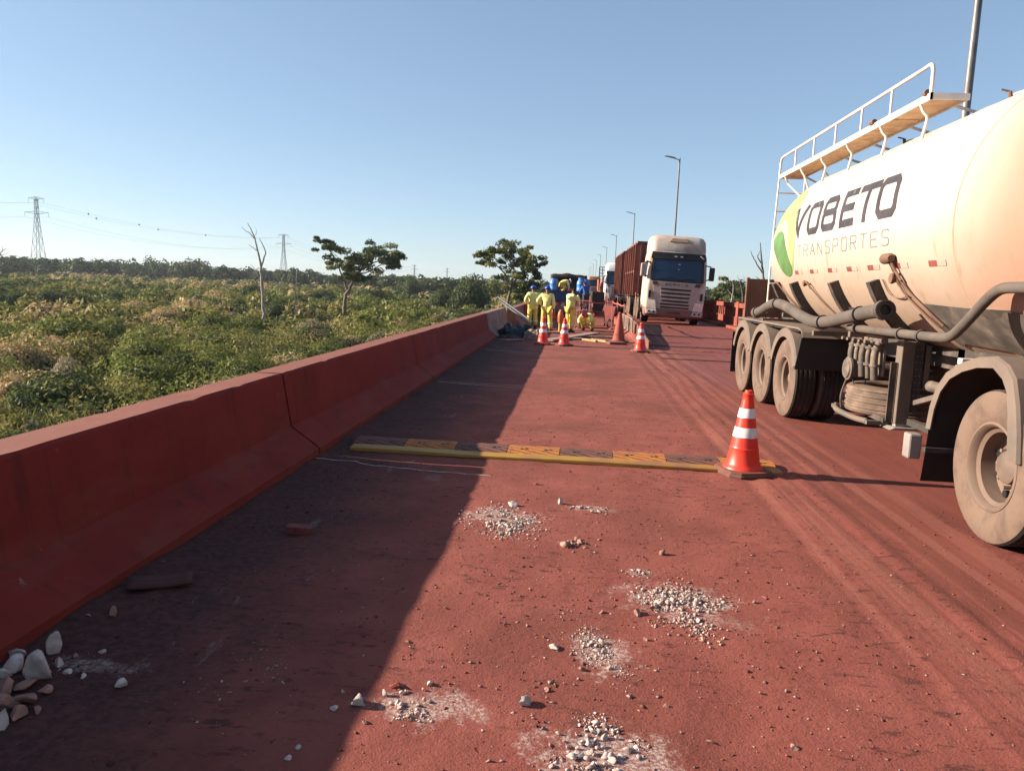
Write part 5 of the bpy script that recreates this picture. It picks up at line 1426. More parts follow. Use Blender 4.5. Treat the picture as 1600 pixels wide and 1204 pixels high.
# stake truck and orange truck farther back
def stake_truck(loc, label):
    o = thing('stake_truck', label, 'truck', loc)
    M_OR_ = surf('orange_truck_paint', (.52, .13, .05), .6, dust=.25, dcol=RED_DUST)
    b = MB(); b.loft([plan(1.1, 0, 1.7, .6), plan(1.12, 0, 1.7, 1.5), plan(1.05, .2, 1.7, 2.3), plan(.95, .35, 1.6, 2.45)]); b.build('cab', M_OR_, o, smooth=40)
    b = MB(); front_strip(b, (-.9, .9), (-.85, .85), 1.55, 2.2, lambda z: .02 + (z - 1.5) * .2, .02); b.build('windscreen', M_WIND, o)
    b = MB(); b.box(-.95, .95, -.08, 0, .5, .8); b.build('bumper', M_SRED, o)
    for z in (2.55, 2.95, 3.35, 3.75, 4.15):
        q = MB(); q.box(-1.25, 1.25, 1.85, 1.93, z, z + .09); q.build('stake_rail', surf('brown_rack_timber', (.12, .05, .04), .8), o)
    for x in (-1.21, -.8, -.4, 0, .4, .8, 1.21):
        q = MB(); q.box(x - .045, x + .045, 1.93, 2.01, 1.2, 4.24); q.build('stake', surf('brown_rack_timber', (.12, .05, .04), .8), o)
    for s_ in (-1, 1):
        q = MB(); q.box(min(s_ * 1.2, s_ * 1.25), max(s_ * 1.2, s_ * 1.25), 2.02, 7, 1.2, 2.6); q.build('side_board', M_OR_, o)
        for y in (.9, 5.4): wheel(o, (0, 0, 0), (s_ * 1.0, y, .48), deep=True, flip=(s_ > 0), R=.48, W=.28, nuts=False)
    b = MB(); b.box(-1.2, 1.2, 1.9, 7, 1.05, 1.2); b.build('bed', M_OR_, o)
    return o
stake_truck((4.45, 100, .21), 'orange truck with a tall dark rack, half hidden behind the smaller white truck')
road_truck((3.9, 150, .21), (0, 0, 0), 'far pale orange truck at the end of the queue', surf('pale_orange_cab', (.46, .20, .13), .6, dust=.3, dcol=RED_DUST), detail=False)

# ------------------------------------------------------------------ blue flatbed of the road crew
BO = Vector((-.36, 43.5, 0))
bt = thing('flatbed_truck', 'dark blue flatbed truck of the road crew standing in the closed lane', 'truck', BO)
M_BLUE = surf('navy_truck_paint', (.018, .045, .13), .5, var=.15, dust=.25, dcol=RED_DUST, dscale=2)
M_NIGHT = surf('black_blue_paint', (.010, .014, .024), .45, dust=.15, dcol=RED_DUST)
b = MB(BO); b.box(-1.55, .83, 43.5, 48.8, 1.06, 1.2); b.build('bed_floor', M_BLUE, bt)
b = MB(BO); b.box(-1.55, .83, 43.45, 43.5, .78, 1.40); tg = b.build('tailgate', M_BLUE, bt)
for i in range(3):
    q = MB(BO); q.box(-1.5 + i * .79, -.78 + i * .79, 43.425, 43.45, .84, 1.32); q.build('tailgate_panel', surf('navy_panel_paint', (.024, .06, .17), .5, dust=.2, dcol=RED_DUST), tg)
for x0, x1 in ((-1.55, -1.5), (.78, .83)):
    b = MB(BO); b.box(x0, x1, 43.5, 48.8, 1.2, 1.40); b.build('side_board', M_BLUE, bt)
b = MB(BO); b.box(-1.5, .78, 48.75, 48.8, 1.2, 2.2); b.build('headboard', M_NIGHT, bt)
b = MB(BO); b.loft([[Vector((x, y, z)) for x, y in ((-1.5, 49.0), (.8, 49.0), (.8, 50.9), (-1.5, 50.9))] for z in (.7, 1.9)] + [[Vector((x, y, z)) for x, y in ((-1.45, 49.05), (.75, 49.05), (.72, 50.6), (-1.42, 50.6))] for z in (2.36,)]); cb = b.build('cab', M_NIGHT, bt, bevel=.04)
b = MB(BO); b.box(-1.15, .45, 48.985, 49.03, 1.6, 2.0); b.build('rear_window', M_GLASS, cb)
b = MB(BO); b.sheet(lambda u, v: (-1.52 + 2.32 * u, v, 2.36 + .10 * sin(pi * min(1, u * 1.15)) + .03 * sin(u * 17)), list(np.linspace(0, 1, 15)), (48.6, 49.6, 50.6)); 
b.sheet(lambda u, v: (-1.52 + 2.32 * u, 48.6, 2.36 + .10 * sin(pi * min(1, u * 1.15)) + .03 * sin(u * 17) - v), list(np.linspace(0, 1, 15)), (0, .3, .42)); o_ = b.build('tarpaulin_roof', surf('black_tarpaulin', (.016, .018, .02), .7, dust=.12, dcol=RED_DUST), bt, smooth=40)
sm = o_.modifiers.new('thick', 'SOLIDIFY'); sm.thickness = .02
for x in (-1.45, .72):
    b = MB(BO); b.box(x - .04, x + .04, 48.64, 48.72, 1.2, 2.38); b.build('rack_post', M_NIGHT, bt)
b = MB(BO); b.box(-1.0, -.9, 43.6, 50.8, .6, .85); b.box(.1, .2, 43.6, 50.8, .6, .85); b.build('chassis', M_SRED, bt)
b = MB(BO); b.box(-1.5, .78, 43.7, 43.78, .55, .72); b.build('rear_bumper', M_SRED, bt)
for y in (45.2, 49.9):
    for x, fl in ((-1.38, False), (.66, True)): wheel(bt, BO, (x, y, .48), deep=True, flip=fl, R=.48, W=.28, nuts=False)
M_DRUM = surf('blue_plastic_drum', (.05, .20, .55), .4, var=.1, dust=.12, dcol=RED_DUST)
def drum(x, y, z, label, tall=.92):
    o = thing('plastic_drum', label, 'drum', (x, y, z), group='blue drums on the flatbed'); o.scale = (.88, .88, .94)
    b = MB(); b.lathe([(.25, 0), (.28, .03), (.285, .28), (.295, .30), (.285, .32), (.285, .6), (.295, .62), (.285, .64), (.28, .78), (.22, .87), (.20, .885), (.20, tall), (.17, tall)], n=28); b.build('drum_body', M_DRUM, o, smooth=40)
    b = MB(); b.lathe([(.205, tall - .02), (.205, tall + .02), (.001, tall + .025)], n=24); b.build('lid', M_DRUM, o, smooth=40)
drum(-1.18, 44.6, 1.2, 'blue plastic drum on the left side of the flatbed')
drum(.40, 44.2, 1.2, 'tall blue plastic drum on the right side of the flatbed', 1.0)
drum(.66, 45.0, 1.2, 'blue plastic drum half hidden behind the tall one on the flatbed', .95)
M_JERRY = surf('red_plastic_can', (.52, .03, .03), .4)
o = thing('jerry_can', 'red plastic can on the tailgate beside the bending worker', 'can', (-.22, 43.75, 1.2))
b = MB(); b.box(-.14, .14, -.1, .1, 0, .26); b.build('can_body', M_JERRY, o, bevel=.03)
b = MB(); b.tube(curve([(-.08, 0, .25), (-.06, 0, .33), (.04, 0, .33), (.06, 0, .25)], 3), .02, 8); b.build('handle', M_JERRY, o)
b = MB(); b.lathe([(.03, .25), (.03, .31)], (.11, 0, 0), n=10); b.build('cap', M_SDARK, o)

# ------------------------------------------------------------------ street lamps
M_POLE = surf('galvanised_pole', (.20, .19, .19), .5, metal=.4, dust=.3, dcol=(.2, .11, .09), dscale=2, up=0)
pm = MB(); pm.tube([(0, 0, 0), (0, 0, 4), (0, 0, 10.1)], [.085, .068, .05], 12); pm = pm.mesh('pole', M_POLE, 50)
am = MB(); am.tube([(0, 0, 9.98), (-.32, 0, 10.06)], .03, 8); am = am.mesh('arm', M_POLE, 50)
hm = MB(); hm.loft([[Vector((x, y, 10.06 - (x + .3) * .20 + z)) for y, z in ((-s_, 0), (-s_ * .8, t_), (s_ * .8, t_), (s_, 0))] for x, s_, t_ in ((-.26, .05, .05), (-.4, .11, .07), (-.85, .12, .06), (-1.0, .08, .03))]); hm = hm.mesh('lamp_head', surf('lamp_head_grey', (.25, .25, .26), .5), 40)
bmh = MB(); bmh.box(-.17, .17, -.17, .17, 0, .06); bmh = bmh.mesh('base_plate', M_POLE)
words = ['rising behind the tank trailer', 'rising behind the white truck cab', 'second beyond the tank trailer, above the dump trailers', 'third beyond the tank trailer, above the smaller white truck', 'fourth beyond the tank trailer', 'fifth beyond the tank trailer', 'sixth beyond the tank trailer', 'seventh beyond the tank trailer', 'eighth beyond the tank trailer', 'last one that can be made out']
for i, y in enumerate([13.95] + [51.85 + 37.2 * k for k in range(9)]):
    o = thing('street_lamp', 'slim grey street lamp ' + words[i], 'street lamp', (6.5 if i else 6.5, y, .32 if i else .32), group='street lamps along the right edge')
    for nme, me in (('pole', pm), ('arm', am), ('lamp_head', hm), ('base_plate', bmh)): link_mesh(nme, me, None, o)
    o.scale = (1, 1, 9.93 / 10.06)
# ------------------------------------------------------------------ traffic cones
t = NT('fluorescent_cone_plastic')
n1 = t.noise(9, 5, .65); Zc = t.sep()[2]
col = t.mix(t.ramp(n1, .35, .75), (.66, .036, .017), (.56, .032, .017))
col = t.mix(t.math('MULTIPLY', t.ramp(t.noise(30, 4, .7), .62, .72), .35), col, (.40, .10, .06))
t.pbsdf(Base_Color=col, Roughness=.42, Specular_IOR_Level=.45)
M_CONE = t.m
M_CBAND = surf('cone_reflective_band', (.62, .60, .61), .45, var=.1, vscale=8, dust=.22, dcol=(.45, .25, .19), dscale=9, up=0)
M_CBASE = surf('dusty_rubber_base', (.12, .055, .042), .85, dust=.55, dcol=(.27, .095, .066), dscale=5, up=.25)
M_CDUSTY = surf('ore_dusted_cone', (.36, .075, .048), .8, var=.2, vscale=6, dust=.4, dcol=(.30, .10, .07), up=.1)
def cr_(z): return .155 - .118 * (z - .045) / .705
def cone(x, y, label, dusty=False, rotz=0.2, tilt=0.0, s=1.0):
    o = thing('traffic_cone', label, 'traffic cone', (x, y, rz(x, y) + .002), (tilt, 0, rotz), 'traffic cones closing the lane')
    o.scale = (s, s, s)
    b = MB(); c8 = [(-.225, -.15), (-.15, -.225), (.15, -.225), (.225, -.15), (.225, .15), (.15, .225), (-.15, .225), (-.225, .15)]
    b.loft([[Vector((a * k, c * k, z)) for a, c in c8] for k, z in ((1, 0), (1.0, .022), (.93, .03), (.93, .045), (.82, .052))]); b.build('base', M_CBASE, o, bevel=.004)
    prof = [(.178, .046), (.176, .060), (.160, .075)]
    for z in (.10, .22, .235, .24, .255, .30): prof.append((cr_(z) + (.004 if z == .235 else 0), z))
    for z in (.40, .55, .66, .70): prof.append((cr_(z), z))
    prof += [(.047, .705), (.047, .725), (.036, .728), (.032, .755), (.018, .757), (.015, .70)]
    b = MB(); b.lathe(prof, n=40, caps=False); b.build('cone_body', M_CDUSTY if dusty else M_CONE, o, smooth=45)
    if not dusty:
        for z0, z1 in ((.335, .425), (.51, .595)):
            b = MB(); b.lathe([(cr_(z0) + .001, z0), (cr_(z0) + .0035, z0 + .003), (cr_(z1) + .0035, z1 - .003), (cr_(z1) + .001, z1)], n=40, caps=False); b.build('reflective_band', M_CBAND, o, smooth=40)
    return o
cone(1.60, 6.83, 'orange cone with two white bands beside the speed bump, nearest the camera', rotz=.35)
cone(-.79, 20.95, 'orange banded cone left of the pair in front of the two workers', rotz=.1)
cone(-.20, 20.8, 'orange banded cone right of the pair, in front of the planks', rotz=.5)
cone(1.79, 19.8, 'orange banded cone at the edge of the running lane before the truck', rotz=.2)
cone(1.42, 23.0, 'bandless cone caked in red dust at the right of the work site', True, rotz=.7, s=1.22)
cone(-.98, 37.5, 'small far cone between the standing workers and the blue truck', rotz=.2)
b_ = thing('paving_slab', 'loose red slab lying beside the bandless dusty cone', 'slab', (1.30, 22.3, .0), (0, 0, .3))
b = MB(); b.box(-.26, .26, -.2, .2, 0, .07); b.build('slab_block', surf('dusty_red_slab', (.20, .07, .05), .9), b_, bevel=.01)

# ------------------------------------------------------------------ speed bump and the yellow timber before it
def rub(name, c, dcol, d):
    t = NT(name)
    n1 = t.noise(8, 5, .65); X, Y, Z = t.sep()[0:3]
    w = t.n('TexWave', {'Vector': t.n('VectorRotate', {'Vector': t.pos(), 'Angle': .42}, rotation_type='Z_AXIS').outputs[0], 'Scale': 5.2, 'Distortion': 1.2, 'Detail': 1.0, 'Detail Scale': 2.0}, bands_direction='Y').outputs['Fac']
    col = t.mix(t.ramp(n1, .75 - d, 1.0 - d * .6), c, dcol)
    col = t.mix(t.math('MULTIPLY', t.ramp(w, .30, .12), .5), col, tuple(k * .35 for k in c))
    t.pbsdf(Base_Color=col, Roughness=.8, Normal=t.bump(w, .6, .02), Specular_IOR_Level=.3)
    return t.m
M_RBY = rub('yellow_rubber_tread', (.44, .165, .03), (.29, .098, .052), .42)
M_RBK = rub('black_rubber_tread', (.075, .042, .034), (.185, .072, .052), .55)
sb = thing('speed_bump', 'modular rubber speed bump of yellow and black blocks across the closed lane', 'speed bump', (-2.04, 7.37, 0), (0, 0, radians(-1.2)))
prof = [(0, 0), (0, .012), (-.05, .040), (-.12, .056), (-.2, .060), (-.29, .054), (-.375, .034), (-.40, .014), (-.40, 0)]
ML = .497
for i in range(8):
    b = MB(); x0 = i * ML + .003; x1 = (i + 1) * ML - .003
    b.loft([[Vector((x, y, z)) for y, z in prof] for x in (x0, x0 + .006, x1 - .006, x1)])
    m = b.build('rubber_block', M_RBK if i % 2 == 0 else M_RBY, sb, smooth=30)
    for x in (x0 + .13, x1 - .13):
        for dx in (0, .045):
            q = MB(); q.lathe([(.017, .046), (.017, .0585), (.001, .059)], (x + dx, -.275 + dx * .3, 0), n=12); q.build('bolt', surf('dark_bolt', (.02, .016, .015), .6), m)
o = thing('painted_timber', 'long yellow painted timber lying in front of the speed bump', 'timber', (-2.02, 6.80, .004), (0, 0, radians(-.25)))
t = NT('yellow_timber_paint'); n1 = t.noise(1.0, 5, .6, vec=t.scaled((1.2, 14, 14))); n2 = t.noise(4, 5)
col = t.mix(t.ramp(n1, .35, .7), (.36, .195, .012), (.26, .125, .012)); col = t.mix(t.math('MULTIPLY', t.ramp(t.math('ADD', n2, t.math('MULTIPLY', t.sep()[0], .09)), .42, .75), .8), col, (.22, .085, .042))
t.pbsdf(Base_Color=col, Roughness=.6, Normal=t.bump(n1, .4, .006))
b = MB(); n = 34
b.loft([[Vector((3.97 * k / n, .0 + a + .006 * sin(k * .5), z + .004 * sin(k * .33 + 1) * (z > .01))) for a, z in ((.0, 0), (.004, .022), (.012, .028), (.15, .032), (.162, .028), (.165, 0))] for k in range(n + 1)]); b.build('timber', t.m, o, smooth=30)

# ------------------------------------------------------------------ people
M_SKIN = surf('brown_skin', (.20, .105, .07), .6, var=.1)
M_HIVIS = surf('yellow_work_cloth', (.74, .66, .24), .85, var=.12, vscale=5, dust=.2, dcol=(.45, .27, .12), dscale=4, up=0, bump=.5, bscale=22, bdist=.02)
M_HIVIS2 = surf('yellow_trouser_cloth', (.68, .50, .11), .85, var=.15, vscale=5, dust=.3, dcol=(.38, .17, .08), dscale=4, up=0, bump=.5, bscale=22, bdist=.02)
M_BOOT = surf('black_boot', (.025, .02, .018), .7, dust=.4, dcol=RED_DUST)
M_HAIR = surf('black_hair', (.012, .010, .009), .8)
M_BANDV = surf('lime_reflective_band', (.62, .66, .34), .5)
def skin_obj(name, chains, mat, parent, root=None, sub=1):
    """chains: lists of ((x,y,z), r); equal points are merged so that the limbs join"""
    V = []; R = []; E = []; ix = {}
    def vid(p, r_):
        k = tuple(round(c, 3) for c in p)
        if k not in ix: ix[k] = len(V); V.append(p); R.append(r_)
        return ix[k]
    for ch in chains:
        ids = [vid(p, r_) for p, r_ in ch]
        E += [(a, c) for a, c in zip(ids, ids[1:]) if a != c]
    me = bpy.data.meshes.new(name); me.from_pydata([tuple(v) for v in V], E, [])
    me.materials.append(mat)
    o = link_mesh(name, me, None, parent)
    m = o.modifiers.new('skin', 'SKIN'); m.use_smooth_shade = True
    sv = me.skin_vertices[0].data
    # every separate chain needs a root
    seen = set(); adj = {}
    for a, c in E: adj.setdefault(a, []).append(c); adj.setdefault(c, []).append(a)
    for i in range(len(V)):
        rr_ = R[i]; sv[i].radius = rr_ if isinstance(rr_, tuple) else (rr_, rr_)
        if i not in seen:
            sv[i].use_root = True
            st = [i]
            while st:
                q = st.pop()
                if q in seen: continue
                seen.add(q); st += adj.get(q, [])
    s_ = o.modifiers.new('sub', 'SUBSURF'); s_.levels = sub; s_.render_levels = sub
    return o
def person(label, loc, rotz, J, helmet=None, shirt=None, trousers=None, bands=True, look=(0, 0, 0)):
    """J: joints, the person faces +y: pel, chest, neck, head, sh, el, wr, hip, kn, an for L (-x) and R (+x)"""
    v = {k: Vector(p) for k, p in J.items()}
    o = thing('person', label, 'person', loc, (0, 0, rotz), 'road workers'); o.scale = (.92, .92, .92)
    hd, nk = v['head'], v['neck']; up = (hd - nk).normalized(); fw = (Vector(J.get('face', (0, 1, 0)))).normalized()
    fw = (fw - up * fw.dot(up)).normalized(); sd = fw.cross(up)
    mid = v['pel'].lerp(v['chest'], .5)
    body = [[(v['pel'], .12), (mid, .115), (v['chest'], .13), (nk, .06), (nk.lerp(hd, .45), .06), (hd, .092), (hd + up * .09, .075)]]
    body.append([(hd - up * .02 + fw * .05, .03), (hd - up * .025 + fw * .10, .013)])            # nose
    for s_ in (-1, 1): body.append([(hd + sd * s_ * .07, .02), (hd + sd * s_ * .098 + up * .01, .014)])   # ears
    for s_ in 'LR':
        sh, el, wr = v['sh' + s_], v['el' + s_], v['wr' + s_]
        fa = (wr - el).normalized(); pal = wr + fa * .075
        body.append([(v['chest'], .13), (sh, .065), (el, .045), (wr, .030), (pal, .034)])
        ax = fa.cross(Vector((0, 0, 1)));  ax = ax.normalized() if ax.length > .1 else Vector((0, 1, 0))
        crl = ax.cross(fa)
        for k, (of, ln) in enumerate(((-.027, .07), (-.009, .082), (.009, .078), (.027, .062))):
            r0 = pal + ax * of; body.append([(r0 - fa * .01, .010), (r0 + fa * ln * .5 - crl * .008, .0095), (r0 + fa * ln * .9 - crl * .03, .008)])
        th = wr + fa * .03; body.append([(th, .012), (th + ax * .045 + fa * .025, .011), (th + ax * .055 + fa * .06, .009)])
        hp, kn, an = v['hip' + s_], v['kn' + s_], v['an' + s_]
        body.append([(v['pel'], .12), (hp, .085), (kn, .055), (an, .038)])
    bo = skin_obj('body', body, M_SKIN, o)
    # clothing
    sh_ch = [[(v['pel'] + (v['pel'] - mid).normalized() * .07, .172), (mid, .168), (v['chest'], .182), (nk - up * .045, .085), (nk - up * .01, .075)]]
    for s_ in 'LR':
        sh, el, wr = v['sh' + s_], v['el' + s_], v['wr' + s_]
        sh_ch.append([(v['chest'], .182), (sh, .098), (sh.lerp(el, .5), .084), (el, .076), (el.lerp(wr, .6), .066), (wr - (wr - el).normalized() * .02, .050)])
    skin_obj('shirt', sh_ch, shirt or M_HIVIS, o)
    tr_ch = []
    for s_ in 'LR':
        hp, kn, an = v['hip' + s_], v['kn' + s_], v['an' + s_]
        tr_ch.append([(v['pel'], .158), (hp, .125), (hp.lerp(kn, .5), .115), (kn, .10), (kn.lerp(an, .5), .10), (an + (kn - an).normalized() * .02, .094)])
    tro = skin_obj('trousers', tr_ch, trousers or M_HIVIS2, o)
    for s_ in 'LR':
        an = v['an' + s_]; f_ = (Vector(J.get('toe', (0, 1, 0)))).normalized()
        b = MB(); b.loft([[an + f_ * y + Vector((x * f_.y, -x * f_.x, z - an.z)) for x, z in ((-w, .0), (w, .0), (w, h_ * .7), (w * .6, h_), (-w * .6, h_), (-w, h_ * .7))] for y, w, h_ in ((-.09, .038, .12), (-.04, .05, .15), (.04, .05, .13), (.11, .052, .08), (.17, .036, .055))]); b.build('boot', M_BOOT, o, smooth=50, bevel=.01)
        if bands:
            kn = v['kn' + s_]; p = kn.lerp(an, .42); d = (an - kn).normalized()
            b = MB(); b.tube([p - d * .028, p + d * .028], .106, 14, caps=False); b.build('reflective_band', M_BANDV, tro, smooth=60)
    # hair and helmet
    q = MB(); c = hd + up * .035
    def cap(b, r_, lo, hi, c0, seg=16):
        for_p = []
        rings = []
        for a in np.linspace(lo, hi, 7):
            rings.append([c0 + up * (r_ * 1.02 * sin(a)) + (sd * cos(2 * pi * k / seg) * .9 + fw * sin(2 * pi * k / seg) * 1.1) * r_ * cos(a) for k in range(seg)])
        b.loft(rings)
    cap(q, .102, -.15, 1.5, c - fw * .012); q.build('hair', M_HAIR, o, smooth=60)
    if helmet:
        q = MB(); cap(q, .135, -.05, 1.5, hd + up * .04, 20)
        rings = [[hd + up * (.035 + dz) + (sd * cos(2 * pi * k / 20) * .9 + fw * (sin(2 * pi * k / 20) * 1.1 + (.22 if sin(2 * pi * k / 20) > .5 else 0))) * .15 for k in range(20)] for dz in (0, .012)]
        hl = q.build('helmet', helmet, o, smooth=60)
        q = MB(); q.loft(rings); q.build('helmet_brim', helmet, hl)
    return o
def stand(**kw):
    J = dict(pel=(0, 0, .93), chest=(0, .01, 1.30), neck=(0, .0, 1.46), head=(0, .03, 1.60), shL=(-.20, 0, 1.40), shR=(.20, 0, 1.40), elL=(-.27, -.05, 1.13), elR=(.27, -.05, 1.13), wrL=(-.24, .10, .90), wrR=(.24, .10, .90),
             hipL=(-.10, 0, .88), hipR=(.10, 0, .88), knL=(-.12, .03, .49), knR=(.12, .03, .49), anL=(-.13, -.01, .09), anR=(.13, -.01, .09))
    J.update(kw); return J
M_HELB = surf('blue_hard_hat', (.02, .07, .42), .35, var=.08)
M_HELP = surf('pink_red_hard_hat', (.50, .07, .09), .45, var=.1, dust=.2, dcol=RED_DUST)
M_HELW = surf('pale_hard_hat', (.55, .55, .55), .4)
person('worker in yellow coverall and blue helmet, back turned, left of the pair', (-1.50, 28.4, rz(-1.5, 28.4)), .25, stand(elL=(-.34, -.06, 1.16), elR=(.32, -.06, 1.15), wrL=(-.20, .12, 1.0), wrR=(.20, .14, 1.0), head=(.0, .05, 1.59)), M_HELB)
person('worker in yellow coverall and blue helmet, back turned, right of the pair', (-.93, 27.0, rz(-.93, 27)), -.12, stand(elL=(-.38, -.04, 1.18), wrL=(-.22, .12, 1.02), elR=(.26, -.02, 1.12), wrR=(.25, .08, .86), anR=(.20, -.12, .09), knR=(.15, -.03, .49)), M_HELB)
person('worker in yellow without helmet, holding both hands up to his face', (-.10, 27.2, rz(-.1, 27.2)), -.9, stand(elL=(-.24, .17, 1.20), wrL=(-.10, .23, 1.46), elR=(.26, .20, 1.22), wrR=(.11, .24, 1.48), chest=(0, .05, 1.28), neck=(0, .08, 1.43), head=(0, .14, 1.55), anL=(-.14, -.1, .09)), None)
CR = dict(pel=(0, -.10, .34), chest=(0, .20, .58), neck=(0, .33, .66), head=(0, .43, .70), face=(0, .5, -.8), shL=(-.19, .22, .64), shR=(.19, .22, .64), elL=(-.27, .40, .44), elR=(.27, .40, .44), wrL=(-.12, .55, .28), wrR=(.14, .55, .26),
          hipL=(-.11, -.08, .33), hipR=(.11, -.08, .33), knL=(-.24, .32, .52), knR=(.24, .32, .52), anL=(-.20, .08, .09), anR=(.20, .08, .09))
person('squatting worker in yellow with a pink helmet bent over the deck', (.62, 28.9, rz(.62, 28.9)), 2.7, CR, M_HELP, bands=False)
BD = dict(pel=(0, -.14, .62), chest=(0, .20, .80), neck=(0, .34, .82), head=(0, .47, .80), face=(0, .3, -1), shL=(-.19, .24, .80), shR=(.19, .24, .80), elL=(-.24, .32, .52), elR=(.24, .34, .52), wrL=(-.14, .42, .28), wrR=(.14, .44, .28),
          hipL=(-.11, -.12, .58), hipR=(.11, -.12, .58), knL=(-.15, .12, .36), knR=(.15, .12, .36), anL=(-.15, -.12, .09), anR=(.15, -.12, .09))
person('worker in yellow bending down on the bed of the blue flatbed', (-.70, 44.5, 1.21), -1.1, BD, M_HELW, bands=False)
person('worker in blue shirt leaning forward beside the right rear of the flatbed', (.68, 42.2, .36), .5, stand(chest=(0, .08, 1.30), neck=(0, .16, 1.45), head=(0, .24, 1.57), shL=(-.20, .1, 1.40), shR=(.20, .1, 1.40), elL=(-.27, .25, 1.15), elR=(.27, .25, 1.15), wrL=(-.14, .45, 1.05), wrR=(.14, .45, 1.05), face=(0, 1, -.4)), None,
       shirt=surf('blue_work_shirt', (.03, .12, .42), .8, bump=.4, bscale=22, bdist=.02), trousers=surf('blue_grey_trousers', (.06, .07, .10), .85), bands=False)

# ------------------------------------------------------------------ things of the work site
M_WOOD = surf('dusty_plank_wood', (.38, .25, .185), .85, var=.22, vscale=3, dust=.35, dcol=(.38, .19, .14), dscale=3, up=.1)
M_WOODY = surf('fresh_yellow_wood', (.52, .33, .15), .8, var=.2, vscale=5)
def plank(a, c, w, th, label, mat=None, lift=.0):
    a, c = Vector(a), Vector(c); b = MB(a); b.bar(a + Vector((0, 0, th / 2 + lift)), c + Vector((0, 0, th / 2 + lift)), w, th)
    o = b.build('plank', mat or M_WOOD, None, bevel=.006); o.location = a
    return tag(o, label, 'plank', 'planks at the work site')
plank((-.70, 22.0, .02), (.80, 26.2, .05), .36, .05, 'long wide plank lying slantwise behind the banded cones')
plank((-.95, 23.2, .01), (.35, 23.5, .01), .28, .045, 'pale plank lying crosswise behind the pair of cones')
plank((-1.7, 26.0, .01), (-.3, 26.3, .01), .30, .05, 'plank at the feet of the two standing workers')
plank((.2, 24.8, .01), (1.4, 24.9, .01), .25, .045, 'plank across the lane beside the bandless cone')
plank((.35, 23.2, .01), (.75, 22.7, .01), .09, .06, 'short yellow wood offcut, left of two', M_WOODY)
plank((.62, 23.3, .01), (1.05, 22.7, .01), .09, .06, 'short yellow wood offcut, right of two', M_WOODY)
plank((.1, 30.5, .01), (1.5, 30.6, .01), .14, .06, 'reddish beam across the lane behind the squatting worker', surf('red_beam', (.30, .10, .08), .9))
plank((-2.05, 21.6, .02), (-1.55, 22.0, .02), .10, .03, 'broken grey board by the barrier, left of the tarpaulin heap')
plank((-1.85, 21.4, .02), (-1.40, 22.1, .02), .08, .03, 'narrow grey board in front of the tarpaulin heap')
# metal rails leaning on the barrier
M_RAILS = surf('pale_grey_metal', (.20, .20, .21), .5, metal=.4)
for k, (dx, lab) in enumerate(((0, 'upper pale metal rail leaning over the barrier end'), (.10, 'lower pale metal rail leaning over the barrier end'))):
    a = Vector((-2.95 + dx, 29.6, 1.12 - k * .16)); c = Vector((-1.55 + dx, 27.2, .40 - k * .2)); b = MB(a); b.bar(a, c, .05, .04)
    tag(b.build('metal_rail', M_RAILS), lab, 'rail').location = a
o = thing('wooden_box', 'low wooden box the worker in blue stands on behind the compressor', 'box', (.68, 42.2, 0))
b = MB(); b.box(-.45, .45, -.4, .4, 0, .355); b.build('box_body', M_WOOD, o, bevel=.01)
# heap of tarpaulin and sacks
def heap(name, label, cat, c, sx, sy, h, mat, seed, amp=.5):
    r_ = np.random.default_rng(seed); n = 34
    V = []
    for i in range(n):
        for j in range(n):
            u, w = i / (n - 1) * 2 - 1, j / (n - 1) * 2 - 1
            d = hypot(u, w); f = max(0, 1 - d ** 2.2)
            x, y = c[0] + u * sx * (1 - .12 * abs(w)), c[1] + w * sy * (1 - .12 * abs(u))
            k = float(fbm(np.array([u * 2.6 + seed * 7]), np.array([w * 2.6 + seed * 3]), 4)[0]); rg_ = abs(float(fbm(np.array([u * 4 + seed]), np.array([w * 4]), 3)[0]) - .5) * 2
            z = h * f ** .4 * (.45 + .9 * k) - h * .9 * (1 - min(1, rg_ * 5)) * f ** .5 * .45
            V.append((x - c[0], y - c[1], max(z, -.01)))
    Q = [(i * n + j, i * n + j + 1, (i + 1) * n + j + 1, (i + 1) * n + j) for i in range(n - 1) for j in range(n - 1)]
    o = link_mesh(name, np_mesh(name, np.array(V), np.array(Q), mat, smooth=True)); o.location = (c[0], c[1], rz(c[0], c[1]) + .01)
    return tag(o, label, cat)
M_TARP = surf('dark_blue_black_tarp', (.008, .010, .015), .35, var=.5, vscale=4)
heap('tarpaulin_heap', 'crumpled black tarpaulin heap by the barrier, before the workers', 'tarpaulin', (-1.75, 23.6), .62, .75, .42, M_TARP, 2)
heap('sacking', 'crumpled pale brown sacking right beside the black tarpaulin heap', 'sacking', (-1.12, 23.2), .42, .5, .28, surf('brown_sacking', (.25, .17, .13), .9, var=.4, vscale=5), 4)
heap('tarpaulin_heap', 'low dark rags in front of the black tarpaulin heap', 'rags', (-1.85, 22.2), .35, .4, .13, surf('dark_rags', (.06, .045, .045), .9, var=.5, vscale=7), 7)
# red-white barricade board
bo = thing('barricade', 'low barricade with a red and white striped board behind the cones', 'barricade', (-.3, 39.5, 0))
for i in range(10):
    b = MB(); b.prism([(-.95 + i * .19, .62), (-.95 + (i + 1) * .19, .62), (-.85 + (i + 1) * .19, .78), (-.85 + i * .19, .78)], lambda a, c, h: (a, h, c), 0, .03); b.build('stripe_panel', surf('barricade_white', (.5, .40, .36), .7) if i % 2 else surf('barricade_red', (.36, .06, .045), .7), bo)
for x in (-.8, .9):
    b = MB(); b.box(x - .03, x + .03, .03, .09, 0, .85); b.bar((x, -.3, .02), (x, .4, .02), .06, .04); b.build('barricade_leg', M_SRED, bo)
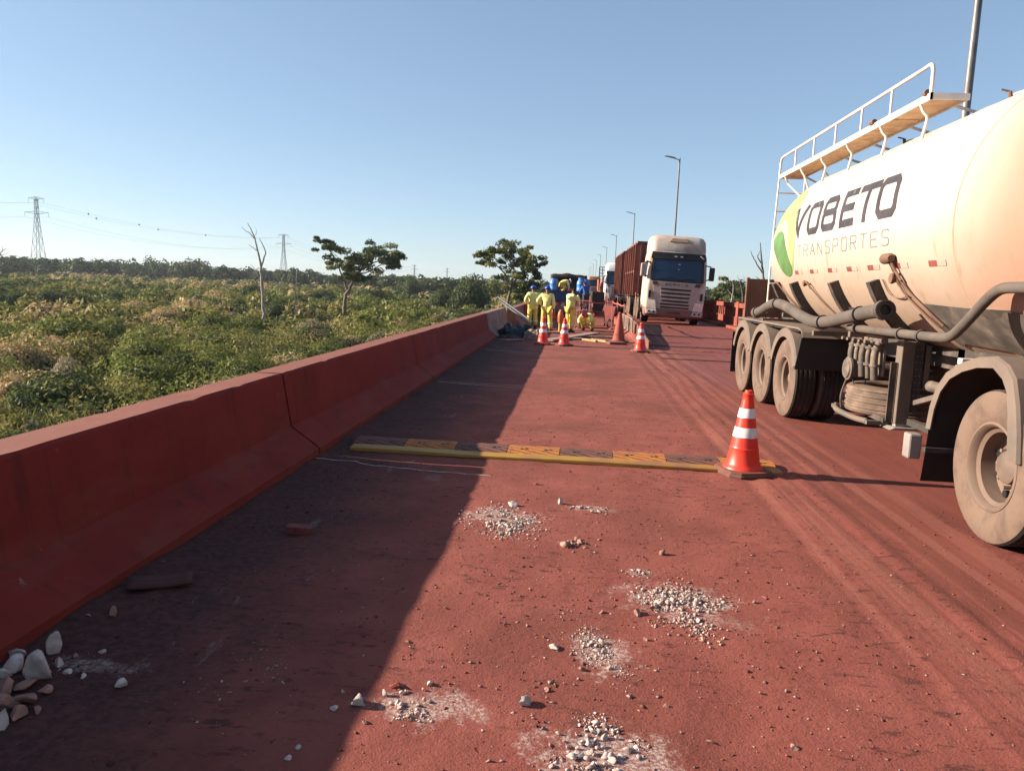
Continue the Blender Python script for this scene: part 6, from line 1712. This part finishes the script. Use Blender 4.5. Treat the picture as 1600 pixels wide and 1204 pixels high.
# orange delineator next to the worker
dl = thing('delineator', 'orange barrel-shaped marker behind the right cone of the pair', 'marker', (-.42, 26.4, rz(-.42, 26.4)))
b = MB(); b.lathe([(.13, 0), (.13, .05), (.06, .07), (.055, .35), (.075, .37)], n=20); b.build('yellow_foot', surf('dull_yellow_plastic', (.58, .36, .06), .5), dl, smooth=40)
b = MB(); b.lathe([(.075, .37), (.09, .40), (.095, .62), (.08, .72), (.04, .78), (.04, .82), (.001, .825)], n=20); b.build('orange_top', surf('orange_marker_plastic', (.75, .17, .03), .5), dl, smooth=40)
# compressor box on a wheeled red frame
cp = thing('compressor', 'black box compressor on a red wheeled frame, right of the workers', 'compressor', (1.02, 33.0, 0), (0, 0, .12))
b = MB(); b.loft([[Vector((x, y, z)) for x, y in ((-.27 * k, -.25), (.27 * k, -.25), (.27 * k, .35), (-.27 * k, .35))] for k, z in ((.72, .55), (1, .85), (1, 1.42), (.96, 1.46))]); b.build('housing', surf('black_metal_box', (.022, .018, .018), .6, dust=.18, dcol=RED_DUST), cp, bevel=.02)
M_RFR = surf('red_steel_frame', (.30, .055, .045), .6, dust=.35, dcol=RED_DUST)
for x in (-.33, .33):
    b = MB(); b.tube(curve([(x, -.30, 1.30), (x, -.34, .9), (x * 1.1, -.32, .4), (x * 1.2, -.36, .02)], 4), .025, 8); b.build('frame_leg', M_RFR, cp, smooth=50)
    b = MB(); b.lathe([(.14, -.04), (.20, -.05), (.22, 0), (.20, .05), (.14, .04)], (x * 1.25, .1, .22), 'X', 20, closed=True); w_ = b.build('wheel', M_BOOT, cp, smooth=50)
    q = MB(); q.lathe([(.135, -.03), (.02, -.045), (.02, .045), (.135, .03)], (x * 1.25, .1, .22), 'X', 16); q.build('wheel_disc', M_RFR, w_)
b = MB(); b.bar((-.36, .1, .4), (.36, .1, .4), .05, .05); b.bar((-.3, -.3, .6), (.3, -.3, .6), .04, .04); b.bar((0, .1, .4), (0, .1, .56), .2, .2); b.build('cross_frame', M_RFR, cp)
b = MB(); b.tube(curve([(-.2, -.28, 1.0), (-.25, -.4, .95), (-.24, -.42, .8)], 4), .03, 8); b.build('exhaust', surf('pink_tube', (.45, .15, .13), .6), cp)
# wheelbarrow hoop beside it
wb = thing('wheelbarrow', 'red dusty wheelbarrow tipped on its nose beside the compressor', 'wheelbarrow', (1.5, 31.4, 0), (0, 0, -.5))
b = MB(); b.lathe([(.13, -.03), (.18, -.035), (.19, 0), (.18, .035), (.13, .03)], (0, 0, .19), 'X', 20, closed=True); b.build('wheel', M_BOOT, wb, smooth=50)
b = MB(); b.loft([[Vector((x * k, y, z)) for x, y in ((-.28, 0), (.28, 0), (.28, .06), (-.28, .06))] for k, z in ((.6, .25), (1, .9))]); b.build('tray', M_RFR, wb, bevel=.02)
for x in (-.22, .22):
    b = MB(); b.tube([(x * .3, 0, .19), (x, .1, .6), (x * 1.2, .2, 1.25)], .02, 8); b.build('handle', M_RFR, wb)
# thin site posts and lines
M_ROD = surf('pinkish_rod', (.45, .20, .16), .7)
SP = [(1.62, 24.3), (1.58, 27.2), (1.55, 30.4), (1.52, 34.0), (.25, 30.2), (-.2, 34.5)]
SPW = ['nearest the bandless cone', 'second from the bandless cone', 'third from the bandless cone', 'fourth from the bandless cone', 'behind the squatting worker', 'before the flatbed tailgate']
for (x, y), w_ in zip(SP, SPW):
    o = thing('marker_rod', 'thin pink marker rod standing ' + w_, 'rod', (x, y, rz(x, y)), group='rods around the work site')
    b = MB(); b.tube([(0, 0, 0), (.01, 0, .6), (0, .01, 1.15)], .013, 8); b.build('rod', M_ROD, o)
    b = MB(); b.lathe([(.09, 0), (.09, .03), (.02, .05)], n=14); b.build('foot', M_SRED, o)
def tape(a, c, z0, z1, label):
    a, c = Vector((*a, z0)), Vector((*c, z1)); b = MB(a); n = 14
    b.sheet(lambda u, v: a.lerp(c, u) + Vector((0, 0, -.04 * 4 * u * (1 - u) + v)), list(np.linspace(0, 1, n)), (-.02, .02))
    o = b.build('tape', surf('red_warning_tape', (.50, .12, .09), .6)); o.location = a
    md = o.modifiers.new('thick', 'SOLIDIFY'); md.thickness = .003
    tag(o, label, 'tape', 'tapes strung between the rods')
tape(SP[0], SP[1], 1.1, 1.1, 'red tape strung from the nearest rod to the second')
tape(SP[1], SP[2], 1.1, 1.1, 'red tape strung from the second rod to the third')
tape(SP[2], SP[4], 1.08, 1.05, 'red tape strung from the third rod to the one behind the squatting worker')
tape(SP[3], SP[5], 1.1, 1.05, 'red tape strung from the fourth rod towards the flatbed')
# barrier with bars and the brown panel between the lanes
fn = thing('crowd_barrier', 'low metal barrier with upright bars between the lanes before the truck', 'barrier', (2.02, 25.8, 0))
FH = .62
fo = Vector((2.02, 25.8, 0)); fb = Vector((2.0, 31.0, 0))
M_BARS = surf('dusty_pale_bars', (.36, .26, .21), .7, dust=.4, dcol=RED_DUST)
b = MB(fo); P = [fo + Vector((0, 0, .1)), fo + Vector((0, .02, FH - .06)), fo + Vector((0, .15, FH)), fb + Vector((0, -.15, FH)), fb + Vector((0, -.02, FH - .06)), fb + Vector((0, 0, .1))]
b.tube(P, .022, 8); b.tube([fo + Vector((0, 0, .14)), fb + Vector((0, 0, .14))], .018, 8); b.build('frame', M_BARS, fn, smooth=50)
bm_ = MB(); bm_.tube([(0, 0, .14), (0, 0, FH)], .011, 6); bm_ = bm_.mesh('bar', M_BARS)
for k in range(1, 30):
    q = link_mesh('bar', bm_, None, fn); q.location = (fb - fo) * (k / 30)
for f in (.15, .85):
    b = MB(fo); p = fo.lerp(fb, f); b.bar(p + Vector((-.25, 0, .02)), p + Vector((.1, 0, .02)), .04, .03); b.bar(p + Vector((0, 0, .02)), p + Vector((0, 0, .16)), .03, .03); b.build('foot', M_BARS, fn)
pnl = thing('lane_panel', 'rust-brown steel panel on edge beside the raised lane before the truck', 'panel', (2.1, 20.8, 0))
b = MB((2.1, 20.8, 0))
b.add([(2.10, 20.8, .0), (2.12, 32.0, .0), (2.12, 32.0, .80), (2.11, 27.0, .62), (2.10, 20.8, .22), (2.14, 20.8, .0), (2.16, 32.0, .0), (2.16, 32.0, .80), (2.15, 27.0, .62), (2.14, 20.8, .22)],
      [(0, 1, 2, 3, 4), (9, 8, 7, 6, 5), (0, 5, 6, 1), (1, 6, 7, 2), (2, 7, 8, 3), (3, 8, 9, 4), (4, 9, 5, 0)])
b.build('panel_sheet', surf('rust_brown_sheet', (.20, .09, .065), .8, dust=.4, dcol=RED_DUST), pnl)
for y, h_ in ((22.5, .33), (25, .5), (27.5, .64), (30, .72)):
    b = MB((2.1, 20.8, 0)); b.box(2.04, 2.10, y, y + .08, 0, h_); b.build('stiffener', surf('rust_brown_sheet', (.2, .09, .065), .8), pnl)
# black sheet thrown over the panel
heapm = MB((2.06, 34.2, .3)); 
o = thing('black_sheet', 'black plastic sheet hung over the rail right of the work site', 'sheet', (2.0, 33.4, 0))
b = MB((2.0, 33.4, 0)); b.sheet(lambda u, v: (1.75 + .5 * u + .06 * sin(v * 9 + u * 5), 33.4 + .1 * sin(u * 9) + .05 * sin(v * 13), .45 + .85 * v * (1 - .25 * (u - .4) ** 2) - .05 * sin(u * 14)), list(np.linspace(0, 1, 12)), list(np.linspace(0, 1, 12))); q = b.build('sheet', surf('black_plastic_sheet', (.015, .014, .016), .4), o, smooth=60)
md = q.modifiers.new('thick', 'SOLIDIFY'); md.thickness = .01
for x in (1.78, 2.2):
    b = MB((2.0, 33.4, 0)); b.box(x - .03, x + .03, 33.43, 33.49, 0, 1.25); b.build('post', M_RFR, o)

# ------------------------------------------------------------------ stones, rubble, grit
ROCKV, ROCKF = ico(3)
def rock_mesh(seed, name, mat, ang=.35):
    r_ = np.random.default_rng(seed); V = ROCKV.copy()
    for k in range(7):     # chop with random planes to get broken faces
        n_ = unit(r_.normal(0, 1, (1, 3)))[0]; d = r_.uniform(.25, .62)
        s_ = V @ n_ - d; V = V - np.outer(np.maximum(s_, 0), n_)
    V *= (1 + .07 * (fbm(V[:, 0] * 3 + seed + 30, V[:, 1] * 3 + V[:, 2] * 2 + 30, 3)[:, None] - .5) * 2)
    me = np_mesh(name, V, ROCKF, mat)
    return me
M_STW = surf('pale_concrete_rubble', (.44, .37, .335), .95, var=.3, vscale=14, dust=.2, dcol=(.34, .13, .095), dscale=16, up=0, bump=.7, bscale=60, bdist=.006)
M_STP = surf('pinkish_dusted_rubble', (.30, .165, .13), .95, var=.3, vscale=14, dust=.35, dcol=(.30, .10, .07), dscale=14, up=0, bump=.7, bscale=60, bdist=.006)
M_STR = surf('red_stone', (.26, .06, .04), .95, var=.25, vscale=14, bump=.6, bscale=60, bdist=.006)
RM = {k: [rock_mesh(50 + i + 10 * j, 'stone', m) for i in range(5)] for j, (k, m) in enumerate((('w', M_STW), ('p', M_STP), ('r', M_STR)))}
rs = random.Random(4)
def stone(px, py, w, k, label, flat=.7, z=0.0, d=None, group='loose stones on the deck'):
    p = at_z(px, py, z); s_ = w / 2 / FPX * p.length
    o = link_mesh('stone', rs.choice(RM[k])); zz = rz(p.x, p.y)
    o.location = (p.x, p.y, zz + z + s_ * flat * .45 * (1 if z == 0 else 0)); o.scale = (s_, s_ * rs.uniform(.7, 1.0), s_ * flat)
    o.rotation_euler = (rs.uniform(-.25, .25), rs.uniform(-.25, .25), rs.random() * 6.28)
    return tag(o, label, 'stone', group)
ST = [(58, 1062, 56, 'w', 'largest pale grey stone of the pile against the barrier foot', 1.0), (22, 1052, 40, 'w', 'grey stone left of the largest one in the pile at the barrier', .8), (88, 1020, 34, 'w', 'upright pale stone at the top of the pile against the barrier', 1.2),
      (92, 1042, 28, 'w', 'small grey stone right of the pile against the barrier', .7), (40, 1078, 34, 'p', 'pinkish stone just under the largest grey one', .8), (46, 1102, 40, 'p', 'red-flecked stone at the lower right of the pile', .8),
      (8, 1085, 40, 'p', 'pink stone at the left edge of the pile', .9), (14, 1108, 44, 'p', 'rosy stone at the left edge below the others', .8), (6, 1140, 46, 'w', 'pale stone cut by the left edge of the picture', 1.0), (4, 1062, 30, 'w', 'small grey stone at the left end of the pile', .7),
      (190, 1072, 26, 'w', 'single grey stone on the shaded road right of the pile', .8), (180, 968, 14, 'p', 'small stone standing at the barrier foot beyond the pile', 1.5),
      (560, 1102, 42, 'w', 'large pale stone on the shadow line in the foreground', .55), (820, 1100, 34, 'w', 'pale stone lying alone in the sunlit foreground', .75), (621, 1073, 30, 'r', 'dark red stone right of the shadow line', .6),
      (866, 1011, 24, 'w', 'flat pale stone in the middle foreground', .45), (885, 852, 22, 'p', 'pink stone left of the small rubble clump', .8), (908, 848, 16, 'p', 'pink stone right in the small rubble clump', .7),
      (800, 790, 20, 'w', 'white lump on top of the rubble heap near the speed bump', .8), (876, 786, 26, 'w', 'white lump left of the fine rubble strip', .7), (838, 757, 12, 'r', 'small red block near the speed bump', .8),
      (535, 1080, 13, 'w', 'small white stone in the shade left of the large pale one', .7), (522, 1106, 18, 'w', 'small grey stone left of the large pale one', .6), (570, 1128, 14, 'p', 'small stone below the large pale one', .8),
      (672, 1070, 14, 'w', 'small pale stone right of the dark red one', .9), (600, 1085, 16, 'w', 'white stone between the large pale and dark red ones', 1.0), (1035, 865, 16, 'p', 'small pink stone above the wide rubble spread', .8),
      (995, 958, 20, 'p', 'pinkish stone at the left end of the wide rubble spread', .8), (1020, 950, 18, 'r', 'red stone within the wide rubble spread', .7), (853, 1077, 12, 'p', 'small stone right of the lone pale stone', .8), (910, 1044, 16, 'p', 'small flat stone below the flat pale one', .6),
      (940, 956, 12, 'p', 'small stone between the two rubble spreads', .7), (1178, 940, 10, 'p', 'small stone right of the wide rubble spread', .7), (1010, 1000, 10, 'p', 'tiny stone under the wide rubble spread', .7), (1040, 1105, 12, 'p', 'small stone in the right foreground', .7),
      (1240, 1170, 18, 'p', 'small pale lump at the lower right', .5), (160, 1022, 12, 'w', 'tiny white stone on the shaded road near the pile', .7), (450, 1185, 14, 'w', 'small white stone at the bottom in the shade', .7), (467, 1168, 12, 'w', 'tiny stone at the bottom in the shade, upper one', .7)]
for px, py, w, k, lab, fl in ST: stone(px, py, w, k, lab, fl)
o = link_mesh('brick_piece', (lambda b: (b.box(-.075, .075, -.04, .04, 0, .045), b.mesh('brick_piece', surf('broken_brick', (.20, .045, .04), .9, var=.3, vscale=20)))[1])(MB())); p = at_z(467, 832); o.location = (p.x, p.y, rz(p.x, p.y)); o.rotation_euler = (0, .1, .3); tag(o, 'small red brick piece on the shaded road beside the barrier', 'brick')
# flat broken plate and a stub at the barrier foot
p = at_z(250, 922); o = thing('broken_plate', 'bent rust-red plate lying against the barrier foot', 'plate', (p.x, p.y, rz(p.x, p.y)), (0, .1, .5))
b = MB(); b.sheet(lambda u, v: (u * .30 - .15, v * .12, .012 + .05 * max(0, u - .55) + .03 * max(0, v) + .012 * u * (1 - u)), list(np.linspace(0, 1, 10)), (-.5, -.1, .1, .5)); q = b.build('plate_sheet', surf('rust_red_plate', (.09, .03, .022), .85, bump=.5), o, smooth=40); md = q.modifiers.new('thick', 'SOLIDIFY'); md.thickness = .012
ROCK1 = ico(2); CHOP = []
for q in range(8):
    g_ = np.random.default_rng(900 + q); V_ = ROCK1[0].copy()
    for k in range(6):
        n_ = unit(g_.normal(0, 1, (1, 3)))[0]; V_ = V_ - np.outer(np.maximum(V_ @ n_ - g_.uniform(.25, .6), 0), n_)
    CHOP.append(V_)
def rubble(name, label, c, sx, sy, n, smin, smax, seed, col, mat, rot=0.0, pile=0.0, chunks=0):
    r_ = np.random.default_rng(seed)
    V0 = np.array([[1, 0, 0], [-1, 0, 0], [0, 1, 0], [0, -1, 0], [0, 0, 1], [0, 0, -1]], dtype=float); F0 = np.array([[0, 2, 4], [2, 1, 4], [1, 3, 4], [3, 0, 4], [2, 0, 5], [1, 2, 5], [3, 1, 5], [0, 3, 5]])
    g2 = r_.normal(0, .5, (n, 2)); keep = np.ones(n, bool)
    x = c[0] + (g2[:, 0] * sx * cos(rot) - g2[:, 1] * sy * sin(rot)); y = c[1] + (g2[:, 0] * sx * sin(rot) + g2[:, 1] * sy * cos(rot))
    kp = fbm(x * 6 + seed * 3, y * 6 + seed, 4) > .5 if sx < .9 else np.ones(n, bool)
    x, y, g2 = x[kp], y[kp], g2[kp]; n = len(x)
    s_ = smin * (smax / smin) ** (r_.random(n) ** 3.2)
    d2 = (g2 ** 2).sum(1)
    z = road_z(x, y) + s_ * .3 + pile * np.exp(-d2 * 5) * r_.random(n)
    V = (V0[None] * r_.uniform(.35, 1.4, (n, 6, 1)) + r_.normal(0, .3, (n, 6, 3))) * r_.uniform(.5, 1.5, (n, 1, 3))
    q = r_.random(n) * 6.28; cs, sn = np.cos(q)[:, None], np.sin(q)[:, None]; tl = r_.uniform(-.6, .6, n)[:, None]
    Vx = V[:, :, 0] * cs - V[:, :, 1] * sn; Vy = V[:, :, 0] * sn + V[:, :, 1] * cs; Vz = V[:, :, 2] * .5 + Vx * tl * .4
    P = np.stack([x[:, None] + Vx * s_[:, None], y[:, None] + Vy * s_[:, None], z[:, None] + Vz * s_[:, None]], -1).reshape(-1, 3)
    F = (F0[None] + (np.arange(n) * 6)[:, None, None]).reshape(-1, 3)
    cc = np.asarray(col[0]) + (np.asarray(col[1]) - np.asarray(col[0])) * r_.random((n, 1)); C = np.repeat(cc, 6, 0)
    if chunks:      # broken lumps among the chips
        Ps, Fs, Cs = [P], [F], [C]; off = len(P)
        for q in range(chunks):
            V = CHOP[r_.integers(len(CHOP))] * r_.uniform(.6, 1.2, 3) * r_.uniform(.008, .022)
            a = r_.random() * 6.28; V = np.stack([V[:, 0] * cos(a) - V[:, 1] * sin(a), V[:, 0] * sin(a) + V[:, 1] * cos(a), V[:, 2] * .7], 1)
            g3 = r_.normal(0, .38, 2); px_, py_ = c[0] + g3[0] * sx * cos(rot) - g3[1] * sy * sin(rot), c[1] + g3[0] * sx * sin(rot) + g3[1] * sy * cos(rot)
            Ps.append(V + np.array([px_, py_, rz(px_, py_) + .006])); Fs.append(ROCK1[1] + off); off += len(V)
            Cs.append(np.repeat((np.asarray(col[0]) + (np.asarray(col[1]) - np.asarray(col[0])) * r_.uniform(.35, 1.0))[None], len(V), 0))
        P, F, C = np.concatenate(Ps), np.concatenate(Fs), np.concatenate(Cs)
    o = link_mesh(name, np_mesh(name, P, F, mat, C))
    return tag(o, label, 'rubble', kind='stuff')
t = NT('grit_and_rubble'); c_ = t.n('Attribute', attribute_name='Col').outputs['Color']
t.pbsdf(Base_Color=t.mix(1.0, c_, t.mix(t.noise(40, 4), (.7, .66, .64), (1.15, 1.1, 1.1)), 'MULTIPLY'), Roughness=.95, Specular_IOR_Level=.2); M_GRIT = t.m
PALE = ((.24, .155, .125), (.58, .50, .46)); PINK = ((.16, .06, .044), (.32, .2, .16)); REDC = ((.12, .035, .024), (.24, .085, .06)); MIX = ((.12, .042, .032), (.36, .27, .235))
def px_rub(px, py, wpx, dep, *a, **k):
    p = at_z(px, py); return rubble(a[0], a[1], (p.x, p.y), wpx / FPX * p.length * .5, dep, *a[2:], **k)
px_rub(788, 815, 120, .36, 'rubble_patch', 'pale broken concrete strewn in the sun near the shadow line', 6500, .0011, .012, 1, PALE, M_GRIT, pile=.015, chunks=55)
px_rub(915, 794, 80, .10, 'rubble_patch', 'narrow strip of fine pale rubble before the speed bump', 900, .002, .014, 2, PALE, M_GRIT, chunks=6)
px_rub(898, 848, 46, .12, 'rubble_patch', 'small clump of pink rubble below the speed bump', 120, .003, .022, 3, PINK, M_GRIT, chunks=7)
px_rub(1000, 893, 36, .10, 'rubble_patch', 'small pale patch of rubble above the wide spread', 220, .002, .013, 4, PALE, M_GRIT)
px_rub(1060, 942, 150, .26, 'rubble_patch', 'wide spread of pale and pink rubble in the sunlit lane', 8000, .001, .0115, 5, ((.20, .10, .08), (.56, .47, .43)), M_GRIT, rot=-.25, chunks=70)
px_rub(1080, 985, 120, .12, 'rubble_patch', 'fine rubble trailing below the wide spread', 900, .0016, .013, 12, ((.24, .10, .08), (.50, .38, .33)), M_GRIT, rot=-.1)
px_rub(935, 1015, 70, .26, 'rubble_patch', 'fine pale rubble patch left of the wide spread', 3200, .0009, .007, 6, PALE, M_GRIT, rot=.3, chunks=8)
px_rub(640, 1098, 110, .16, 'rubble_patch', 'small white rubble right of the large pale stone', 2400, .0009, .009, 7, PALE, M_GRIT, rot=.15, chunks=12)
px_rub(930, 1175, 150, .22, 'rubble_patch', 'pale rubble heap cut by the bottom of the picture', 7500, .0009, .010, 8, PALE, M_GRIT, pile=.02, chunks=60)
px_rub(150, 1050, 110, .10, 'rubble_patch', 'white crumbs beside the stone pile at the barrier', 320, .0015, .009, 9, PALE, M_GRIT)
px_rub(420, 1060, 170, .30, 'rubble_patch', 'pale specks of rubble on the shaded road', 260, .002, .010, 10, PALE, M_GRIT)
# scattered grit over the whole lane
r_ = np.random.default_rng(77)
def grit(name, label, n, x0, x1, y0, y1, smin, smax, col, seed):
    return rubble(name, label, ((x0 + x1) / 2, (y0 + y1) / 2), (x1 - x0) * .72, (y1 - y0) * .8, n, smin, smax, seed, col, M_GRIT)
grit('grit', 'red grit scattered over the sunlit lane', 12000, -1.6, 2.4, 1.9, 6.0, .0012, .008, REDC, 21)
grit('grit', 'pinkish grit scattered in the near lane', 2600, -1.0, 1.6, 2.0, 4.6, .002, .013, MIX, 22)
grit('grit', 'dark crumbs of soil scattered across the lane', 9000, -1.2, 2.5, 4, 15, .002, .011, ((.07, .026, .02), (.16, .05, .036)), 23)
grit('grit', 'dark soil crumbs along the foot of the barrier', 2600, -2.15, -1.5, 2.2, 9, .002, .012, ((.035, .018, .016), (.13, .055, .042)), 24)

for k, (px, py, w, kk, lab) in enumerate([(30, 1030, 30, 'w', 'grey stone behind the largest one of the pile'), (70, 1088, 22, 'p', 'small pink stone in front of the largest one of the pile'), (28, 1128, 30, 'p', 'rosy stone low in the pile near the left edge'), (105, 1056, 14, 'w', 'little grey stone just right of the pile'), (118, 1030, 12, 'p', 'tiny pink stone right of the pile'), (60, 1118, 18, 'p', 'small dusty stone at the bottom of the pile'), (12, 1030, 24, 'w', 'grey stone touching the barrier at the left edge'), (130, 1062, 10, 'w', 'crumb of pale stone right of the pile')]):
    stone(px, py, w, kk, lab, .8)
px_rub(800, 545, 60, .9, 'rubble_patch', 'pale debris along the foot of the far barrier before the tarpaulin', 900, .004, .03, 31, ((.10, .08, .075), (.34, .29, .27)), M_GRIT, chunks=30)
px_rub(905, 528, 90, 1.2, 'rubble_patch', 'chips and dust strewn between the planks and the cones', 700, .004, .025, 32, ((.12, .06, .05), (.36, .26, .22)), M_GRIT, chunks=20)
# ------------------------------------------------------------------ haze
HZ = MB(); HZ.box(-1500, 900, -300, 3200, FZ - 4.5, 62)
hz = HZ.build('haze', None)
hm_ = bpy.data.materials.new('thin_morning_haze'); hm_.use_nodes = True
ht = hm_.node_tree; ht.nodes.clear()
ho = ht.nodes.new('ShaderNodeOutputMaterial'); pv_ = ht.nodes.new('ShaderNodeVolumePrincipled')
pv_.inputs['Color'].default_value = (.80, .88, 1.0, 1); pv_.inputs['Density'].default_value = 0.00010; pv_.inputs['Anisotropy'].default_value = 0.3
ht.links.new(pv_.outputs[0], ho.inputs['Volume'])
hz.data.materials.append(hm_)
tag(hz, 'thin morning haze over the floodplain', 'haze', kind='stuff')
sc.cycles.volume_bounces = 0
